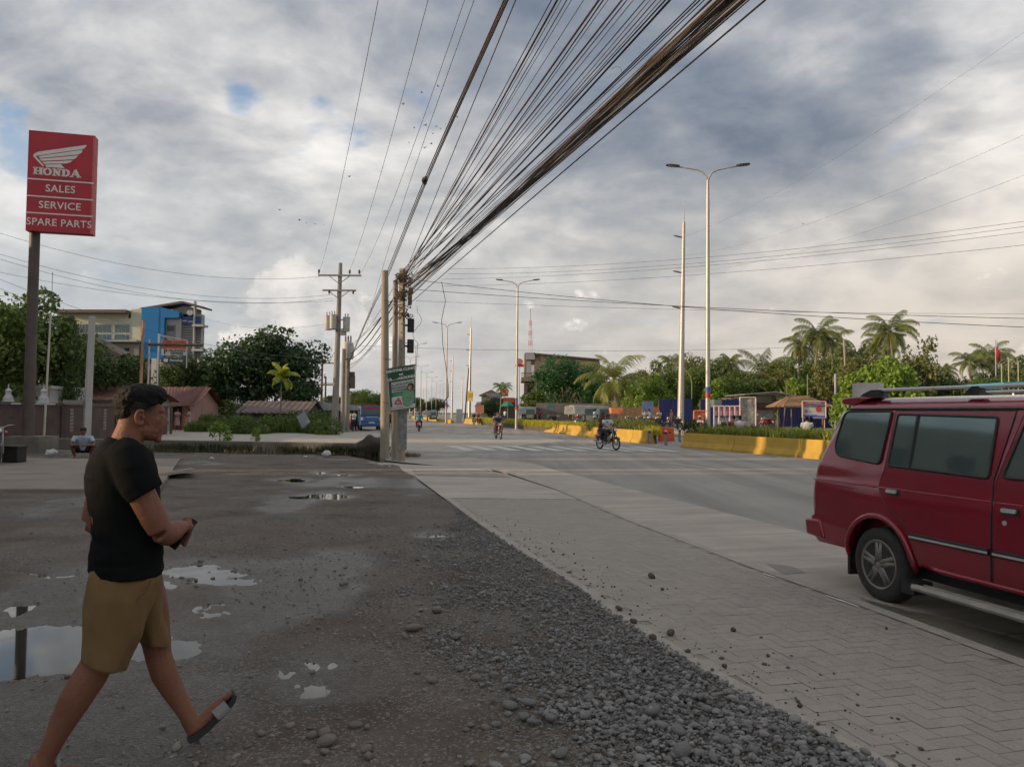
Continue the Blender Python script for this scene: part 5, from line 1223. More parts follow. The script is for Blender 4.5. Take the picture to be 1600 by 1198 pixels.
        for i in range(len(rim)): a_, b_ = rim[i], rim[(i+1) % len(rim)]; fs.append((b_, a_, a_+o_, b_+o_))
        g = MB(); g.add(vs, fs); return g.build(name, m, par, True, angle=40)
    def rpoly(pts, r_, n=5):
        outp = []
        m_ = len(pts)
        for i in range(m_):
            p0, p1, p2 = Vector(pts[i-1]), Vector(pts[i]), Vector(pts[(i+1) % m_]); rr_ = r_[i] if isinstance(r_, (list, tuple)) else r_
            d0 = (p0-p1); d1 = (p2-p1); rr0 = min(rr_, d0.length*.45, d1.length*.45); a_ = p1+d0.normalized()*rr0; b_ = p1+d1.normalized()*rr0
            for k in range(n+1): u = k/n; outp.append(tuple(a_*(1-u)**2+p1*2*u*(1-u)+b_*u*u))
        return outp
    def pane(px, r_, par, off=.010, name='window', seal=.011):
        pl = rpoly([vp(*q) for q in px], r_); g = MB(); g.add([P3(u, z, off) for u, z in pl], [tuple(range(len(pl)))]); w_ = g.build(name, glassm, par)
        g = MB(); q = [P3(u, z, off) for u, z in pl]; q += q[:2]; g.tube(q, seal, 6, False); g.build('seal', plast, w_, True); return w_
    # rear quarter window
    pane([(1322, 643), (1395, 642.5), (1375, 725), (1309, 711), (1306, 695)], [.07, .035, .05, .09, .09], body, .006)
    # rear door
    L0, L1, L2 = vp(1402, 641), vp(1382, 735), vp(1372, 765)
    zl = lambda z: float(np.interp(z, [.40, .70, .82, .99, L1[1], L0[1]], [L2[0]+.46, L2[0]+.34, L2[0]+.12, L2[0], L1[0], L0[0]]))
    R0, R1, R2 = vp(1588, 646), vp(1553, 750), vp(1549, 880)
    zr = lambda z: float(np.interp(z, [.36, .50, R2[1]+.12, R1[1], R0[1]], [R2[0]-.02, R2[0], R2[0], R1[0]+.0, R0[0]]))
    rd = patch('rear_door', paint, t, zl, zr, .40, 1.655)
    def seam(par, pts, r_=.0045): g = MB(); g.tube(pts, r_, 5); return g.build('seam', plast, par)
    seam(rd, [P3(zl(z), z, .004) for z in np.linspace(.40, 1.655, 26)]); seam(rd, [P3(zr(z), z, .004) for z in np.linspace(.40, 1.655, 26)]); seam(rd, [P3(u, 1.655, .004) for u in np.linspace(zl(1.655), zr(1.655), 4)], .006)
    pane([(1405, 647), (1561, 652), (1546, 747), (1389, 727)], [.03, .03, .03, .03], rd)
    a_, b_ = vp(1437, 649), vp(1422, 733); g = MB(); g.tube([P3(a_[0], a_[1], .013), P3(b_[0], b_[1], .013)], .014, 6); g.build('window_divider', plast, rd)
    # front door and its pane (runs out of the picture)
    zl2 = lambda z: zr(z)+.022+max(0, (z-1.13))*.10
    zr2 = lambda z: float(np.interp(z, [.36, .55, 1.13, 1.655], [2.1, 2.1, 2.12, 1.72]))
    fd = patch('front_door', paint, t, zl2, zr2, .40, 1.655)
    seam(fd, [P3(zl2(z), z, .004) for z in np.linspace(.40, 1.655, 26)]); seam(fd, [P3(zr2(z), z, .004) for z in np.linspace(.40, 1.655, 26)])
    x0 = zl2(1.16)+.05; pl = rpoly([(zl2(1.62)+.04, 1.60), (1.62, 1.60), (1.98, 1.17), (x0, 1.17)], .03)
    g = MB(); g.add([P3(u, z, .012) for u, z in pl], [tuple(range(len(pl)))]); w_ = g.build('window', glassm, fd); g = MB(); q = [P3(u, z, .012) for u, z in pl]; g.tube(q+q[:2], .011, 6, False); g.build('seal', plast, w_, True)
    # pressed crease lines
    for par, u0, u1 in ((body, -.98, zl(.99)-.02), (rd, zl(1.0)+.01, zr(1.0)-.01), (fd, zl2(1.0)+.01, 2.1)):
        g = MB(); g.tube([P3(u, .985-.0*(u), .0) for u in np.linspace(u0, u1, 8)], .008, 8); g.build('crease', paint, par, True)
    # handles
    for par, (px, py) in ((rd, (1396, 769)), (fd, (1580, 800))):
        u, z = vp(px, py); g = MB(); g.prism(rpoly([(u-.075, z-.028), (u+.075, z-.028), (u+.075, z+.03), (u-.075, z+.03)], .02), 0, 1, lambda x, y, h: P3(x, y, .008+h*.004)); h_ = g.build('door_handle', plast, par)
        g = MB(); g.prism(rpoly([(u-.06, z-.006), (u+.06, z-.006), (u+.06, z+.024), (u-.06, z+.024)], .012), 0, 1, lambda x, y, h: P3(x, y, .02+h*.012)); g.build('grip', chrome, h_)
    u, z = vp(1571, 817); g = MB(); g.lathe((u, S(z)-.012, z), [(.018, 0), (.018, .02)], 12, 'Y'); g.build('lock', chrome, fd)
    # side moulding strip
    for par, u0, u1 in ((rd, zl(.62)+.02, zr(.62)-.01), (fd, zl2(.62)+.01, 2.08)):
        g = MB(); g.prism([(-.026, 0), (.026, 0), (.018, .018), (-.018, .018)], u0, u1, lambda x, y, h: (h, S(.62)-.006-y, .62+x)); m_ = g.build('side_moulding', plast, par); g = MB(); g.prism([(-.012, .017), (.006, .017), (.004, .023), (-.01, .023)], u0, u1, lambda x, y, h: (h, S(.62)-.006-y, .62+x)); g.build('bright_strip', chrome, m_)
    # sill and running board
    g = MB(); g.tube([(.40, .03, .40), (.6, .02, .385), (2.15, .02, .385)], .022, 8); g.build('sill', paint, body, True)
    g = MB(); g.bb(.42, 2.25, -.085, .10, .215, .235); g.tube([(.42, -.09, .235), (2.25, -.09, .235)], .028, 8); g.tube([(.42, .0, .243), (2.25, .0, .243)], .012, 6); sb = g.build('running_board', mat('board_dusty', (.30, .285, .255), .6, .25, 5, metal=.2), t)
    g = MB(); g.bb(.30, .44, -.10, .08, .17, .27); g.build('end_cap', plast, sb)
    # bumper return, mud flap, tail
    g = MB(); zb = [(-1.07, .43), (-1.095, .59), (-.86, .60), (-.80, .42)]; g.prism(zb, -.015, W_+.015, lambda x, y, h: (x, h, y)); bo = g.build('rear_bumper', paint, t, angle=30); md = bo.modifiers.new('b', 'BEVEL'); md.width = .025; md.segments = 3
    g = MB(); g.bb(-.50, -.47, .02, .24, .15, .40); g.build('mud_flap', rub, t)
    # rear window, lamps and the rail over the tailgate
    def rear(y, z, o=0.): return Vector((float(np.interp(z, *zip(*UR)))-o, y, z))
    g = MB(); q = [rear(.16, 1.2, .012), rear(W_-.16, 1.2, .012), rear(W_-.22, 1.6, .012), rear(.22, 1.6, .012)]; g.add(q, [(3, 2, 1, 0)]); g.build('rear_window', glassm, t)
    g = MB(); g.tube([rear(.17, z, .004) for z in np.linspace(1.12, 1.64, 8)], .022, 6); g.build('tailgate_trim', chrome, t, True)
    for yy in (.22, W_-.22):
        g = MB(); g.tube([rear(yy, z, -.025) for z in np.linspace(.72, 1.05, 5)], .05, 8); g.build('tail_lamp', mat('tail_red', (.35, .01, .01), .2, coat=.5), t, True)
    g = MB()
    g.prism([(-.60, 1.70), (-.74, 1.715), (-.77, 1.74), (-.74, 1.775), (-.55, 1.785), (-.35, 1.775)], .17, W_-.17, lambda x, y, h: (x, h, y)); sp_ = g.build('roof_spoiler', paint, t, angle=30); md = sp_.modifiers.new('b', 'BEVEL'); md.width = .012; md.segments = 3
    # roof panel ribs and rails
    for y_ in (.24, W_-.24):
        g = MB(); g.box((.95, y_, 1.842), (2.55, .045, .03)); r_ = g.build('roof_rail', alu, t); md = r_.modifiers.new('b', 'BEVEL'); md.width = .008
        for u in (-.40, .72, 1.95):
            g = MB(); L_ = .30 if u < 0 else .14
            g.prism([(u-L_*.55, 1.775), (u+L_*.5, 1.775), (u+L_*.40, 1.845), (u-L_*.0, 1.845), (u-L_*.35, 1.812)], y_-.035, y_+.035, lambda x, y, h: (x, h, y)); g.build('rail_foot', plast, r_)
    # gutter line above the doors
    g = MB(); g.tube([P3(u, 1.668, .006) for u in np.linspace(-.62, 1.66, 12)], .009, 6); g.build('drip_rail', plast, body)
    # windscreen, headlamps, grille (out of the picture, but the front is there)
    def front(y, z, o=0.): return Vector((float(np.interp(z, *zip(*UF)))+o, y, z))
    g = MB(); g.add([front(.12, 1.15, .012), front(W_-.12, 1.15, .012), front(W_-.2, 1.6, .012), front(.2, 1.6, .012)], [(0, 1, 2, 3)]); g.build('windscreen', glassm, t)
    for y_ in (.25, W_-.25): g = MB(); g.ell(front(y_, .8, -.02), (.08, .16, .09)); g.build('headlight', chrome, t, True)
    g = MB(); g.bb(3.2, 3.27, .5, W_-.5, .72, .88); g.build('grille', plast, t); g = MB(); g.bb(3.2, 3.36, .02, W_-.02, .38, .60); fb = g.build('front_bumper', paint, t); md = fb.modifiers.new('b', 'BEVEL'); md.width = .03; md.segments = 3
    # wheels
    tyre = mat('tyre', (.03, .029, .028), .8, .3, 12, .5, 90); alloy = mat('alloy_dusty', (.20, .19, .175), .5, .25, 6, metal=.35)
    def wheel(u, side):
        w = MB(); y0 = .0 if side < 0 else W_-.0; sg = 1 if side < 0 else -1
        r_ = .318
        prof = [(.215, .005), (.235, -.004), (.27, -.006), (.296, .004), (.311, .018), (r_, .035), (r_, .165), (.305, .19), (.27, .2), (.21, .19)]
        w.lathe((0, 0, 0), [(a_, b_*sg) for a_, b_ in prof], 48, 'Y'); wh = w.build('wheel', tyre, t, True, angle=50); wh.location = (u, y0, r_-.003)
        g = MB(); g.lathe((0, 0, 0), [(.215, .004*sg), (.208, -.004*sg), (.192, .004*sg), (.185, .06*sg), (.18, .15*sg)], 40, 'Y', False); rm = g.build('rim', alloy, wh, True, angle=40)
        g = MB(); g.lathe((0, 0, 0), [(0, .09*sg), (.182, .09*sg)], 32, 'Y'); g.build('brake_back', M_black, rm)
        g = MB()
        for k in range(5):
            a0 = R(72*k+18)
            for s_ in (-1, 1):
                pa = Vector((math.cos(a0+s_*.30)*.035, .018*sg, math.sin(a0+s_*.30)*.035)); pb = Vector((math.cos(a0+s_*.17)*.11, .022*sg, math.sin(a0+s_*.17)*.11)); pc = Vector((math.cos(a0+s_*.13)*.19, .02*sg, math.sin(a0+s_*.13)*.19)); g.tube([pa, pb, pc], [.034, .025, .022], 8)
        g.lathe((0, 0, 0), [(0, -.005*sg), (.045, 0), (.07, .012*sg), (.07, .04*sg)], 24, 'Y'); g.build('spokes', alloy, rm, True)
    for u in (-.08, 2.62):
        for s_ in (-1, 1): wheel(u, s_)
van()
# ================================================================== PEOPLE
M_skin = mat('skin', (.225, .10, .061), .58, .12, 5., .25, 90, spec=.35, col2=(.17, .072, .044)); M_skin.node_tree.nodes['Principled BSDF'].inputs['Subsurface Weight'].default_value = .12
M_skin.node_tree.nodes['Principled BSDF'].inputs['Subsurface Scale'].default_value = .02
M_skin2 = mat('skin_dark', (.16, .075, .045), .55, .12, 5.)
M_hair = mat('hair', (.0035, .003, .003), .6, .3, 60, .6, 160, spec=.25)
def wrinkle(o, amp, sc, st=(1, 1, 1), seed=0, zmask=None):
    me = o.data; n = len(me.vertices); co = np.empty(n*3); me.vertices.foreach_get('co', co); co = co.reshape(-1, 3)
    no = np.empty(n*3); me.vertex_normals.foreach_get('vector', no); no = no.reshape(-1, 3)
    d = np.array([mnoise.noise(Vector((c[0]*sc*st[0]+seed, c[1]*sc*st[1], c[2]*sc*st[2])))+.5*mnoise.noise(Vector((c[0]*sc*2.1*st[0]+seed, c[1]*sc*2.1*st[1]+4, c[2]*sc*2.1*st[2]))) for c in co])
    a_ = amp if zmask is None else amp*zmask(co)
    co += no*(d*a_)[:, None]; me.vertices.foreach_set('co', co.ravel()); me.update()
def oval(g, c, ax, bx, hw, hb, n=20, p=2.3):
    out = []
    for k in range(n):
        t_ = 2*math.pi*k/n; cx, sx = math.cos(t_), math.sin(t_)
        out.append(Vector(c)+Vector(ax)*hw*math.copysign(abs(cx)**(2/p), cx)+Vector(bx)*hb*math.copysign(abs(sx)**(2/p), sx))
    return out
def head_skin(m, z0, z1, hf, u1, u0):
    nt, N, L, b = nodes_of(m); tc = N.new('ShaderNodeTexCoord'); sp = N.new('ShaderNodeSeparateXYZ'); L.new(tc.outputs['Object'], sp.inputs[0])
    nz = N.new('ShaderNodeTexNoise'); nz.inputs['Scale'].default_value = 130; L.new(tc.outputs['Object'], nz.inputs['Vector'])
    def mr(v, a_, c_):
        n = N.new('ShaderNodeMapRange'); n.interpolation_type = 'SMOOTHSTEP'; L.new(v, n.inputs['Value']); n.inputs['From Min'].default_value = a_; n.inputs['From Max'].default_value = c_; return n.outputs[0]
    d = N.new('ShaderNodeVectorMath'); d.operation = 'DOT_PRODUCT'; L.new(tc.outputs['Object'], d.inputs[0]); d.inputs[1].default_value = tuple(hf)
    def ml(a_, c_, op='MULTIPLY'):
        n = N.new('ShaderNodeMath'); n.operation = op; n.use_clamp = True
        for i, v in enumerate((a_, c_)):
            if isinstance(v, (int, float)): n.inputs[i].default_value = v
            else: L.new(v, n.inputs[i])
        return n.outputs[0]
    f_ = ml(mr(sp.outputs[2], z0, z1), mr(d.outputs['Value'], u0, u1)); f_ = ml(f_, ml(nz.outputs['Fac'], .75, 'ADD'))
    old = b.inputs['Base Color'].links[0].from_socket; mx = N.new('ShaderNodeMix'); mx.data_type = 'RGBA'; L.new(f_, mx.inputs['Factor']); L.new(old, mx.inputs['A']); mx.inputs['B'].default_value = (.010, .008, .007, 1); L.new(mx.outputs['Result'], b.inputs['Base Color'])
def walker():
    FA = R(27); f = Vector((math.cos(FA), math.sin(FA), 0)); s = Vector((math.sin(FA), -math.cos(FA), 0)); C0 = Vector((-1.74, 3.457, 0))
    def Q(px, py, l=0.):
        d = ray(px, py); o_ = C0+s*l; k = (o_-CC).dot(s)/d.dot(s); return CC+d*k
    t = empty('person', C0, 0, 'man in black T-shirt, khaki shorts and slides walking right with a phone in his hands', 'person')
    loc = lambda p: Vector(p)-C0
    def T(g, pts, r_, n=14, flat=None): g.tube([loc(p) for p in pts], r_, n, True, flat)
    Z = Vector((0, 0, 1))
    skin = MB()
    # --- legs (near = right leg, trailing; far = left leg, leading)
    T(skin, [Q(190, 905, .09), Q(175, 970, .09), Q(160, 1020, .085), Q(150, 1040, .08), Q(137, 1062, .075), Q(118, 1092, .07), Q(100, 1125, .06), Q(86, 1153, .055), Q(73, 1180, .05), Q(62, 1206, .05)], [.105, .09, .074, .068, .069, .066, .055, .044, .039, .042])
    T(skin, [Q(215, 905, -.09), Q(232, 955, -.085), Q(244, 1000, -.08), Q(247, 1022, -.08), Q(256, 1052, -.075), Q(270, 1078, -.07), Q(285, 1103, -.06), Q(297, 1124, -.055)], [.105, .088, .064, .058, .058, .050, .040, .036])
    # --- feet
    T(skin, [Q(296, 1124, -.055), Q(301, 1138, -.055), Q(313, 1130, -.055), Q(330, 1113, -.055), Q(345, 1098, -.055), Q(355, 1088, -.055)], [.036, .037, .036, .033, .027, .02], 12, 1.15)
    for k, (dl, px, py, rr) in enumerate([(.030, 361, 1081, .0125), (.008, 360, 1081, .0105), (-.012, 358, 1083, .010), (-.03, 355, 1086, .0095), (-.046, 351, 1091, .009)]):
        T(skin, [Q(352, 1092, -.055+dl*.9), Q(px, py, -.055+dl)], [rr*1.1, rr], 8)
    ax = Q(62, 1206, .05); gr = ax.copy(); gr.z = .055
    h0 = ax-f*.045; h0.z = .115; T(skin, [ax, h0, gr+f*.05, gr+f*.13+Z*.0], [.042, .036, .034, .022], 12, 1.15)
    for k in range(5): p0 = gr+f*.12+s*(.032-.016*k); T(skin, [p0, p0+f*(.055-.006*k)-Z*.012], [.013-.001*k, .010], 8)
    # --- torso under the clothes
    up = [Q(200, 905), Q(198, 850), Q(192, 790), Q(190, 740), Q(192, 710), Q(193, 695)]
    skin.loft([oval(skin, loc(p), f, s, a_, b_, 20) for p, a_, b_ in zip(up, (.135, .125, .135, .125, .09, .065), (.17, .165, .18, .185, .15, .07))])
    # --- neck and head (turned a little away)
    hf = (Matrix.Rotation(R(7), 3, 'Z') @ f); hs = Vector((hf.y, -hf.x, 0)); HM = Matrix((hf, hs, Z)).transposed()
    T(skin, [Q(190, 715), Q(198, 690), Q(205, 668), Q(210, 650)], [.088, .067, .060, .062], 16)
    T(skin, [Q(186, 700, .02), Q(192, 712, .10), Q(197, 722, .17)], [.055, .055, .05], 12); T(skin, [Q(186, 700, -.02), Q(188, 712, -.10), Q(190, 722, -.17)], [.055, .055, .05], 12)
    E_ = lambda px, py, l, r_: skin.ell(loc(Q(px, py, l)), r_, HM, 18, 12)
    E_(218.5, 632, 0, (.093, .075, .092)); E_(226, 648, 0, (.083, .068, .075)); E_(235, 663, 0, (.060, .056, .052)); E_(240, 675, 0, (.034, .038, .032)); E_(235, 680, 0, (.042, .046, .024)); E_(229, 674, .0, (.050, .056, .038)); E_(238, 668, 0, (.050, .050, .040)); E_(222, 668, 0, (.05, .056, .05))
    E_(248.5, 641, 0, (.024, .054, .020))       # brow
    for l in (.032, -.032): E_(243, 657, l, (.030, .024, .022)); E_(250.5, 650, l*.95, (.014, .016, .012)); E_(233, 672, l*1.2, (.04, .018, .024))
    T(skin, [Q(253, 647, 0), Q(257.5, 656, 0), Q(260.5, 662.5, 0)], [.011, .013, .014], 10); E_(256, 665, .010, (.012, .010, .008)); E_(256, 665, -.010, (.012, .010, .008))
    E_(249.5, 674, 0, (.016, .024, .0085)); E_(248.5, 679, 0, (.015, .021, .0085)); E_(246.5, 687, 0, (.018, .024, .014))
    # --- arms
    T(skin, [Q(200, 722, .17), Q(208, 745, .20), Q(225, 780, .215), Q(241, 811, .22), Q(251, 829, .22)], [.066, .060, .057, .055, .050], 16)
    T(skin, [Q(250, 829, .22), Q(262, 834, .20), Q(272, 829, .15), Q(281, 824, .09), Q(286, 822, .055)], [.051, .052, .046, .034, .027], 16)
    T(skin, [Q(190, 722, -.17), Q(172, 750, -.22), Q(152, 785, -.25), Q(143, 815, -.25)], [.068, .062, .054, .046], 14)
    T(skin, [Q(143, 815, -.25), Q(165, 828, -.22), Q(210, 834, -.14), Q(255, 838, -.07), Q(274, 838, -.02)], [.047, .048, .044, .033, .027], 14)
    # --- hands: palm, five fingers each, closed round the phone
    wr = Q(286, 822, .055); pr = Q(292, 824, .03); skin.tube([loc(wr), loc(Q(290, 822, .045)), loc(Q(294, 824, .025))], [.028, .037, .032], 12, True, .75)
    for k in range(4):
        b_ = Q(294+.3*k, 815+6.0*k, .03); m1 = Q(299.5-.8*k, 816+6.3*k, .006); m2 = Q(297.5-1.2*k, 819+6.2*k, -.016); T(skin, [loc(b_)+C0, m1, m2], [.0105, .0098, .0085], 8)
    T(skin, [Q(288, 813, .035), Q(293, 808, .022), Q(298, 811, .008)], [.0125, .0115, .0095], 8)
    skin.tube([loc(Q(274, 838, -.02)), loc(Q(281, 840, -.005)), loc(Q(287, 841, .005))], [.027, .034, .03], 12, True, .8)
    for k in range(4):
        T(skin, [Q(286+.5*k, 835+5.0*k-1, .0+.004*k), Q(294-1.3*k, 838+4.3*k, .012), Q(293-2.2*k, 842+3.2*k, .028)], [.0105, .0098, .0085], 8)
    T(skin, [Q(280, 831, .0), Q(286, 828, .01), Q(292, 830, .012)], [.0125, .011, .0095], 8)
    M_headskin = M_skin.copy(); M_headskin.name = 'skin_cropped_hair'; body = skin.build('body', M_headskin, t, True); fuse(body, .0062, 5)
    # ear
    g = MB(); e0 = Q(219.5, 652, .076)
    ang = [R(a_) for a_ in range(-30, 300, 22)]
    pts = [loc(Q(219.5+7.2*math.cos(a_)*(-1), 652-11*math.sin(a_)*1., .082+.006*math.cos(a_))) for a_ in [R(-120+14*k) for k in range(19)]]
    g.tube(pts, [.0065]*len(pts), 8); g.ell(loc(Q(219, 652, .073)), (.020, .008, .027), HM, 12, 8); g.ell(loc(Q(222, 661, .077)), (.009, .006, .008), HM)
    g.ell(loc(Q(223.5, 653, .078)), (.005, .004, .007), HM)
    e = g.build('ear', M_skin, t, True); fuse(e, .0026, 3); g = MB(); g.ell(loc(Q(221.5, 652.5, .0815)), (.006, .002, .010), HM); g.build('ear_hollow', mat('skin_deep', (.09, .035, .02), .7), e, True)
    # brow, eye, lip
    g = MB(); g.tube([loc(Q(241, 643, .050)), loc(Q(247, 641.3, .043)), loc(Q(252.5, 643.5, .030))], [.0025, .0045, .003], 6); g.build('eyebrow', M_hair, t, True)
    g = MB(); g.ell(loc(Q(250.3, 650.5, .036)), (.009, .007, .0045), HM); g.build('eye', mat('eye_dark', (.03, .02, .018), .25), t, True)
    g = MB(); g.tube([loc(Q(248, 676.5, .022)), loc(Q(252, 676.3, .012)), loc(Q(254, 676.3, 0))], .0022, 6); g.build('lips', mat('lip', (.17, .055, .045), .5), t, True)
    # hair: full on top and in front, short at the sides
    g = MB(); H_ = lambda px, py, l, r_, M_=None: g.ell(loc(Q(px, py, l)), r_, M_ or HM, 20, 12)
    H_(217, 620, 0, (.095, .0785, .060)); H_(226, 626, 0, (.080, .0775, .034)); H_(232, 617, 0, (.080, .070, .048)); H_(206, 628, 0, (.077, .074, .078)); H_(243, 617, 0, (.046, .064, .026), HM @ Matrix.Rotation(R(26), 3, 'Y')); H_(251, 621.5, 0, (.026, .052, .012), HM @ Matrix.Rotation(R(36), 3, 'Y')); H_(199, 642, 0, (.052, .064, .055)); H_(221, 633, 0, (.058, .0768, .034)); H_(232, 630, 0, (.046, .0745, .022), HM @ Matrix.Rotation(R(-12), 3, 'Y'))
    h_ = g.build('hair', M_hair, t, True); fuse(h_, .0045, 3); wrinkle(h_, .0035, 55, (1, 1, .5)); wrinkle(h_, .003, 140, (1, 1, .35), 9)
    head_skin(M_headskin, loc(Q(214, 656)).z, loc(Q(214, 636)).z, hf, loc(Q(228, 640)).dot(hf), loc(Q(250, 640)).dot(hf))
    # --- T-shirt
    g = MB()
    ringd = [(681, 168, 228, .072), (688, 160, 233, .105), (697, 151, 237, .155), (708, 143, 240, .195), (722, 136, 244, .212), (742, 131.5, 248, .215), (765, 131, 251, .212), (790, 135, 252, .208), (815, 142, 255, .205), (840, 143, 257, .205), (862, 138, 256, .207), (882, 136.5, 255, .208), (896, 137, 254, .208)]
    rings = []
    for py, b_, a_, hw in ringd:
        slope = (b_-a_)*.0
        p0, p1 = Q(b_, py+(14 if py < 700 else 0)*(-.0)), Q(a_, py+ (16 if py < 690 else (6 if py < 700 else -4 if py > 880 else 0))); c = (p0+p1)/2; hh = (p1-p0).dot(f)/2
        axv = (p1-p0)/2; rings.append([loc(c)+axv*math.copysign(abs(math.cos(k))**(2/2.25), math.cos(k))+s*hw*math.copysign(abs(math.sin(k))**(2/2.25), math.sin(k)) for k in [2*math.pi*i/28 for i in range(28)]])
    g.loft(rings)
    T(g, [Q(190, 706, .12), Q(200, 716, .165), Q(209, 735, .20), Q(220, 758, .217), Q(228.5, 771, .222)], [.075, .084, .084, .080, .079], 18)
    T(g, [Q(188, 708, -.12), Q(186, 718, -.17), Q(174, 742, -.22), Q(163, 762, -.245)], [.07, .078, .075, .073], 16)
    sh = g.build('t_shirt', mat('black_cotton', (.006, .0072, .0078), .95, .2, 5, .25, 300, spec=.12), t, True); fuse(sh, .0075, 6)
    wrinkle(sh, .010, 5, (1, 1, 3.), 3, lambda co: np.clip((1.45-co[:, 2])*2, .15, 1)); wrinkle(sh, .0022, 17, (1, 1, 2.), 7)
    # --- shorts
    g = MB()
    def leg(rl):
        rr_ = []
        for (b0, b1), (a0, a1), hw, l in rl:
            p0, p1 = Q(b0, b1, l), Q(a0, a1, l); c = (p0+p1)/2; axv = (p1-p0)/2
            rr_.append([loc(c)+axv*math.copysign(abs(math.cos(k))**(2/2.3), math.cos(k))+s*hw*math.copysign(abs(math.sin(k))**(2/2.3), math.sin(k)) for k in [2*math.pi*i/24 for i in range(24)]])
        g.loft(rr_)
    leg([((146, 880), (246, 876), .13, .03), ((141, 898), (250, 905), .14, .06), ((135, 930), (243, 930), .125, .085), ((131.5, 960), (232, 958), .12, .09), ((130, 990), (221, 990), .115, .09), ((126.5, 1015), (206, 1022), .112, .09), ((125.5, 1033), (195.5, 1044), .11, .09)])
    leg([((155, 885), (246, 880), .15, -.03), ((165, 905), (254.5, 905), .14, -.06), ((180, 930), (257, 928), .125, -.085), ((198, 960), (262, 955), .12, -.09), ((212, 985), (267, 980), .115, -.09), ((218, 1003), (268.5, 1004), .108, -.09)])
    so_ = g.build('shorts', mat('khaki_cotton', (.19, .118, .047), .9, .15, 4, .3, 260, col2=(.145, .09, .036)), t, True); fuse(so_, .0075, 5)
    wrinkle(so_, .012, 5.5, (1.8, 1.8, .8), 11); wrinkle(so_, .0035, 14, (2.2, 2.2, .7), 5)
    g = MB(); dk = mat('khaki_seam', (.11, .068, .026), .9)
    g.tube([loc(Q(236, 906, .195)), loc(Q(226, 925, .205)), loc(Q(213, 938, .212))], .0035, 6); g.build('pocket_seam', dk, so_)
    # --- slides
    rub_ = mat('slide_rubber', (.028, .028, .03), .75, .2, 8)
    g = MB(); a_, b_ = Q(297, 1157, -.055), Q(373, 1088, -.055); d = (b_-a_).normalized(); nn = Vector((0, 0, 1)); nn = (nn-d*nn.dot(d)).normalized()
    L_ = (b_-a_).length
    prof = [(0, .0), (.03, -.012), (L_*.35, -.012), (L_*.7, -.008), (L_*.92, .004), (L_, .02), (L_*.985, .038), (L_*.9, .028), (L_*.6, .018), (L_*.3, .018), (.02, .022), (-.005, .015)]
    wd = lambda x: .047*(1-.25*abs(2*x/L_-1.1)**2)
    vs, fs = [], []
    for i, (x, y) in enumerate(prof): q = loc(a_)+d*x+nn*y; vs += [q+s*wd(x), q-s*wd(x)]
    n = len(prof); fs = [(2*i, 2*((i+1) % n), 2*((i+1) % n)+1, 2*i+1) for i in range(n)]+[tuple(2*i for i in range(n))[::-1], tuple(2*i+1 for i in range(n))]
    g.add(vs, fs); sd = g.build('slide', rub_, t, angle=50)
    g = MB(); bc = loc(Q(343, 1103, -.055)); rings = []
    for e_ in (-.034, .0, .034):
        ring = []
        for k in range(13): th = R(-14+208*k/12); ring.append(bc+d*e_+s*(.056*math.cos(th))+nn*(.047*math.sin(th)-.022-.12*e_))
        rings.append(ring+[p-(p-(bc+d*e_))*.09 for p in ring[::-1]])
    g.loft(rings); g.build('strap', mat('strap_grey', (.20, .20, .205), .45, .15, 8), sd, True, angle=50)
    g = MB(); g.prism([(-.11, -.045), (.16, -.05), (.19, 0), (.16, .045), (-.11, .04), (-.13, 0)], .0, .026, lambda x, y, h: loc(gr)*1+Vector((0, 0, -gr.z+.018+h))+f*x+s*y); sd2 = g.build('slide', rub_, t)
    g = MB(); g.tube([loc(gr)+f*.08+s*.052-Z*.02, loc(gr)+f*.07+s*.03+Z*.035, loc(gr)+f*.07-s*.03+Z*.035, loc(gr)+f*.08-s*.052-Z*.02], .018, 8, True, .3); g.build('strap', mat('strap_grey', (.2, .2, .2)), sd2, True)
    # --- the phone in his hands (a thing of its own)
    p0 = Q(300, 812, .0); p1 = Q(268, 852, .012); c = (p0+p1)/2; x = (p0-p1).normalized(); M_ = frame(c, x, s)
    M_ = M_ @ Matrix.Rotation(R(35), 4, 'X')
    g = MB(); g.X = M_; g.bb(-.078, .078, -.037, .037, -.0045, .0045); ph = g.build('phone', mat('phone_case', (.02, .014, .014), .35, .1, 5), None, angle=30); md = ph.modifiers.new('b', 'BEVEL'); md.width = .003; md.segments = 2
    tag(ph, 'dark phone held in both hands by the walking man', 'phone')
    g = MB(); g.X = M_; g.bb(-.072, .072, -.033, .033, .0047, .0052); g.build('screen', mat('screen_glass', (.01, .01, .012), .1), ph)
walker()

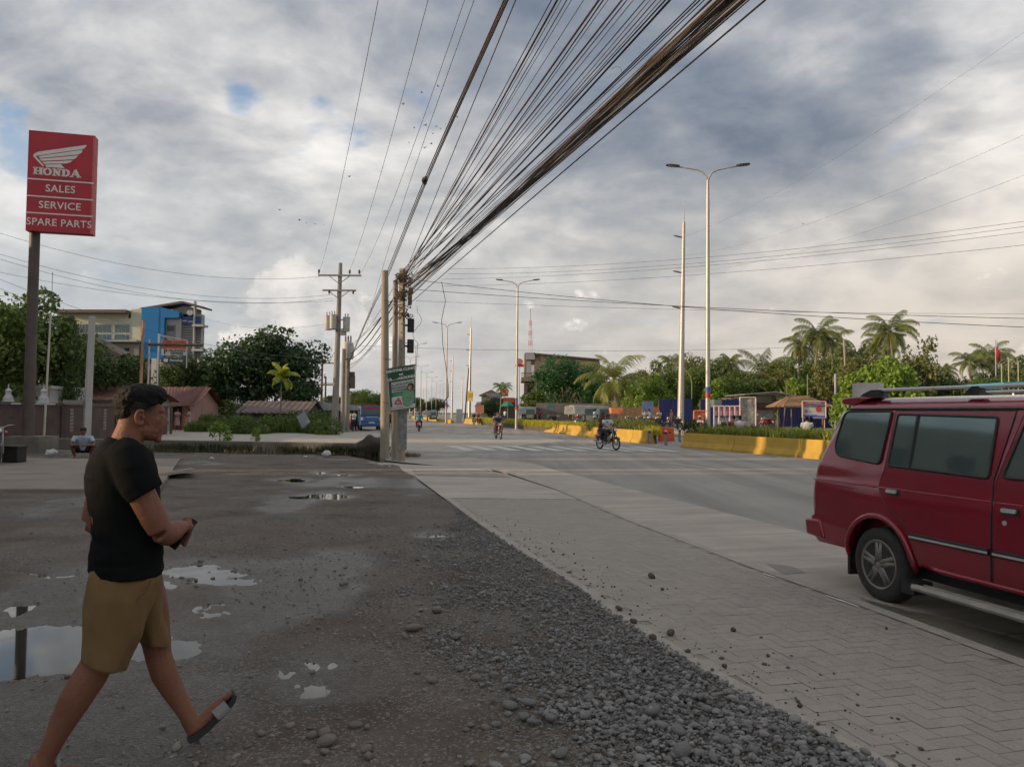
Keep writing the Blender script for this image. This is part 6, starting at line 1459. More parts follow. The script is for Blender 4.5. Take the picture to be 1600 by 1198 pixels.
# ---- smaller figures: joints in their own frame (x ahead, y to their left, z up)
def person(label, loc, rz, J, shirt, pants, skin=None, hair=None, sleeve='short', legs='long', hat=None, hatm=None, group=None, scale=1., skirt=None, vox=.016, headrot=0, helmet=None, shoes=None, hairlong=False):
    """J: dict of joints hip, chest, neck, head, l/r shoulder elbow hand hipj knee ankle toe"""
    skin = skin or M_skin2; t = empty('person', loc, rz, label, 'person', group, scale); V = {k: Vector(v) for k, v in J.items()}
    g = MB(); g.loft([oval(g, V['hip'], (1, 0, 0), (0, 1, 0), .10, .15, 14), oval(g, V['hip'].lerp(V['chest'], .5), (1, 0, 0), (0, 1, 0), .095, .13, 14), oval(g, V['chest'], (1, 0, 0), (0, 1, 0), .11, .165, 14), oval(g, V['neck']-Vector((0, 0, .05)), (1, 0, 0), (0, 1, 0), .07, .12, 14)])
    g.tube([V['neck']-Vector((0, 0, .06)), V['neck'], V['head']], [.06, .052, .05], 10)
    HM = Matrix.Rotation(headrot, 3, 'Z'); hc = V['head']
    g.ell(hc+Vector((0, 0, .03)), (.092, .074, .095), HM); g.ell(hc+HM @ Vector((.03, 0, -.045)), (.055, .054, .055), HM); g.ell(hc+HM @ Vector((.098, 0, -.012)), (.018, .012, .018), HM)
    for s_ in (-1, 1): g.ell(hc+HM @ Vector((0, s_*.076, -.01)), (.018, .012, .028), HM)
    for s_ in 'lr':
        g.tube([V[s_+'sh'], V[s_+'sh'].lerp(V[s_+'el'], .5), V[s_+'el']], [.052, .045, .038], 10); g.tube([V[s_+'el'], V[s_+'el'].lerp(V[s_+'ha'], .4), V[s_+'ha']], [.038, .036, .024], 10)
        d = (V[s_+'ha']-V[s_+'el']).normalized(); sd = d.cross(Vector((0, 0, 1))); sd = sd.normalized() if sd.length > .1 else Vector((0, 1, 0))
        g.ell(V[s_+'ha']+d*.045, (.045, .03, .03), frame((0, 0, 0), d).to_3x3())
        for k in range(4): b_ = V[s_+'ha']+d*.08+sd*(.014*(k-1.5)); g.tube([b_-d*.02, b_+d*.03, b_+d*.045-Vector((0, 0, .02))], [.010, .009, .008], 6)
        g.tube([V[s_+'ha']+d*.03, V[s_+'ha']+d*.06+sd*.04*(1 if s_ == 'r' else -1)], [.012, .009], 6)
        g.tube([V[s_+'hi'], V[s_+'hi'].lerp(V[s_+'kn'], .5), V[s_+'kn']], [.088, .072, .055], 12); g.tube([V[s_+'kn'], V[s_+'kn'].lerp(V[s_+'an'], .35), V[s_+'an']], [.054, .054, .034], 12)
        g.tube([V[s_+'an'], V[s_+'an'].lerp(V[s_+'to'], .5)-Vector((0, 0, .02)), V[s_+'to']], [.037, .036, .026], 8)
    b = g.build('body', skin, t, True); fuse(b, vox, 3)
    g = MB(); g.loft([oval(g, V['hip']-Vector((0, 0, .03)), (1, 0, 0), (0, 1, 0), .125, .172, 16), oval(g, V['hip'].lerp(V['chest'], .5), (1, 0, 0), (0, 1, 0), .118, .152, 16), oval(g, V['chest'], (1, 0, 0), (0, 1, 0), .13, .185, 16), oval(g, V['neck']-Vector((0, 0, .06)), (1, 0, 0), (0, 1, 0), .085, .14, 16), oval(g, V['neck']-Vector((0, 0, .01)), (1, 0, 0), (0, 1, 0), .062, .07, 16)])
    for s_ in 'lr':
        e_ = V[s_+'el'] if sleeve == 'long' else V[s_+'sh'].lerp(V[s_+'el'], .6)
        g.tube([V[s_+'sh'].lerp(V['chest'], .3), V[s_+'sh'], e_], [.07, .068, .062], 12)
        if sleeve == 'long': g.tube([V[s_+'el'], V[s_+'ha']], [.056, .042], 10)
    if skirt: 
        z1 = skirt; c0 = V['hip']; g.loft([oval(g, c0, (1, 0, 0), (0, 1, 0), .12, .17, 16), oval(g, Vector((c0.x, c0.y, (c0.z+z1)/2)), (1, 0, 0), (0, 1, 0), .15, .20, 16), oval(g, Vector((c0.x, c0.y, z1)), (1, 0, 0), (0, 1, 0), .18, .24, 16)])
    o = g.build('dress' if skirt else 'shirt', shirt, t, True); fuse(o, vox, 3)
    if not skirt:
        g = MB(); g.ell(V['hip'], (.128, .17, .11))
        for s_ in 'lr':
            k_ = V[s_+'kn']; g.tube([V[s_+'hi'], V[s_+'hi'].lerp(k_, .5), k_], [.105, .09, .075], 12)
            if legs == 'long': g.tube([k_, V[s_+'an']], [.075, .055], 12)
        o = g.build('trousers' if legs == 'long' else 'shorts', pants, t, True); fuse(o, vox, 3)
    hm = hair or M_hair
    if helmet:
        g = MB(); g.ell(hc+Vector((0, 0, .04)), (.135, .12, .125), HM, 18, 12); g.build('helmet', helmet, t, True)
    else:
        g = MB(); g.ell(hc+HM @ Vector((-.018, 0, .05)), (.097, .083, .088), HM); g.ell(hc+HM @ Vector((-.035, 0, .0)), (.07, .078, .07), HM)
        if hairlong: g.tube([hc+HM @ Vector((-.05, 0, .04)), hc+HM @ Vector((-.09, 0, -.12)), hc+HM @ Vector((-.08, 0, -.28))], [.075, .07, .04], 10)
        o = g.build('hair', hm, t, True); fuse(o, vox*.8, 2)
    if hat:
        g = MB(); g.ell(hc+Vector((0, 0, .075)), (.106, .092, .06), HM); g.prism([(.05, -.07), (.17, -.055), (.19, 0), (.17, .055), (.05, .07)], .07, .082, lambda x, y, h: hc+HM @ Vector((x, y, h))); g.build('cap', hatm or M_black, t, True)
    g = MB()
    if shoes:
        for s_ in 'lr':
            g = MB(); g.tube([V[s_+'an']-Vector((.05, 0, .055)), V[s_+'an'].lerp(V[s_+'to'], .5)-Vector((0, 0, .03)), V[s_+'to']], [.042, .045, .036], 10); g.build('shoe', shoes, t, True)
    return t
def stand(h=0, arm='down', stride=0.1):
    J = dict(hip=(0, 0, .95), chest=(.01, 0, 1.28), neck=(0, 0, 1.46), head=(.02, 0, 1.575), lsh=(0, .19, 1.38), rsh=(0, -.19, 1.38), lhi=(0, .09, .92), rhi=(0, -.09, .92), lkn=(stride*.6, .10, .50), rkn=(-stride*.2, -.10, .50), lan=(stride, .10, .09), ran=(-stride, -.10, .09), lto=(stride+.16, .12, .04), rto=(-stride+.16, -.12, .04))
    if arm == 'down': J.update(lel=(-.02, .24, 1.10), rel=(-.02, -.24, 1.10), lha=(.08, .25, .86), rha=(.08, -.25, .86))
    if arm == 'fold': J.update(lel=(.06, .25, 1.12), rel=(.06, -.25, 1.12), lha=(.20, .02, 1.16), rha=(.20, -.02, 1.12))
    if arm == 'up': J.update(lel=(.1, .26, 1.15), rel=(.05, -.24, 1.10), lha=(.25, .12, 1.36), rha=(.22, -.1, 1.1))
    return J
def ride():   # on a motorcycle: seat top at .80, bars at (.45, ±.33, 1.02)
    return dict(hip=(-.18, 0, .88), chest=(-.10, 0, 1.18), neck=(-.06, 0, 1.36), head=(0, 0, 1.47), lsh=(-.08, .19, 1.29), rsh=(-.08, -.19, 1.29), lel=(.12, .31, 1.08), rel=(.12, -.31, 1.08), lha=(.36, .31, 1.03), rha=(.36, -.31, 1.03), lhi=(-.16, .10, .86), rhi=(-.16, -.10, .86), lkn=(.20, .22, .76), rkn=(.20, -.22, .76), lan=(.05, .19, .38), ran=(.05, -.19, .38), lto=(.2, .20, .34), rto=(.2, -.20, .34))
def sit(seat=.45):
    z = seat+.10
    return dict(hip=(0, 0, z), chest=(.04, 0, z+.32), neck=(.06, 0, z+.50), head=(.10, 0, z+.61), lsh=(.05, .19, z+.42), rsh=(.05, -.19, z+.42), lel=(.12, .24, z+.16), rel=(.12, -.24, z+.16), lha=(.34, .14, z+.08), rha=(.34, -.14, z+.08), lhi=(.02, .10, z-.02), rhi=(.02, -.10, z-.02), lkn=(.42, .13, z), rkn=(.42, -.13, z), lan=(.46, .13, .09), ran=(.46, -.13, .09), lto=(.62, .14, .04), rto=(.62, -.14, .04))
def squat():
    return dict(hip=(-.16, 0, .26), chest=(-.02, 0, .52), neck=(.07, 0, .68), head=(.13, 0, .77), lsh=(.05, .20, .61), rsh=(.05, -.20, .61), lel=(.17, .30, .40), rel=(.17, -.30, .40), lha=(.36, .06, .38), rha=(.36, -.06, .40), lhi=(-.14, .11, .24), rhi=(-.14, -.11, .24), lkn=(.20, .27, .40), rkn=(.20, -.27, .40), lan=(.02, .20, .08), ran=(.02, -.20, .08), lto=(.19, .23, .035), rto=(.19, -.23, .035))
C_ = lambda n, c, **k: mat('cloth_'+n, c, .9, .15, 4, **k)
c = G(122, 717); c.z = .11
person('man in light blue shirt and dark shorts squatting before the brown wall', (c.x, c.y+.25, .0), R(-62), squat(), C_('lightblue', (.36, .46, .58)), C_('dark', (.02, .018, .02)), legs='short', hat=True, hatm=C_('capdark', (.03, .03, .03)), scale=1.12, vox=.012)
# ================================================================== MOTORCYCLES, VEHICLES AND THE PEOPLE WITH THEM
def make_bike(col, name, kind='street', plate=True):
    """x ahead, wheels on z=0, seat top .80, bars at (.42, +-.33, 1.02)"""
    t = empty('motorcycle'); pm = mat('bike_'+name, col, .3, .1, 5, coat=.6); al = mat('bike_alloy', (.32, .32, .32), .35, .15, 8, metal=.8); dk = mat('bike_dark', (.03, .03, .032), .5, .2, 8)
    ty = mat('bike_tyre', (.022, .022, .022), .8, .2, 10); seatm = mat('bike_seat', (.02, .02, .022), .6, .2, 12)
    R0 = .285
    for x in (-.62, .64):
        g = MB(); n = 28; pts = [(x+math.cos(2*math.pi*k/n)*(R0-.035), 0, R0+math.sin(2*math.pi*k/n)*(R0-.035)) for k in range(n+1)]; g.tube(pts, .037, 8, False); w = g.build('wheel', ty, t, True)
        g = MB(); pts = [(x+math.cos(2*math.pi*k/n)*(R0-.07), 0, R0+math.sin(2*math.pi*k/n)*(R0-.07)) for k in range(n+1)]; g.tube(pts, .013, 6, False); g.lathe((x, 0, R0), [(.0, -.05), (.045, -.05), (.045, .05), (0, .05)], 12, 'Y')
        for k in range(10): a_ = 2*math.pi*k/10; g.tube([(x+math.cos(a_)*.03, (.03 if k % 2 else -.03), R0+math.sin(a_)*.03), (x+math.cos(a_+.25)*(R0-.07), 0, R0+math.sin(a_+.25)*(R0-.07))], .0045, 4, False)
        g.build('rim', al, w, True)
    g = MB()
    for s in (-1, 1): g.tube([(.64, s*.085, R0), (.50, s*.085, .72), (.43, s*.08, .98)], [.026, .024, .022], 8)
    g.build('front_fork', al, t, True)
    g = MB(); q = [(.64+math.cos(R(a_))*(R0+.035), R0+math.sin(R(a_))*(R0+.035)) for a_ in range(40, 165, 12)]; g.loft([[Vector((x, y, z)) for y in (-.055, -.03, .03, .055)]+[Vector((x, y, z-.012)) for y in (.055, -.055)] for x, z in q]); g.build('front_fender', pm, t, True)
    g = MB(); q = [(-.62+math.cos(R(a_))*(R0+.05), R0+math.sin(R(a_))*(R0+.05)) for a_ in range(20, 150, 12)]; g.loft([[Vector((x, y, z)) for y in (-.07, -.04, .04, .07)]+[Vector((x, y, z-.02)) for y in (.07, -.07)] for x, z in q]); g.build('rear_fender', dk, t, True)
    g = MB(); g.tube([(.40, 0, .90), (.30, 0, .55), (.12, 0, .33), (-.20, 0, .30), (-.30, 0, .55), (-.80, 0, .68)], .026, 8); g.tube([(.40, 0, .86), (-.3, 0, .68)], .03, 8)
    for s in (-1, 1): g.tube([(-.62, s*.10, R0), (-.18, s*.09, .34)], .022, 6); g.tube([(-.60, s*.12, R0+.02), (-.46, s*.12, .64)], .024, 8)
    g.build('frame', dk, t, True)
    g = MB(); g.ell((.02, 0, .42), (.17, .11, .13)); g.box((.07, 0, .56), (.13, .13, .17)); g.lathe((-.05, 0, .36), [(.0, -.16), (.10, -.16), (.10, .16), (0, .16)], 14, 'Y'); g.build('engine', al, t)
    g = MB()
    if kind == 'street': g.loft([oval(g, (.36, 0, .86), (0, 1, 0), (0, 0, 1), .07, .05, 14), oval(g, (.22, 0, .87), (0, 1, 0), (0, 0, 1), .125, .095, 14), oval(g, (.03, 0, .84), (0, 1, 0), (0, 0, 1), .115, .085, 14), oval(g, (-.10, 0, .80), (0, 1, 0), (0, 0, 1), .07, .05, 14)])
    else: g.loft([oval(g, (.46, 0, .88), (0, 1, 0), (0, 0, 1), .12, .10, 14), oval(g, (.34, 0, .66), (0, 1, 0), (0, 0, 1), .16, .16, 14), oval(g, (.12, 0, .48), (0, 1, 0), (0, 0, 1), .12, .10, 14), oval(g, (-.1, 0, .52), (0, 1, 0), (0, 0, 1), .12, .14, 14)])
    g.build('tank' if kind == 'street' else 'leg_shield', pm, t, True)
    g = MB(); g.loft([oval(g, (x, 0, z), (0, 1, 0), (0, 0, 1), w_, h_, 12) for x, z, w_, h_ in ((-.10, .63, .09, .09), (-.40, .68, .11, .09), (-.70, .74, .08, .05), (-.84, .78, .04, .03))]); g.build('side_cover', pm, t, True)
    g = MB(); g.loft([oval(g, (x, 0, z), (0, 1, 0), (0, 0, 1), w_, h_, 12) for x, z, w_, h_ in ((.0, .79, .09, .03), (-.2, .79, .13, .045), (-.5, .81, .13, .045), (-.76, .84, .09, .035))]); g.build('seat', seatm, t, True)
    g = MB(); g.tube([(.34, -.36, 1.02), (.40, -.24, 1.04), (.43, -.08, .98), (.43, .08, .98), (.40, .24, 1.04), (.34, .36, 1.02)], .014, 8); hb = g.build('handlebar', al, t, True)
    g = MB()
    for s in (-1, 1): g.tube([(.33, s*.38, 1.02), (.37, s*.27, 1.035)], .02, 8)
    g.build('grips', dk, hb, True)
    for s in (-1, 1):
        g = MB(); g.tube([(.39, s*.22, 1.04), (.38, s*.27, 1.22)], .006, 5); g.ell((.37, s*.29, 1.25), (.012, .055, .035)); g.build('mirror', dk, hb, True)
    g = MB(); g.ell((.50, 0, .90), (.07, .085, .085)); hl = g.build('headlight', dk, t, True); g = MB(); g.lathe((.52, 0, .90), [(0, 0), (.074, 0), (.06, .045), (0, .055)], 16, 'X'); g.v = [(2*.52-v[0]+.0, v[1], v[2]) if v[0] < .52 else v for v in g.v]; g.build('lens', mat('headlight_lens', (.6, .6, .58), .12, .1, 8), hl, True)
    for s in (-1, 1):
        g = MB(); g.ell((.47, s*.16, .86), (.03, .035, .028)); g.build('indicator', mat('indicator_amber', (.75, .20, .01), .3, .1, 8), t, True)
    g = MB(); g.ell((-.84, 0, .72), (.03, .06, .035)); g.build('tail_lamp', mat('bike_tail', (.5, .01, .01), .3, emit=((1, .06, .02), 1.2)), t, True)
    g = MB(); g.tube([(.12, -.10, .36), (.05, -.13, .24), (-.2, -.14, .25), (-.4, -.15, .30), (-.86, -.16, .40)], [.02, .02, .024, .045, .045], 10); g.build('exhaust', al, t, True)
    if plate: g = MB(); g.box((-.90, 0, .60), (.01, .20, .12)); g.build('number_plate', mat('plate_pale', (.5, .5, .5), .6, .1, 9), t)
    return t
bikeK = make_bike((.015, .015, .05), 'navy'); bikeR = make_bike((.45, .01, .015), 'red', 'scooter'); bikeD = make_bike((.02, .02, .02), 'black'); bikeT = make_bike((.25, .03, .02), 'maroon')
for b_, px, Y, rz, lab in ((bikeK, 950, 34.5, -62, 'black motorcycle with chrome fork ridden by the man in white'), (bikeR, 655, 63.5, 100, 'red scooter seen from behind on the road'), (bikeT, 779, 47, -76, 'dark red motorcycle with lit headlight coming past the crossing')):
    b_.location = (PX(px, Y), Y, 0.003); b_.rotation_euler = (0, 0, R(rz)); tag(b_, lab, 'motorcycle')
def at_bike(b_, x=0, y=0, z=0): return (b_.matrix_basis @ Vector((x, y, z)))
bpy.context.view_layer.update()
def rider(b_, label, dx=0., dz=0., **k):
    rz = b_.rotation_euler[2]; q = Vector(b_.location)+Matrix.Rotation(rz, 3, 'Z') @ Vector((dx, 0, dz))
    return person(label, q, rz, k.pop('J', ride()), **k)
rider(bikeK, 'motorcyclist in a white T-shirt and dark cap riding the black motorcycle', shirt=C_('white', (.52, .56, .60)), pants=C_('darkjean', (.03, .03, .045)), hat=True, hatm=C_('cap_brown', (.06, .045, .03)), vox=.013, headrot=.2)
g = MB(); q = Vector(bikeK.location)
rider(bikeR, 'rider in a teal shirt on the red scooter, seen from behind', shirt=C_('teal', (.02, .22, .30)), pants=C_('brownred', (.10, .03, .03)), helmet=mat('helmet_black', (.015, .015, .015), .25, coat=.5))
rider(bikeT, 'barelegged rider in a dark blue shirt on the oncoming motorcycle', shirt=C_('navyshirt', (.03, .045, .10)), pants=C_('pinkshort', (.35, .06, .07)), legs='short', skin=M_skin, vox=.014)
J2 = ride(); J2 = {k: (v[0]-.32, v[1], v[2]+.06) for k, v in J2.items()}; J2['lha'] = (-.2, .16, 1.12); J2['rha'] = (-.2, -.16, 1.12)
rider(bikeT, 'passenger in pale clothes sitting behind the barelegged rider', shirt=C_('pale', (.40, .36, .38)), pants=C_('pale2', (.3, .3, .3)), J=J2, skin=M_skin, hairlong=True)
J3 = dict(J2); rider(bikeK, 'dark haired passenger behind the motorcyclist in white', J=J3, shirt=C_('maroon', (.12, .03, .03)), pants=C_('darkjean', (.03, .03, .045)))
# two bikes riding side by side further off, with a cargo of people
bpy.context.view_layer.update()
for i, (px, Y, col_, lab, pl, sh) in enumerate([(741, 100, bikeD, 'black motorcycle riding away beside a red one near the far median', 'rider in black on the far black motorcycle', C_('blackshirt', (.02, .02, .022))), (748, 101, bikeR, 'red scooter riding beside the black motorcycle near the far median', 'rider in a red shirt on the far red scooter', C_('redshirt', (.35, .02, .03)))]):
    b = dup(col_, (PX(px, Y), Y, .003), R(-80), lab); rider(b, pl, shirt=sh, pants=C_('darkjean', (.03, .03, .045)), vox=.03)
# the bike cut by the left edge
bL = bikeD; bL.location = (PX(-3, 20.6), 20.6, .112); bL.rotation_euler = (0, 0, R(-52)); tag(bL, 'dark motorcycle with a round headlight at the left edge, on the concrete apron', 'motorcycle')
g = MB(); g.bb(-.22, .22, -.2, .2, .0, .42); g.bb(-.24, .24, -.22, .22, .40, .46); o = g.build('delivery_box', mat('box_black', (.014, .014, .016), .5, .1, 5), None); md = o.modifiers.new('b', 'BEVEL'); md.width = .02; q = G(22, 722, .11); o.location = (q.x, q.y, .112); tag(o, 'black plastic box standing beside the motorcycle at the left edge', 'box')
# --- blue jeepney at the corner
def jeepney():
    Y = 65.; t = empty('jeepney', (PX(580, Y), Y, 0), R(14), 'bright blue jeepney parked at the corner, seen from behind', 'jeepney')
    bl = mat('jeep_blue', (.008, .14, .42), .3, .08, 2, coat=.6); bd = mat('jeep_blue_dark', (.01, .05, .16), .35, .1, 2, coat=.4); gl = mat('jeep_glass', (.05, .10, .13), .1, .1, 2, spec=.8); rd_ = mat('jeep_red', (.30, .05, .03), .5)
    w = .92
    g = MB(); g.prism([(-w, .42), (w, .42), (w, 1.15), (w-.04, 2.02), (-w+.04, 2.02), (-w, 1.15)], 0, 4.6, lambda x, y, h: (x, h, y)); body = g.build('body', bl, t); md = body.modifiers.new('b', 'BEVEL'); md.width = .06; md.segments = 3
    g = MB(); g.bb(-w+.06, w-.06, -.02, 4.5, 2.02, 2.10); g.build('roof', bl, t); g = MB(); g.bb(-.6, .5, .1, .3, 2.10, 2.24); g.build('roof_board', rd_, t)
    g = MB(); g.bb(-w+.16, w-.16, -.03, .01, 1.42, 1.78); g.build('rear_window', gl, t); g = MB(); g.bb(-w+.14, w-.14, -.025, .01, 1.80, 1.95); g.build('name_board', rd_, t)
    g = MB(); g.bb(-w+.02, w-.02, -.03, .01, 1.24, 1.34); g.build('stripe', bd, t); g = MB(); g.bb(-w+.06, w-.06, -.035, .01, .72, .80); g.build('stripe', bd, t)
    g = MB(); g.bb(-.2, .3, -.05, .01, .60, .74); g.build('number_plate', mat('plate_pale', (.5, .5, .5)), t); g = MB(); g.bb(-.45, .55, -.04, .01, 1.10, 1.17); g.build('rear_lettering', mat('pale_letters', (.42, .50, .58), .6), t)
    for s in (-1, 1):
        g = MB(); g.ell((s*.72, -.01, .98), (.10, .05, .14)); g.build('tail_lamp', mat('lamp_peach', (.62, .36, .27), .3), t, True)
        for yy in (.8, 3.9):
            g = MB(); g.lathe((s*(w-.12), yy, .36), [(0, -.1), (.28, -.1), (.36, -.08), (.36, .08), (.28, .1), (0, .1)], 20, 'X'); g.build('wheel', mat('tyre', (.03, .03, .03)), t, True, angle=40)
    g = MB(); g.bb(-w, w, -.16, .0, .36, .50); g.build('bumper', bd, t)
    for s in (-1, 1):
        g = MB(); g.bb(s*w-.01, s*w+.01, .4, 4.2, 1.25, 1.80); g.build('side_opening', M_drk, t)
jeepney()
person('man in a white shirt and black trousers standing by the blue jeepney', (PX(553.5, 63), 63, 0), R(-20), stand(arm='up'), C_('white', (.5, .5, .5)), C_('black', (.015, .015, .018)), shoes=M_black, vox=.02)
person('person in grey standing behind the man in white at the corner', (PX(548, 66), 66, 0), R(30), stand(), C_('grey', (.28, .27, .25)), C_('mauve', (.22, .08, .09)), vox=.02, hairlong=True)
person('woman in a pink patterned dress standing at the pink house', (PX(277, 58), 58, 0), R(-30), stand(arm='fold'), C_('pinkpattern', (.42, .14, .17), col2=(.42, .34, .34)), None, skirt=.42, hairlong=True, vox=.02, skin=M_skin, headrot=.5)
person('woman in a pale pink dress beside the one in patterned pink', (PX(293, 58), 58.3, 0), R(-140), stand(arm='fold'), C_('palepink', (.48, .33, .33)), None, skirt=.45, vox=.02, skin=M_skin)
person('man in dark clothes half hidden behind the concrete poles', (PX(610.5, 66), 66, 0), R(-80), stand(arm='up'), C_('brown', (.10, .04, .03)), C_('black', (.015, .015, .018)), vox=.02)

# --- yellow barriers round the planted median
M_yb = mat('barrier_yellow', (.52, .34, .05), .8, .12, 1.6, .2, 30, col2=(.40, .255, .045), detail=8)
prof = [(-.28, 0), (-.28, .09), (-.15, .31), (-.11, .71), (.11, .71), (.15, .31), (.28, .09), (.28, 0)]
def barrier(A, B, lab, half=False, name='road_barrier', pr=prof):
    A, B = Vector(A), Vector(B); d = (B-A); L_ = d.length; t = MB(); g = t; bev = .02
    rings = []
    for u, sc in ((0, .94), (bev, 1), (L_-bev, 1), (L_, .94)): rings.append([Vector((u, y*sc, z*(sc if z > .2 else 1))) for y, z in pr])
    g.loft(rings); o = g.build(name, M_yb, None); o.location = A; o.rotation_euler = (0, 0, math.atan2(d.y, d.x)); return tag(o, lab, 'barrier', 'yellow barriers round the median')
def path(pts, seg=2.05, gap=.03):
    P_ = [Vector(p) for p in pts]; out = []; cur = P_[0]; i = 1; rest = seg
    while i < len(P_):
        d = P_[i]-cur
        if d.length <= .2: cur = P_[i]; i += 1; continue
        s_ = min(seg, d.length); nx = cur+d.normalized()*s_; out.append((cur+d.normalized()*gap, nx)); cur = nx
    return out
nearA, nearB = G(1062, 699), G(1284, 718)
d_ = (nearB-nearA); ext = nearB+d_.normalized()*12
n1 = [ext, nearA]; nm = ['first', 'second', 'third', 'fourth', 'fifth', 'sixth', 'seventh', 'eighth', 'ninth', 'tenth', 'eleventh', 'twelfth', 'thirteenth', 'fourteenth', 'fifteenth', 'sixteenth', 'seventeenth', 'eighteenth', 'nineteenth', 'twentieth']
def run(pts, where, seg):
    L_ = path(pts, seg)
    for k, (a_, b_) in enumerate(L_):
        barrier((a_.x, a_.y, 0), (b_.x, b_.y, 0), ('%s yellow barrier %s' % (nm[k], where) if k < 8 else 'distant yellow barrier %s' % where))
run([nearA+RN*.28, nearB+RN*.28, ext+RN*.28], 'from the bollards along the near roadside of the median', 4.2)
farP = [G(1008, 693), G(985, 691), G(930, 684.5), G(868, 676.5), G(800, 667.5)]; farP = [q+RN*.28 for q in farP]; q = farP[-1]; farP.append(q+RD*28)
run(farP, 'left of the bollards along the near roadside', 3.6)
W1 = 5.2
run([nearA+RN*W1, ext+RN*W1+RD*2], 'on the far side of the near median', 4.2)
run([farP[0]+RN*(W1-.3)+RD*11, farP[-1]+RN*(W1-.3)], 'on the far side of the median left of the bollards', 5.)
barrier((nearA.x+.5, nearA.y+.15, 0), (nearA.x+W1, nearA.y+1.45, 0), 'yellow barrier closing the near end of the median at the bollards'); fq_ = farP[0]+RN*(W1-.3)+RD*11; barrier((farP[0].x+.1, farP[0].y+.3, 0), (fq_.x, fq_.y, 0), 'yellow barrier closing the median stretch left of the bollards')
M_soil = mat('median_soil', (.09, .08, .05), .95, .3, 2)
g = MB()
for a_, b_ in ((nearA, ext), (farP[0], farP[-1])): g.prism([((a_+RN*.4).x, (a_+RN*.4).y), ((b_+RN*.4).x, (b_+RN*.4).y), ((b_+RN*(W1-.2)).x, (b_+RN*(W1-.2)).y), ((a_+RN*(W1-.2)+RD*(11 if a_ is farP[0] else 0)).x, (a_+RN*(W1-.2)+RD*(11 if a_ is farP[0] else 0)).y)], 0, .45)
tag(g.build('median_soil', M_soil), kind='structure')
# far island, left of the second one
for (pa, pb, lab) in (((707, 661), (664, 655), 'low pale yellow kerb block of the island behind the red scooter'), ((664, 655), (640, 652.5), 'far end of the pale yellow island kerb behind the red scooter')):
    barrier(G(*pa), G(*pb), lab, pr=[(-.3, 0), (-.28, .5), (.28, .5), (.3, 0)])
g = MB()
# bollards and orange barrier
M_bol = mat('bollard_grey', (.22, .20, .19), .6, .2, 6); boll = []
for i, (px, py, lab) in enumerate([(1015, 693, 'left grey bollard of three between the yellow barriers'), (1040.5, 696, 'middle grey bollard of three, in front of the orange block'), (1062, 690, 'right grey bollard of three beside the near yellow barrier')]):
    q = G(px, py); t = empty('bollard', (q.x, q.y, 0), 0, lab, 'bollard', 'bollards at the gap'); g = MB(); g.lathe((0, 0, 0), [(.075, 0), (.075, .72), (.0, .72)], 14); g.build('post', M_bol, t, True, angle=40); g = MB(); g.lathe((0, 0, 0), [(.078, .58), (.078, .68)], 14); g.build('dark_band', mat('bollard_band', (.10, .03, .03), .6), t, True); g = MB(); g.lathe((0, 0, .72), [(.08, 0), (.09, .03), (.04, .07), (0, .075)], 14); g.build('cap', M_steel, t, True)
q = G(1040, 686); t = empty('plastic_barrier', (q.x, q.y+3, 0), R(4), 'orange plastic block barrier with two holes behind the bollards', 'barrier')
g = MB(); g.prism([(-.44, 0), (.44, 0), (.42, .80), (-.42, .80)], -.2, .2, lambda x, y, h: (x, h*(1-.35*(y > .3)), y)); o = g.build('shell', mat('orange_plastic', (.62, .10, .025), .5, .12, 3), t); md = o.modifiers.new('b', 'BEVEL'); md.width = .04; md.segments = 3
for x in (-.16, .18): g = MB(); g.lathe((x, -.17, .48), [(0, 0), (.065, 0), (.065, .03), (0, .03)], 16, 'Y'); g.build('hole', mat('orange_dark', (.12, .02, .01), .8), t)
t.scale = (1.05, 1, 1.05); t.location = (PX(1041, 46.5), 46.5, .0)
# ================================================================== GREENERY
def leaf_mat(name, c1, c2, trans=.3, rough=.5): return mat(name, c1, rough, .2, .9, col2=c2, island=.7, trans=trans)
ML1 = leaf_mat('leaf_dark', (.08, .135, .03), (.03, .06, .016)); ML2 = leaf_mat('leaf_mid', (.14, .21, .04), (.055, .10, .02)); ML3 = leaf_mat('leaf_bright', (.26, .38, .05), (.10, .19, .025)); ML4 = leaf_mat('leaf_olive', (.20, .215, .06), (.08, .10, .028)); ML5 = leaf_mat('leaf_deep', (.055, .115, .04), (.024, .055, .02))
MLP = leaf_mat('palm_leaf', (.22, .26, .06), (.08, .12, .028)); MLY = leaf_mat('palm_leaf_yellow', (.50, .50, .06), (.20, .29, .03), .4); M_bark = mat('bark', (.12, .095, .07), .9, .3, 6, .5, 20); M_barkp = mat('palm_bark', (.20, .165, .12), .9, .25, 5, .5, 14, stretch=(1, 1, 6))
def leaves(cent, rad, n, size, r_, asp=.6, droop=.3, up=0):
    """n leaf quads scattered in the shells of clumps: cent (k,3), rad (k,3)"""
    k = len(cent); which = r_.integers(0, k, n); d = r_.normal(size=(n, 3)); d /= np.linalg.norm(d, axis=1)[:, None]
    rr_ = r_.uniform(.45, 1.0, n)**.6; c = cent[which]+d*rad[which]*rr_[:, None]
    a_ = r_.normal(size=(n, 3)); a_[:, 2] -= droop; a_ /= np.linalg.norm(a_, axis=1)[:, None]
    nrm = d*.7+r_.normal(size=(n, 3))*.6; nrm[:, 2] += .35; b_ = np.cross(a_, nrm); b_ /= np.maximum(1e-6, np.linalg.norm(b_, axis=1))[:, None]
    s_ = size*r_.uniform(.6, 1.35, n)[:, None]; w_ = s_*asp*.5
    V = np.stack([c, c+a_*s_*.45+b_*w_, c+a_*s_, c+a_*s_*.45-b_*w_], 1).reshape(-1, 3)
    return V, np.arange(4*n).reshape(-1, 4)
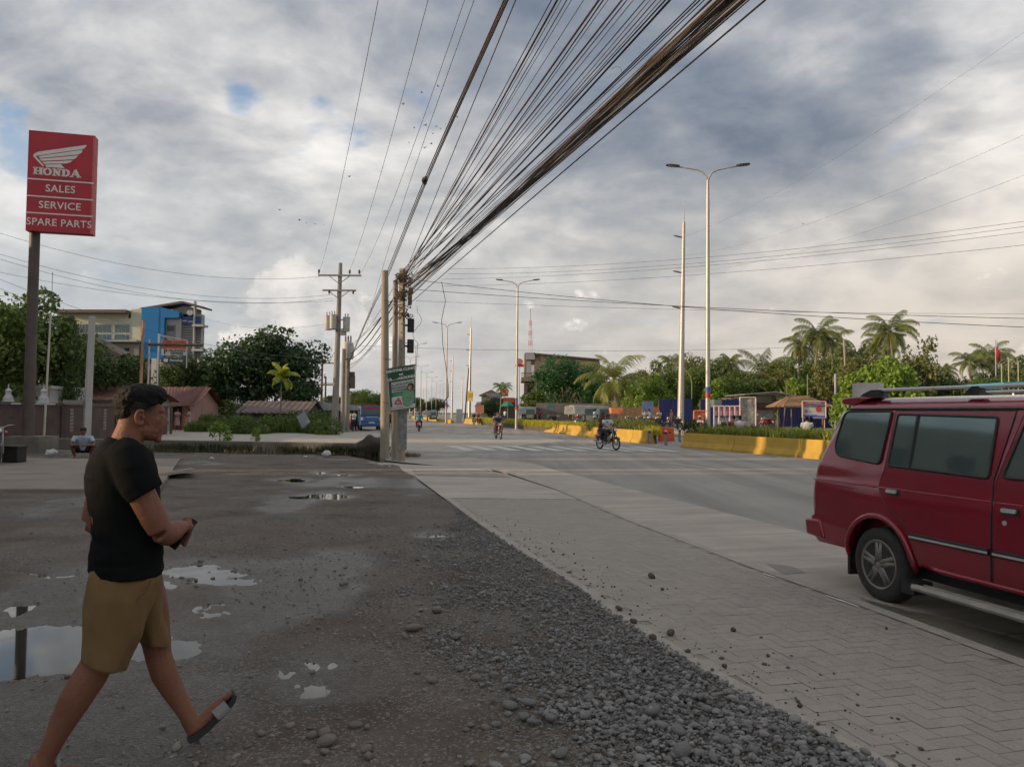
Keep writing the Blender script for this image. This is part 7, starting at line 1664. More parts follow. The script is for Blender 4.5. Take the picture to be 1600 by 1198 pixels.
def limb(g, a_, b_, r0, r1, r_, n=5):
    a_, b_ = Vector(a_), Vector(b_); pts = []
    for i in range(n+1):
        u = i/n; o_ = Vector(r_.normal(size=3))*(b_-a_).length*.035*(0 < i < n); pts.append(a_.lerp(b_, u)+o_)
    g.tube(pts, [r0+(r1-r0)*i/n for i in range(n+1)], 7); return pts
def tree_proto(seed, H, rx, rz, trunk, lm, n=9000, size=.32, clumps=26, asp=.6, flat=1., top=None, open_=.0, droop=.3):
    """crown centred at height H-rz; a trunk that forks; clumps sit on limb ends"""
    r_ = np.random.default_rng(seed); t = empty('tree'); cz = H-rz; cs, rs = [], []
    for i in range(clumps):
        d = r_.normal(size=3); d /= np.linalg.norm(d); d[2] = abs(d[2])*1.0 if r_.uniform() < .72 else -abs(d[2])*.8
        q = r_.uniform(.35, .92); cs.append((d[0]*rx*q, d[1]*rx*q*flat, cz+d[2]*rz*q*(1+.12*r_.normal()))); s_ = r_.uniform(.16, .34)*(1-open_*.4); rs.append((rx*s_*1.15, rx*s_*1.1, rz*s_*r_.uniform(.75, 1.05)+.1))
    cs, rs = np.array(cs), np.array(rs)
    V, Fq = leaves(cs, rs, int(n*.86), size, r_, asp, droop)
    V2, F2 = leaves(np.array([[0, 0, cz]]), np.array([[rx*.95, rx*.95*flat, rz*.95]]), int(n*.14), size, r_, asp, droop)
    cr = npmesh('crown', np.concatenate([V, V2]), np.concatenate([Fq, F2+len(V)]), lm, t)
    g = MB(); fork = Vector((r_.normal()*.15, r_.normal()*.15, max(.8, min(cz-rz*.55, H*.5)))); limb(g, (0, 0, -.1), fork, trunk, trunk*.75, r_, 5)
    for i in np.argsort(-rs[:, 0])[:9]: mid = fork.lerp(Vector(cs[i]), .55)+Vector((0, 0, .1*H)); limb(g, fork, mid, trunk*.5, trunk*.3, r_, 3); limb(g, mid, cs[i], trunk*.3, trunk*.08, r_, 3)
    g.build('trunk', M_bark, t, True); return t
def palm_proto(seed, H, L_, nf=20, lm=None, up=.6, lean=.6, dead=2, trunkr=.16, nl=42, wl=.055):
    r_ = np.random.default_rng(seed); t = empty('palm_tree'); g = MB(); pts = [Vector((lean*(i/9)**1.6, .15*math.sin(i), H*i/9-.1)) for i in range(10)]
    g.tube(pts, [trunkr*(1.35-.6*i/9) if i else trunkr*1.7 for i in range(10)], 9); g.build('trunk', M_barkp, t, True); top = pts[-1]
    def frond(az, el, ln, curl):
        vs, fs = [], []; a_ = Vector((math.cos(az), math.sin(az), 0)); side = Vector((-math.sin(az), math.cos(az), 0)); p = top.copy(); e_ = el; seg = 14; spine = []
        for i in range(seg+1): spine.append((p.copy(), e_)); p = p+(a_*math.cos(e_)+Vector((0, 0, math.sin(e_))))*ln/seg; e_ -= curl/seg*(1+.9*i/seg)
        for i in range(seg):                                # the rib
            q0, q1 = spine[i][0], spine[i+1][0]; w = .035*(1-i/seg)+.008; o_ = len(vs); vs += [q0+side*w, q0-side*w, q1-side*w, q1+side*w]; fs.append((o_, o_+1, o_+2, o_+3))
        for k in range(nl):
            u = .12+.88*k/nl; i = min(seg-1, int(u*seg)); fq = u*seg-i; q = spine[i][0].lerp(spine[i+1][0], fq); ee = spine[i][1]; fw = a_*math.cos(ee)+Vector((0, 0, math.sin(ee)))
            ll = ln*.24*math.sin(math.pi*min(1, .12+u*.9))**.7*(1+.12*r_.normal())
            for s_ in (-1, 1):
                d = (side*s_*1.0+fw*.55+Vector((0, 0, -.35-.5*u+.1*r_.normal()))).normalized(); m_ = q+d*ll*.5; tip = q+d*ll+Vector((0, 0, -ll*.30)); w = fw*wl*.5; o_ = len(vs); vs += [q-w*.6, q+w*.6, m_+w, m_-w, tip]; fs += [(o_, o_+1, o_+2, o_+3)]; fs.append((o_+3, o_+2, o_+4, o_+4))
        return vs, fs
    V, Fq = [], []
    for i in range(nf):
        az = 2.4*i+r_.normal()*.25; u = i/nf; el = 1.35-u*1.75+r_.normal()*.10; vs, fs = frond(az, el*up/.6 if el > 0 else el, L_*(.8+.25*math.sin(math.pi*min(1, u+.25)))*(1+.06*r_.normal()), 1.25+.5*u)
        o_ = len(V); V += vs; Fq += [tuple(x+o_ for x in f) for f in fs]
    g = MB(); g.v = [tuple(v) for v in V]; g.f = [f if f[2] != f[3] else f[:3] for f in Fq]; g.mi = [0]*len(g.f); g.build('fronds', lm or MLP, t)
    g = MB()
    for k in range(7): a_ = k*.9; g.ell(top+Vector((math.cos(a_)*.22, math.sin(a_)*.22, -.22-.06*(k % 2))), (.12, .12, .14), None, 8, 6)
    g.build('coconuts', mat('coconut', (.13, .13, .04), .6, .3, 4), t, True)
    return t
PLACED = []
def place(proto, px, Y, topy, lab, cat='tree', rz=0., sx=1., H=None, group=None, name=None, z0=0., first=[set()], leafm=None):
    """scale so that the top of the proto (height H) is seen at row topy"""
    z = P(px, topy, Y).z-z0; s_ = z/H; o = proto if id(proto) not in first[0] else copy_tree(proto); first[0].add(id(proto))
    o.location = (PX(px, Y), Y, z0); o.rotation_euler = (0, 0, rz); o.scale = (s_*sx, s_*sx, s_); tag(o, lab, cat, group)
    if leafm:
        for c in list(COL.objects):
            if c.parent == o and c.name.startswith(('crown', 'fronds')): c.data = c.data.copy(); c.data.materials[0] = leafm
    if name: o.name = name
    return o
TG = 'broadleaf trees'; PG = 'coconut palms'
# prototypes
tBig = tree_proto(1, 10, 6.8, 4.6, .35, ML5, 26000, .34, 64, .75, open_=.3)
tA = tree_proto(2, 9, 5.2, 3.9, .25, ML2, 12000, .32, 30); tB = tree_proto(3, 9, 4.6, 4.2, .25, ML1, 12000, .30, 28, .5); tC = tree_proto(4, 6, 3.2, 2.8, .16, ML3, 7000, .30, 20, .8); tD = tree_proto(5, 8, 4.6, 3.6, .22, ML4, 9000, .30, 26, .5, open_=.5)
place(tBig, 406, 78, 517, 'big round dark green tree with a broad crown, left of the crossarm pole', H=10, sx=1.02, rz=.5)
place(tB, 290, 74, 556, 'dark bushy tree between the pawnshop signs and the big round tree', H=9, sx=1.0, rz=1, group=TG)
place(tA, 10, 46, 452, 'tall leafy tree at the left edge, lit green on its top', H=9, rz=.3, group=TG, leafm=ML2); place(tB, 42, 52, 492, 'dark tree right behind the sign pole', H=9, rz=2, sx=.7, group=TG)
place(tD, 92, 47, 478, 'thin crowned tree reaching above the white building roof', H=8, sx=.42, rz=1, group=TG, leafm=ML1); place(tA, 125, 53, 530, 'dark tree in front of the cream building', H=9, rz=4, sx=1.1, group=TG, leafm=ML1); place(tB, 178, 58, 560, 'low dark tree beside the grey concrete post', H=9, rz=3.3, sx=1.1, group=TG); place(tB, -40, 44, 500, 'dark tree cut by the left edge', H=9, rz=5, group=TG)
place(tA, 470, 82, 585, 'mid green tree low on the right of the big round tree', H=9, rz=3, sx=.8, group=TG, leafm=ML1); place(tB, 352, 84, 590, 'dark undergrowth tree below the big round tree', H=9, rz=3, sx=1.2, group=TG)
# young yellow palm
pY = palm_proto(21, 5, 1.9, 11, MLY, .75, .15, trunkr=.07, nl=26, wl=.16); place(pY, 437, 56, 588, 'small bright yellow green palm before the big round tree', 'palm tree', H=5., rz=.6)
# far tree belt along the horizon on the left of the road
rt = random.Random(5)
for i, px in enumerate([520, 536, 552, 566, 578, 590, 604, 618, 634, 646, 658, 670, 684]):
    place(rt.choice([tA, tB, tD]), px, 175+rt.uniform(-20, 60)+i*12, 612+rt.uniform(-6, 8)+(8 if px > 640 else 0), 'distant dim green tree in the belt behind the junction', H=9 if True else 8, rz=rt.uniform(0, 6), sx=1.5, group='distant trees behind the junction')
pF = palm_proto(22, 9, 3.3, 20, MLP, .55, .5)
place(pF, 781, 118, 596, 'small dark coconut palm just left of the second street lamp', 'palm tree', H=10.3, rz=.3, group=PG); place(pF, 553, 120, 610, 'small dark palm behind the transformer pole', 'palm tree', H=10.3, rz=1.4, group=PG)
# trees before the grey building
place(tB, 884, 100, 561, 'large dense dark green tree before the unfinished grey building', H=9, rz=.4, sx=1.25, group=TG, leafm=leaf_mat('leaf_emerald', (.06, .19, .05), (.022, .075, .025)))
place(tC, 836, 92, 612, 'smaller pale green tree right of the second street lamp', H=6, rz=2, group=TG, leafm=ML2); place(tB, 918, 104, 573, 'dark tree joined to the large dense one', H=9, rz=2.4, sx=.75, group=TG, leafm=ML5)
for i, (px, Y, ty, pr, H, sx, lm, lab) in enumerate([(765, 125, 622, tA, 9, 1.1, ML1, 'low dark tree beside the orange sign'), (1010, 105, 573, tD, 8, .9, ML4, 'olive tree with a loose crown right of the large leaning palm'), (1040, 96, 566, tA, 9, .8, ML2, 'mid green tree behind the blue fence left of the white pole'), (1022, 88, 590, tC, 6, .8, ML3, 'bright leafed small tree above the blue fence'),
        (1085, 100, 556, tB, 9, .8, ML4, 'olive tree between the white pole and the nearest lamp'), (1125, 104, 560, tA, 9, .75, ML1, 'dark tree just right of the nearest lamp'), (1118, 84, 598, tC, 6, .7, ML3, 'bright bush tree right of the nearest lamp over the fence'), (1150, 98, 588, tB, 9, .9, ML1, 'dark tree behind the tin shack'),
        (1225, 100, 572, tA, 9, .9, ML2, 'mid green tree left of the tallest palms'), (1260, 92, 590, tB, 9, .8, ML1, 'dark tree under the tallest palms'), (1320, 78, 553, tD, 8, .9, ML4, 'feathery olive tree right of the tallest palms'), (1370, 74, 545, tD, 8, .9, ML4, 'arching olive tree above the bright creeper'),
        (1355, 56, 578, tC, 6, .85, ML3, 'bright yellow green creeper covered tree left above the red vehicle'), (1392, 54, 565, tC, 6, .8, ML3, 'bright green broad leafed tree just right of the creeper covered one'), (1315, 60, 618, tC, 6, .6, ML3, 'low bright bush beside the thatched hut'), (1432, 64, 562, tB, 9, .9, ML1, 'dark tree in the middle above the red vehicle roof'), (1490, 66, 592, tA, 9, 1.1, ML1, 'low dark tree above the roof rail'),
        (1540, 60, 590, tD, 8, 1.1, ML2, 'bushy green tree left of the red and white flag'), (1590, 60, 575, tA, 9, 1.1, ML2, 'green tree at the right edge'), (1640, 62, 560, tB, 9, 1.2, ML1, 'tree cut by the right edge'), (955, 112, 600, tB, 9, 1.3, ML5, 'deep shaded tree behind the leaning palm'), (1065, 110, 585, tB, 9, 1.2, ML1, 'dark tree filling the gap behind the white pole'), (1190, 110, 592, tB, 9, 1.3, ML1, 'dark tree behind the shack roof')]):
    place(pr, px, Y, ty, lab, H=H, rz=i*1.3, sx=sx, group=TG, leafm=lm)
for i, (px, Y, ty, pr, H, sx, lm, lab) in enumerate([(1248, 104, 548, tA, 9, .8, ML2, 'taller leafy tree directly left of the tallest palm trunk'), (1298, 106, 545, tB, 9, .9, ML4, 'taller olive tree between the two tallest palms'), (1352, 100, 540, tA, 9, .8, ML2, 'taller leafy tree left below the lone palm'), (1098, 92, 566, tA, 9, .9, ML2, 'leafy tree between the white pole and the nearest lamp, in front'), (1160, 88, 578, tA, 9, 1.0, ML2, 'mid green tree left above the tin shack'), (1205, 90, 576, tB, 9, 1.0, ML4, 'olive tree right above the tin shack'), (1240, 84, 596, tC, 6, .8, ML3, 'bright tree behind the thatched hut'),
        (1290, 86, 575, tA, 9, 1.0, ML2, 'leafy tree under the tall palm pair'), (1345, 84, 560, tA, 9, .9, ML4, 'olive tree behind the bright creeper'), (1460, 78, 580, tB, 9, 1.0, ML2, 'mid green tree right of the sparse tree'), (1510, 74, 585, tA, 9, 1.0, ML4, 'olive green tree left behind the flag'), (1565, 72, 578, tA, 9, 1.0, ML2, 'tree behind the posts right of the flag'), (990, 108, 582, tB, 9, .9, ML2, 'tree just right of the leaning palm'), (1000, 92, 596, tC, 6, .9, ML3, 'bright tree over the pale blue panel')]):
    place(pr, px, Y, ty, lab, H=H, rz=i*1.7+.5, sx=sx, group=TG, leafm=lm)
tS = tree_proto(9, 9, 2.3, 4.2, .10, ML4, 1500, .30, 26, .7, open_=.9); place(tS, 1438, 62, 512, 'sparse thin tree with few leaves rising above the others', H=9, rz=1, sx=.8, group=TG)
# palms on the right
pA = palm_proto(23, 9, 3.6, 24, MLP, .55, .7, nl=44); pBg = palm_proto(24, 4.2, 4.0, 20, MLP, .7, .5, trunkr=.2, nl=46)
for i, (px, Y, ty, pr, H, lab, lm) in enumerate([(1270, 88, 497, pA, 10.6, 'tallest broad coconut palm right of centre', None), (1302, 96, 514, pF, 10.3, 'dark coconut palm just right behind the tallest one', None), (1403, 80, 489, pA, 10.6, 'tall coconut palm standing alone above the red vehicle', None), (1388, 84, 518, pF, 10.3, 'shorter palm left under the lone tall one', None), (1190, 92, 538, pBg, 7.0, 'spreading low palm left of the tallest palms', None),
        (1136, 100, 552, pF, 10.3, 'small palm right of the nearest street lamp', None), (1046, 108, 552, pF, 10.3, 'small palm left of the white transmission pole', None), (1520, 70, 548, pF, 10.3, 'dark palm left of the flag', None), (1557, 72, 535, pA, 10.6, 'palm just right behind the flag', None), (1585, 70, 540, pBg, 7., 'low palm at the right edge', None), (1474, 72, 566, pF, 10.3, 'lone arching palm tuft in the gap above the roof rail', None), (1245, 90, 520, pF, 10.3, 'palm overlapping the tallest one on its left', None), (1335, 90, 540, pF, 10.3, 'palm half sunk in the olive trees', None)]):
    place(pr, px, Y, ty, lab, 'palm tree', H=H, rz=i*1.1, sx=.82, group=PG)
place(pBg, 966, 84, 545, 'large leaning palm with hanging yellow fronds left of the blue fence', 'palm tree', H=7.0, rz=2.2, group=PG, leafm=leaf_mat('palm_leaf_gold', (.34, .36, .08), (.10, .16, .035), .35))
# --- undergrowth left: one mass of leaves, and grass at the wall foot
def mass(name, pts, n, size, lm, lab, seed=1, asp=.5, cat='bushes'):
    r_ = np.random.default_rng(seed); c, rr_ = [], []
    for px, Y, w, h in pts: c.append((PX(px, Y), Y, h*.42)); rr_.append((w, w*.7, h*.58))
    V, Fq = leaves(np.array(c), np.array(rr_), n, size, r_, asp, -.1); V[:, 2] = np.abs(V[:, 2]); return tag(npmesh(name, V, Fq, lm), lab, cat, kind='stuff')
mass('undergrowth', [(px, 55+3*math.sin(px), 1.0+.3*math.sin(px*3), 1.0+.45*math.sin(px*1.7)) for px in range(322, 520, 12)]+[(px, 61, 1.2, 1.7) for px in (460, 480, 500, 515)], 26000, .16, ML2, 'tangled green undergrowth along the far side of the side road')
mass('undergrowth_back', [(px, 70, 1.8, 2.6) for px in range(180, 380, 20)], 9000, .22, ML1, 'dim leafy undergrowth beneath the trees', 2)
def blades(name, area, n, h, lm, lab, seed=3, w=.02, bend=.4, kind='stuff', cat='grass', parent=None):
    r_ = np.random.default_rng(seed); xy = area(r_, n); n = len(xy); b = np.concatenate([xy, np.zeros((n, 1))], 1) if xy.shape[1] == 2 else xy
    th = r_.uniform(0, 2*math.pi, n); hh = h*r_.uniform(.45, 1.25, n); d = np.stack([np.cos(th), np.sin(th), np.zeros(n)], 1); sd = np.stack([-np.sin(th), np.cos(th), np.zeros(n)], 1)*w
    bd = bend*r_.uniform(.3, 1.3, n)[:, None]*hh[:, None]; up = np.array([0, 0, 1.])*hh[:, None]
    m_ = b+d*bd*.35+up*.6; tip = b+d*bd+up*.95; V = np.stack([b-sd*.7, b+sd*.7, m_+sd, m_-sd, tip+sd*.15, tip-sd*.15], 1).reshape(-1, 3); i = np.arange(n)[:, None]*6
    Fq = np.concatenate([i+np.array([[0, 1, 2, 3]]), i+np.array([[3, 2, 4, 5]])]); o = npmesh(name, V, Fq, lm, parent); return tag(o, lab, cat, kind=kind)
wd_ = (q1-q0)
def strip(A, B, w, dens=None, z=0.):
    A, B = Vector(A), Vector(B)
    def f(r_, n):
        u = r_.uniform(0, 1, n); v = r_.uniform(-w, w, n); d = (B-A); nn = Vector((-d.y, d.x, 0)).normalized(); x = A.x+d.x*u+nn.x*v; y = A.y+d.y*u+nn.y*v
        k = r_.uniform(size=n) < np.clip((fbm(x*1.1, y*1.1, 3, 77)-.32)*3.4, .05, 1); return np.stack([x[k], y[k], np.full(k.sum(), z)], 1)
    return f
blades('verge_grass', strip(q0-Vector((1.5, .25, 0)), q1-Vector((-1., .35, 0)), .55, z=.02), 9000, .34, leaf_mat('grass_dark', (.05, .065, .02), (.022, .03, .01), .2), 'rough dark grass along the foot of the low wall', w=.010)
blades('verge_dry_grass', strip(q0-Vector((1.5, .8, 0)), q1-Vector((-2.4, .9, 0)), .5, z=.02), 5000, .15, leaf_mat('grass_dry', (.16, .125, .06), (.07, .06, .03), .2), 'short dry grass on the verge before the low wall', seed=4, w=.008)
blades('field_grass', lambda r_, n: np.stack([PX(430, 59)+r_.uniform(-5.5, 4, n), 57+r_.uniform(-1.5, 6, n), np.zeros(n)], 1), 14000, .75, leaf_mat('grass_field', (.17, .25, .05), (.07, .12, .025), .3), 'tall green grass in the plot across the side road', seed=5, w=.03)
blades('bank_grass', lambda r_, n: np.stack([PX(500, 31)+r_.uniform(-2.2, 2.4, n), 30+r_.uniform(-.2, 1.6, n), np.full(n, .19)], 1), 3000, .12, ML3, 'short green grass on the bank behind the low wall', seed=6, w=.012)
def med(A, B, w0, w1, z, n_, h, lm, lab, seed, name='median_plants', w=.022):
    A, B = Vector(A), Vector(B)
    def f(r_, n): u = r_.uniform(0, 1, n); v = r_.uniform(w0, w1, n); x = A.x+(B.x-A.x)*u+RN.x*v; y = A.y+(B.y-A.y)*u+RN.y*v; return np.stack([x, y, np.full(n, z)], 1)
    return blades(name, f, n_, h, lm, lab, seed=seed, w=w, bend=.5, cat='plants')
MLg = leaf_mat('spider_grass', (.36, .37, .06), (.13, .19, .035), .35)
med(nearA, ext, .7, 2.6, .43, 13000, .62, MLg, 'strappy yellow green plants filling the near median', 11)
med(farP[0]+RD*1, farP[-1], .35, 1.2, .43, 15000, .52, leaf_mat('hedge_yellow', (.60, .54, .05), (.28, .30, .035), .35), 'yellow strappy plants behind the barrier left of the bollards', 12); med(farP[0]+RD*2, farP[0]+RD*11, .4, 1.5, .43, 3500, .8, leaf_mat('strap_green', (.22, .26, .07), (.09, .13, .035), .3), 'taller green strappy plants at the median end by the bollards', 13)
# individual low plants in the near median and on the verge
sh = tree_proto(31, 1.4, .55, .6, .03, ML3, 900, .12, 9, .6)
place(sh, 348, 29.6, 659, 'leafy green weed growing out of the low wall', 'plant', H=1.4, rz=.3, z0=.1); place(sh, 400, 31, 668, 'small weed right of the taller one on the wall', 'plant', H=1.4, rz=2, sx=.7, z0=.1)
sh2 = tree_proto(32, .9, .5, .45, .02, ML1, 700, .12, 9, .5)
for i, (px, Y, ty, lab) in enumerate([(1078, 39.6, 655, 'low dark shrub left of the nearest lamp in the median'), (1092, 39.0, 658, 'dark shrub touching the nearest lamp foot'), (1128, 37.5, 660, 'dark shrub right of the nearest lamp'), (1180, 35, 664, 'low shrub beneath the wrinkled banner'), (1212, 33.5, 666, 'low shrub further right in the near median')]): place(sh2, px, Y, ty, lab, 'shrub', H=.9, rz=i, group='shrubs in the median', z0=.43)
# ================================================================== FAR SIDE OF THE ROAD
# unfinished grey building
def grey_building():
    Y = 128; t = empty('unfinished_building', (PX(830, Y), Y, 0), 0, 'unfinished grey brown concrete building with a balcony behind the large dense tree', 'building'); ox = t.location.x
    X = lambda px: PX(px, Y)-ox; Z = lambda py: P(850, py, Y).z; c1 = mat('raw_concrete', (.19, .16, .125), .9, .15, .4); c2 = mat('raw_dark', (.11, .095, .08), .9, .15, .4); c3 = mat('pale_panel', (.33, .34, .36), .7, .1, .5)
    g = MB(); g.prism([(X(835), Z(553)), (X(927), Z(561)), (X(937), Z(564)), (X(937), 0), (X(835), 0)], 0, 14, lambda x, y, h: (x, h, y)); g.build('wall', c1, t)
    g = MB(); g.prism([(X(833), Z(551.5)), (X(938), Z(560)), (X(938), Z(562)), (X(833), Z(554))], -.4, 14.4, lambda x, y, h: (x, h, y)); g.build('parapet', c2, t)
    for px in (857, 889): g = MB(); g.bb(X(px)-.25, X(px)+.25, -.15, 0, 0, Z(556)); g.build('column', c2, t)
    g = MB(); g.bb(X(819), X(835), .5, 8, Z(592), Z(551)); g.bb(X(814), X(835), -.6, 8, Z(596), Z(590)); g.build('stair_tower', c1, t)
    g = MB(); g.bb(X(821), X(835), -.2, .5, Z(562), Z(551)); g.build('pale_panel', c3, t); g = MB(); g.bb(X(822), X(829), .35, .5, Z(589), Z(564)); g.build('opening', c3, t); g = MB(); g.bb(X(829.5), X(834.5), .35, .5, Z(586), Z(570)); g.build('glazed_opening', mat('sky_pane', (.55, .57, .58), .5), t)
    g = MB(); g.bb(X(819), X(835), 1, 7, 0, Z(596)); g.build('lower_wall', c2, t); g = MB(); g.bb(X(824), X(830), .9, 1, Z(620), Z(601)); g.build('window', M_drk, t)
    g = MB()
    for k in range(12): g.tube([(X(814)+k*.16, -.55, Z(590)), (X(814)+k*.16, -.55, Z(583))], .03, 4)
    g.tube([(X(814), -.55, Z(583)), (X(832), -.55, Z(583))], .05, 4); g.build('railing', c2, t)
grey_building()
t = empty('radio_mast', (PX(827.5, 190), 190, 0), 0, 'faint red and white lattice mast above the unfinished building', 'mast'); zt_ = P(828, 482, 190).z; zs = P(828, 548, 190).z
for k in range(6):
    g = MB(); a_, b_ = zs+(zt_-3-zs)*k/6-(zs if k == 0 else 0), zs+(zt_-3-zs)*(k+1)/6; w_ = .55-.05*k
    for dx, dy in ((-1, -1), (1, -1), (0, 1)): g.tube([(dx*w_, dy*w_, a_), (dx*(w_-.05), dy*(w_-.05), b_)], .05, 4)
    n_ = 5
    for j in range(n_): zz0 = a_+(b_-a_)*j/n_; zz1 = a_+(b_-a_)*(j+1)/n_; g.tube([(-w_, -w_, zz0), (w_, -w_, zz1)], .03, 4); g.tube([(w_, -w_, zz0), (0, w_, zz1)], .03, 4)
    g.build('mast_section', mat('mast_red', (.45, .12, .10), .6) if k % 2 else mat('mast_white', (.5, .5, .5), .6), t)
g = MB(); g.tube([(0, 0, zt_-3), (0, 0, zt_)], .06, 5); g.build('mast_tip', M_wireg, t)
# shops by the second lamp: orange hoardings, umbrella, low grey houses
def box_thing(name, label, cat, px0, px1, Y, y0, y1, d, m, zb=None, rz=0):
    z1 = P((px0+px1)/2, y0, Y).z; z0_ = P((px0+px1)/2, y1, Y).z if y1 else 0; g = MB(); w_ = (PX(px1, Y)-PX(px0, Y))/2; g.bb(-w_, w_, 0, d, z0_, z1); o = g.build(name, m); o.location = (PX((px0+px1)/2, Y), Y, 0); o.rotation_euler[2] = rz; return tag(o, label, cat)
M_or = mat('hoarding_orange', (.62, .17, .06), .6, .12, .8); M_gr = mat('umbrella_green', (.02, .22, .12), .6, .1, 2)
b = box_thing('low_grey_house', 'low grey gabled house left behind the orange hoardings', 'house', 752, 782, 150, 618, None, 8, mat('grey_gable', (.20, .195, .185), .9, .2, .4)); g = MB(); w_ = (PX(782, 150)-PX(752, 150))/2; g.prism([(-w_-.6, P(767, 618, 150).z), (0, P(767, 612, 150).z+.4), (w_+.6, P(767, 618, 150).z)], -.6, 8.6, lambda x, y, h: (x, h, y)); g.build('roof', M_rust2, b)
b = box_thing('shop_building', 'long dim shop with a pale sign behind the motorcycle riders', 'shop', 766, 808, 135, 622, None, 8, mat('shop_dim', (.13, .115, .10), .9, .25, .5)); 
for nm_, (x0, x1, y0, y1), m in (('orange_hoarding', (781, 794, 608, 619), M_or), ('orange_fascia', (786, 804, 621, 628), M_or), ('sign_fascia', (764, 782, 613, 622), mat('fascia_grey', (.22, .22, .22), .6, .2, 1))):
    g = MB(); g.bb(PX(x0, 134)-b.location.x, PX(x1, 134)-b.location.x, -1.2, -1.0, P(x0, y1, 134).z, P(x0, y0, 134).z); hh = g.build(nm_, m, b)
    if nm_ == 'sign_fascia': text('lettering', 'SURPLUS', mat('lt', (.6, .6, .6)), hh, frame((PX(775, 134)-b.location.x, -1.25, P(775, 617.5, 134).z), (1, 0, 0)), .85, .02, .01)
t = empty('market_umbrella', (PX(793, 112), 112, 0), 0, 'green market umbrella near the second street lamp', 'umbrella'); z1 = P(793, 627, 112).z; z0_ = P(793, 634, 112).z; g = MB(); g.lathe((0, 0, 0), [(0, z1), (.5, z1-.12), (.95, z0_), (.93, z0_-.08), (.48, z1-.2), (0, z1-.08)], 8); g.build('canopy', M_gr, t); g = MB(); g.cyl((0, 0, 0), (0, 0, z1), .04, n=6); g.build('pole', M_steel, t)
t.scale = (1, 1, 1)
t = empty('red_sign', (PX(811, 90), 90, 0), 0, 'small red roundel sign on a post behind the second street lamp', 'sign'); g = MB(); z_ = P(811, 571, 90).z; g.bb(-.5, .5, -.05, .05, z_-.16, z_+.16); g.build('red_plate', M_red, t); g = MB(); g.lathe((0, 0, z_+.45), [(.25, -.05), (.40, -.05), (.40, .05), (.25, .05)], 18, 'Y'); g.build('roundel', mat('roundel', (.5, .2, .2), .6), t); g = MB(); g.cyl((0, .1, 0), (0, .1, z_+.3), .05, n=6); g.build('post', M_steel, t)
# signs by the white pole
box_thing('red_poster_stand', 'red and orange poster board near the far motorcycles', 'sign', 742.5, 756, 108, 632.5, 645, .15, mat('poster_redor', (.55, .13, .08), .6, .4, 1.2, col2=(.45, .25, .2)))
box_thing('white_box_stand', 'white upright box left of the second white pole', 'box', 713, 721, 120, 639, None, .8, mat('box_white', (.42, .43, .44), .6, .15, 1))
# long walls and hoardings on the far side
box_thing('grey_block_wall', 'low grey wall behind the parked tricycles', 'wall', 838, 965, 88, 630, None, .3, mat('wall_block', (.17, .155, .135), .9, .3, .6)); box_thing('teal_awning', 'small teal awning on the grey wall', 'awning', 856, 867.5, 84, 634, 637.5, 1.2, mat('awning_teal', (.04, .26, .36), .6))
box_thing('brick_wall', 'brown brick wall right of the leaning palm', 'wall', 966, 1003, 80, 636, None, .3, mat('wall_brick', (.20, .13, .07), .9, .4, 5.))
b = box_thing('tarpaulin_shelter', 'orange tarpaulin shade below the leaning palm', 'tarpaulin', 955, 973, 70, 637, 646, 1.6, mat('tarp_orange', (.65, .22, .09), .6, .2, 1.5))
for px_ in (956, 972): g = MB(); g.cyl((PX(px_, 70)-b.location.x, .1, 0), (PX(px_, 70)-b.location.x, .1, 1.9), .04, n=6); g.build('post', M_wood, b)
# the blue corrugated fence: one thing per run
M_bf = mat('fence_blue', (.025, .035, .17), .55, .18, .9, col2=(.018, .026, .12)); M_pf = mat('fence_paleblue', (.22, .28, .46), .55, .25, 1.)
def cfence(px0, px1, Y0, Y1, y0, lab, m=M_bf, zb=0.):
    a_, b_ = P(px0, y0, Y0), P(px1, y0, Y1); t = empty('corrugated_fence', (a_.x, a_.y, 0), 0, lab, 'fence'); g = MB(); d = Vector((b_.x-a_.x, b_.y-a_.y, 0)); n = int(d.length/.30)
    nn = Vector((-d.y, d.x, 0)).normalized(); vs = []; fs = []
    for k in range(n*4+1):
        u = k/(n*4); o_ = nn*(.045 if k % 4 in (1, 2) else -.0); q = d*u+o_; z1 = a_.z+(b_.z-a_.z)*u+.05*math.sin(u*40); vs += [(q.x, q.y, zb), (q.x, q.y, z1)]
    for k in range(n*4): fs.append((2*k, 2*k+2, 2*k+3, 2*k+1))
    g.add(vs, fs); o = g.build('sheet', m, t); md = o.modifiers.new('s', 'SOLIDIFY'); md.thickness = .01
    for k in range(0, n+1, 6): u = k/max(1, n); q = d*u+nn*.1; g = MB(); g.cyl((q.x, q.y, 0), (q.x, q.y, a_.z+(b_.z-a_.z)*u-.1), .04, n=6); g.build('post', M_wood, t)
    return t
cfence(1030, 1082, 68, 69, 623.5, 'dark blue corrugated fence behind the white transmission pole'); cfence(1095, 1158, 69.5, 71, 624, 'dark blue corrugated fence right of the nearest lamp, behind the posters'); cfence(1219, 1312, 74, 77, 624.5, 'long dark blue corrugated fence behind the thatched hut'); cfence(1004, 1021, 66, 66.5, 627, 'short pale blue corrugated panel left of the dark blue fence', M_pf); cfence(1003, 1014, 65.5, 65.8, 644, 'low dark blue panel leaning before the pale blue one')
box_thing('orange_hut', 'small brown and orange kiosk between pale and dark blue fences', 'kiosk', 1020, 1030, 70, 636, None, 1.5, mat('kiosk_orange', (.40, .17, .05), .7, .4, 2.))
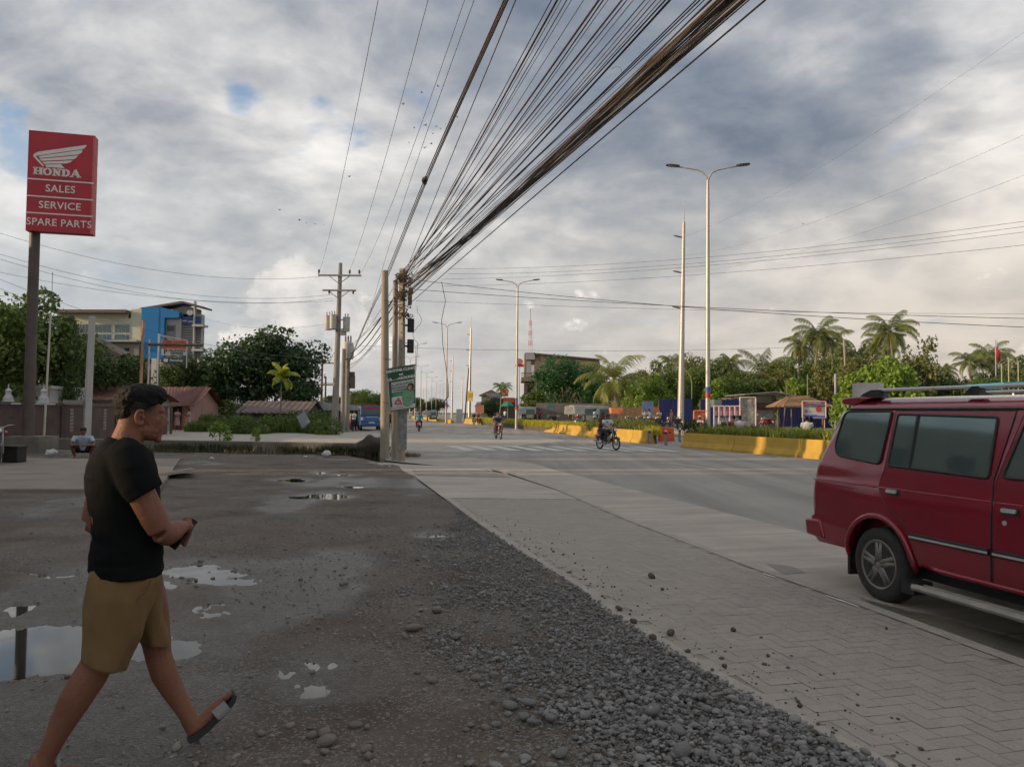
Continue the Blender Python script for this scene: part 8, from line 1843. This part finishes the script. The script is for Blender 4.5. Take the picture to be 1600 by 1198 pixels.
# tin shack
def shack():
    Y = 72; t = empty('tin_shack', (PX(1190, Y), Y, 0), 0, 'open fronted tin shack with a grey sloping roof behind the wrinkled banner', 'shack'); ox = t.location.x; X = lambda px: PX(px, Y)-ox; Z = lambda py: P(1190, py, Y).z
    g = MB(); g.bb(X(1180), X(1220), 1.5, 1.7, 0, Z(617)); g.bb(X(1158), X(1162), 0, 5, 0, Z(620)); g.build('wall', mat('shack_wall', (.17, .14, .115), .9, .3, 1.), t); g = MB(); g.bb(X(1182), X(1213), 1.4, 1.5, Z(628.5), Z(618)); g.build('pale_board', mat('shack_board', (.34, .33, .30), .8, .2, 1.5), t); g = MB(); g.bb(X(1180), X(1216), 1.4, 1.5, Z(668), Z(640)); g.build('lower_board', mat('shack_board2', (.28, .28, .26), .8, .3, 1.5), t); g = MB(); g.bb(X(1180), X(1217), .9, 1.0, Z(638), Z(632)); g.build('awning', M_rust, t)
    g = MB(); g.prism([(X(1160), Z(615.5)), (X(1208), Z(611.5)), (X(1240), Z(618)), (X(1240), Z(619)), (X(1208), Z(613)), (X(1160), Z(617.5))], -.8, 6, lambda x, y, h: (x, h, y)); g.build('roof', mat('roof_grey_tin', (.25, .24, .23), .5, .2, 1., metal=.3), t); g = MB(); g.bb(X(1140), X(1180), -.4, 3, Z(624), Z(621.5)); g.build('side_roof', M_rust2, t)
    g = MB(); g.tube([(X(1219), -.6, 0), (X(1227), -.6, Z(604))], .07, 6); g.build('leaning_post', M_wood, t)
shack()
def hut():
    Y = 62; t = empty('thatched_hut', (PX(1262, Y), Y, 0), 0, 'open hut with a brown pitched roof behind the tournament sign', 'hut'); ox = t.location.x; X = lambda px: PX(px, Y)-ox; Z = lambda py: P(1262, py, Y).z
    zr_, ze = Z(618.5), Z(636); x0, x1, xm = X(1224), X(1304), X(1262); g = MB()
    for A, B, C, D in (((xm-.6, 2, zr_), (xm+.6, 2, zr_), (x1, -.2, ze), (x0, -.2, ze)), ((xm+.6, 2, zr_), (xm-.6, 2, zr_), (x0, 4.2, ze), (x1, 4.2, ze)), ((xm-.6, 2, zr_), (xm-.6, 2, zr_), (x0, -.2, ze), (x0, 4.2, ze)), ((xm+.6, 2, zr_), (xm+.6, 2, zr_), (x1, 4.2, ze), (x1, -.2, ze))): g.add([A, B, C, D], [(0, 1, 2, 3)])
    o = g.build('roof', mat('thatch', (.25, .145, .08), .95, .35, 1.2, .6, 20, stretch=(6, 1, 6)), t); md = o.modifiers.new('s', 'SOLIDIFY'); md.thickness = .10
    for x_ in (x0+.8, x1-.8):
        for y_ in (.4, 3.6): g = MB(); g.cyl((x_, y_, 0), (x_, y_, ze+.1), .07, n=8); g.build('post', M_wood, t)
hut()
# banners
def framed(name, label, px0, px1, y0, y1, Y, m, legs=True, fm=None, rz=0.):
    w_ = (PX(px1, Y)-PX(px0, Y))/2; cx = PX((px0+px1)/2, Y); z1, z0_ = P(px0, y0, Y).z, P(px0, y1, Y).z; t = empty(name, (cx, Y, 0), rz, label, 'sign'); n = 16; vs, fs = [], []
    for j in range(n+1):
        for i in range(n+1): x_ = -w_+2*w_*i/n; z_ = z0_+(z1-z0_)*j/n; vs.append((x_, .03*mnoise.noise(Vector((x_*1.5, z_*1.2, px0))), z_))
    for j in range(n):
        for i in range(n): a_ = j*(n+1)+i; fs.append((a_, a_+1, a_+n+2, a_+n+1))
    g = MB(); g.add(vs, fs); b = g.build('sheet', m, t, True); md = b.modifiers.new('s', 'SOLIDIFY'); md.thickness = .01
    g = MB(); fw = .05
    for (a_, c_) in (((-w_, z0_), (w_, z0_)), ((-w_, z1), (w_, z1)), ((-w_, z0_), (-w_, z1)), ((w_, z0_), (w_, z1))): g.tube([(a_[0], -.04, a_[1]), (c_[0], -.04, c_[1])], fw, 4)
    if legs: g.tube([(-w_*.92, .04, 0), (-w_*.92, .04, z0_)], .035, 6); g.tube([(w_*.92, .04, 0), (w_*.92, .04, z0_)], .035, 6)
    g.build('frame', fm or mat('frame_pinkish', (.48, .36, .32), .7, .1, 2), t); return t, b, w_, z0_, z1
framed('banner_stand', 'tall wrinkled silver and brown banner in a pale frame', 1156, 1180.5, 621, 671, 47, mat('foil_banner', (.50, .47, .42), .4, .4, 2.6, .9, 5, col2=(.07, .055, .05), metal=.2), fm=mat('frame_white', (.5, .44, .42), .7))
M_post = mat('poster_mix', (.45, .42, .50), .6, .4, 2.2, col2=(.16, .17, .36)); M_pr = mat('poster_red', (.5, .05, .07), .6)
for i, (px, lab) in enumerate([(1119, 'leftmost of the row of tall white and blue posters'), (1127.5, 'second from left of the row of tall posters'), (1136, 'middle one of the row of tall posters, red at its corner'), (1144, 'fourth from left of the row of tall posters'), (1152, 'rightmost of the tall posters, beside the wrinkled banner')]):
    t, b, w_, a_, c_ = framed('poster', lab, px-3.6, px+3.6, 634.5, 667, 52, M_post, fm=mat('frame_paleblue', (.5, .48, .5), .7)); g = MB(); g.bb(0.02, w_-.02, -.06, -.03, c_-.62, c_-.06); g.build('red_corner', M_pr, b); g = MB(); g.bb(-w_+.03, w_-.03, -.06, -.03, a_+.65, a_+.75); g.build('dark_band', M_bf, b); g = MB(); g.bb(-w_+.04, 0, -.06, -.03, c_-.8, c_-.3); g.build('pale_figure', mat('poster_pale', (.5, .5, .52), .6), b); tag(t, group='row of tall posters')
t, b, w_, z0_, z1 = framed('event_sign', 'white, red and blue event signboard on two legs before the hut', 1253.5, 1290, 627, 652.5, 54, mat('sign_pale', (.55, .53, .52), .6, .06, 1))
hgt = z1-z0_
for nm_, (u0, u1, v0, v1), m in (('red_heading', (.03, .97, .86, .97), M_pr), ('blue_wave', (.03, .97, .03, .13), mat('sign_blue2', (.05, .10, .42), .6)), ('blue_swoosh', (.03, .62, .13, .20), mat('sign_blue3', (.10, .18, .50), .6))):
    g = MB(); g.bb(-w_+2*w_*u0, -w_+2*w_*u1, -.05, -.035, z0_+hgt*v0, z0_+hgt*v1); g.build(nm_, m, b)
F2 = lambda u, v: frame((-w_+2*w_*u, -.06, z0_+hgt*v), (1, 0, 0))
text('lettering', 'WELCOME TO', mat('lt_pale', (.6, .6, .6)), b, F2(.5, .915), .12, .004, .002, 1, 1.2); text('lettering', 'CLOVERSUNER', mat('lt_dark', (.05, .06, .12)), b, F2(.5, .74), .22, .004, .006)
g = MB(); g.lathe((0, 0, 0), [(0, 0), (.2, 0), (.2, .012), (0, .012)], 20, 'Y'); o = g.build('red_oval', M_pr, b); o.location = (-w_+2*w_*.70, -.05, z0_+hgt*.53); g = MB(); g.lathe((0, 0, 0), [(0, 0), (.12, 0), (.12, .012), (0, .012)], 18, 'Y'); o = g.build('round_portrait', mat('portrait', (.22, .15, .18), .6, .5, 8), b); o.location = (-w_+2*w_*.16, -.05, z0_+hgt*.42)
framed('red_board', 'red orange signboard with two pale figures beside the nearest lamp', 1084, 1103, 642, 668, 48, mat('board_coral', (.62, .16, .08), .6, .15, 2), legs=True, fm=M_or)
box_thing('dumpster', 'grey green metal bin standing behind the posters', 'bin', 1116, 1127.5, 60, 624, 636, 1.2, mat('bin_green', (.13, .16, .14), .7, .2, 1))
# people at the median and on the far pavement
def seatp(px, Y, z, rz, lab, sh, pa, **k): return person(lab, (PX(px, Y), Y, z), R(rz), sit(.10), sh, pa, vox=.02, **k)
seatp(1146, 36.8, .66, 62, 'person in a dark red shirt sitting on the near median, seen from behind', C_('darkred', (.16, .035, .03)), C_('darkjean', (.03, .03, .045)))
seatp(1156.5, 35.8, .66, 80, 'person in a white checked shirt sitting on the near median', C_('checked', (.50, .45, .50), col2=(.36, .33, .42)), C_('darkjean', (.03, .03, .045)))
seatp(1094, 44, .62, -120, 'child with a white cap before the red orange signboard', C_('palechild', (.5, .42, .38)), C_('brown', (.10, .04, .03)), hat=True, hatm=C_('capwhite', (.55, .5, .5)))
seatp(1100, 44.5, .62, -100, 'dark clothed figure sitting beside the child with the white cap', C_('blackshirt', (.02, .02, .022)), C_('black', (.015, .015, .018)))
seatp(1261, 33.5, .66, 75, 'man in a white shirt sitting below the event signboard', C_('whiteb', (.45, .48, .50)), C_('black', (.015, .015, .018)))
seatp(1268.5, 33.7, .66, 95, 'woman with long black hair in black beside the man in white', C_('blackshirt', (.02, .02, .022)), C_('black', (.015, .015, .018)), hairlong=True)
seatp(1129, 44, .62, -60, 'person in grey sitting before the row of posters', C_('grey', (.28, .27, .25)), C_('darkjean', (.03, .03, .045)))
# parked motorcycles on the far side
FZ = .42; k_ = 0
g = MB(); g.prism([(PX(800, 100), 100), (PX(1000, 56), 56), (PX(1110, 54), 54), (PX(1330, 56), 56), (PX(1330, 100), 100)], -.02, FZ); tag(g.build('plaza', M_side), kind='structure')
for px, Y, src, lab in [(1004, 60, bikeD, 'first parked motorcycle at the left of the row before the blue fence'), (1011, 61, bikeK, 'parked dark blue motorcycle before the pale blue panel'), (1019, 60, bikeD, 'black parked motorcycle before the orange kiosk'), (1027, 61.5, bikeK, 'parked motorcycle just left of the orange block'), (1052, 58, bikeD, 'parked motorcycle between the orange block and the white pole'), (1059, 60, bikeR, 'red parked scooter behind the white transmission pole'), (1197, 66, bikeR, 'red motorcycle parked in the tin shack'), (938, 72, bikeD, 'parked motorcycle right of the grey tricycle'), (985, 64, bikeD, 'parked black motorcycle under the leaning palm'), (842, 84, bikeR, 'red scooter parked by the teal awning'), (862, 82, bikeD, 'black motorcycle parked left of the tricycle'), (872, 80, bikeD, 'black motorcycle parked next to the tricycle')]:
    dup(src, (PX(px, Y), Y, FZ+.003), R(200+47*k_ % 90), lab, group='motorcycles parked across the road'); k_ += 1
for px, Y, sh_, lab in [(1008, 59, C_('grey', (.28, .27, .25)), 'person in grey seated among the parked motorcycles, leftmost'), (1014, 59.5, C_('white', (.5, .5, .5)), 'person in white among the parked motorcycles'), (1030, 60, C_('pale', (.40, .36, .38)), 'person in pale clothes left above the orange block'), (1050, 57.5, C_('brown', (.10, .04, .03)), 'person with reddish hair beside the white pole'), (843, 83, C_('redshirt', (.35, .02, .03)), 'person in red by the tricycles'), (789, 96, C_('white', (.5, .5, .5)), 'pedestrian in white right behind the oncoming motorcycle'), (930, 60, C_('lightblue', (.36, .46, .58)), 'person in light blue standing behind the median plants'), (1180, 60, C_('grey', (.28, .27, .25)), 'person standing by the tin shack')]:
    person(lab, (PX(px, Y), Y, FZ), R(rw.uniform(0, 360)), stand(arm=rw.choice(['down', 'fold', 'up'])), sh_, C_('darkjean', (.03, .03, .045)), vox=.03, hair=M_hair, scale=.94, hatm=None)
# tricycles: a bike with a roofed sidecar
def make_tri():
    t = empty('tricycle'); m = mat('tri_dark', (.05, .055, .06), .5, .2, 2); cr = mat('tri_chrome', (.40, .41, .40), .3, .2, 3, metal=.7); cp = mat('tri_roof', (.30, .31, .30), .6, .2, 2)
    g = MB(); g.prism([(-.7, .30), (.75, .30), (.95, .55), (.85, .95), (-.7, .95)], .30, 1.35, lambda x, y, h: (x, h, y)); b = g.build('sidecar', m, t); md = b.modifiers.new('b', 'BEVEL'); md.width = .08; md.segments = 3
    g = MB(); g.prism([(.80, .95), (.55, 1.62), (-.80, 1.66), (-.85, 1.55), (.45, 1.52), (.72, .95)], -.35, 1.42, lambda x, y, h: (x, h, y)); r_ = g.build('roof', cp, t); md = r_.modifiers.new('b', 'BEVEL'); md.width = .04; md.segments = 2
    g = MB(); g.bb(.78, .80, .45, 1.25, 1.0, 1.4); g.build('windscreen', mat('tri_glass', (.12, .14, .15), .1), t); g = MB(); g.bb(.90, .96, .50, 1.2, .55, .90); g.build('front_panel', cr, t)
    for y_ in (.35, 1.38): g = MB(); g.tube([(-.75, y_, .9), (-.78, y_, 1.6)], .025, 6); g.build('roof_post', cr, t)
    for (x_, y_, r2) in ((-.1, 1.42, .27), (-.62, 0, .285), (.64, 0, .285)):
        g = MB(); pts = [(x_+math.cos(2*math.pi*k/20)*(r2-.035), y_, r2+math.sin(2*math.pi*k/20)*(r2-.035)) for k in range(21)]; g.tube(pts, .036, 6, False); w_ = g.build('wheel', mat('bike_tyre', (.02, .02, .02)), t, True); g = MB(); g.lathe((x_, y_, r2), [(0, -.02), (r2-.06, -.02), (r2-.06, .02), (0, .02)], 14, 'Y'); g.build('rim', cr, w_)
    g = MB(); g.tube([(.64, 0, .28), (.46, 0, .95)], .035, 8); g.tube([(.4, -.34, 1.02), (.42, .34, 1.02)], .015, 6); g.tube([(.4, 0, .85), (-.3, 0, .6), (-.62, 0, .28)], .04, 6); g.build('bike_frame', m, t, True); g = MB(); g.ell((.18, 0, .84), (.22, .12, .10)); g.build('tank', mat('bike_red', (.45, .01, .015)), t, True); g = MB(); g.ell((-.3, 0, .82), (.35, .13, .06)); g.build('seat', mat('bike_seat', (.02, .02, .02)), t, True); g = MB(); g.ell((.52, 0, .9), (.08, .09, .09)); g.build('headlight', cr, t, True); g = MB(); g.ell((0, 0, .42), (.2, .14, .16)); g.build('engine', cr, t, True)
    return t
tri = make_tri(); tri.scale = (1.15,)*3; tri.location = (PX(900, 66), 66, FZ); tri.rotation_euler = (0, 0, R(-78)); tag(tri, 'grey roofed tricycle facing the road behind the yellow plants', 'tricycle', 'tricycles')
dup(tri, (PX(890, 72), 72, FZ), R(-100), 'tricycle half hidden behind the grey roofed one'); dup(tri, (PX(816, 88), 88, FZ), R(-95), 'dark tricycle right of the second street lamp'); dup(tri, (PX(668, 135), 135, 0), R(-80), 'tiny tricycle beyond the far island'); dup(tri, (PX(921, 68), 68, FZ), R(-60), 'tricycle with a raised roof right of the grey one')
# small lamp, poles, flag, blue awning, concrete block on the right
def gooseneck():
    Y = 72; t = empty('small_lamp_post', (PX(1081, Y), Y, 0), 0, 'small curved lamp post behind the fence between white pole and nearest lamp', 'street lamp'); z1 = P(1075, 578, Y).z; g = MB(); g.tube([(0, 0, 0), (0, 0, z1-1.2), (-.12, 0, z1-.6), (-.5, 0, z1-.1), (-.75, 0, z1)], .05, 8); g.build('pole', mat('lamp_olive', (.22, .21, .12), .6), t, True); g = MB(); g.ell((-.85, 0, z1), (.2, .09, .05)); g.build('lamp_head', M_steel, t, True)
gooseneck()
thin('lamp_pole', 1262, 585, 0, 70, .05, mat('pole_olive', (.25, .24, .15), .6, .1, 2), 'thin olive pole with a small lamp above the hut'); thin('white_post', 1325, 530, 0, 76, .12, M_polec, 'slanting pale concrete pole above the olive trees', lean=-.35); thin('banded_post', 1305.5, 584, 0, 64, .09, mat('post_bluewhite', (.12, .30, .55), .6, .5, .8, col2=(.5, .5, .5)), 'blue and white post right of the hut')
t = empty('flagpole', (PX(1557, 64), 64, 0), 0, 'flagpole with a limp red and white flag on the right', 'flagpole'); z1 = P(1557, 531, 64).z; g = MB(); g.cyl((0, 0, 0), (0, 0, z1), .06, .03, 8); g.build('pole', M_steel, t)
g = MB(); zf0, zf1 = P(1557, 567, 64).z, P(1557, 541, 64).z
for k in range(3): g.tube([(.10+.06*k, .03*k, zf1-.1*k), (.14+.07*k, 0, (zf0+zf1)/2), (.18+.06*k, .04, zf0+.1*k)], [.05, .11, .06], 8)
g.build('flag', mat('flag_red', (.55, .03, .05), .7, .2, 1), t, True); g = MB(); g.tube([(.08, .0, zf1+.45), (.12, 0, zf1-.1)], [.05, .09], 8); g.build('flag_white', M_bag, t, True)
for px, ty, lab in ((1566, 568, 'thin slanting post right of the flag'), (1577, 560, 'thin pale post with a bar at its top near the right edge'), (1592, 566, 'thin post at the right edge')): thin('fence_post', px, ty, 0, 58, .05, mat('post_pale', (.42, .38, .28), .7, .1, 1), lab)
g = MB(); Y = 36; g.X = Matrix.Translation(P(1597, 600, Y)) @ Matrix.Rotation(R(-4), 4, 'Y'); g.bb(-.85, 3, 0, 3, -.13, .13); aw = tag(g.build('blue_awning', mat('awning_cyan', (.01, .32, .50), .5, .1, 1)), 'bright blue awning edge at the right above the roof rail', 'awning'); g = MB()
for x_ in (0., 2.5): q = P(1590, 603, Y); g.cyl((q.x+x_, Y+.3, 0), (q.x+x_, Y+.3, q.z-.1), .05, n=6)
g.build('post', M_steel, aw)
b = box_thing('concrete_column', 'grey concrete block showing above the rear of the red vehicle', 'column', 1346, 1381, 17, 598, None, .45, mat('block_grey', (.50, .47, .44), .85, .2, 2, .3, 30))
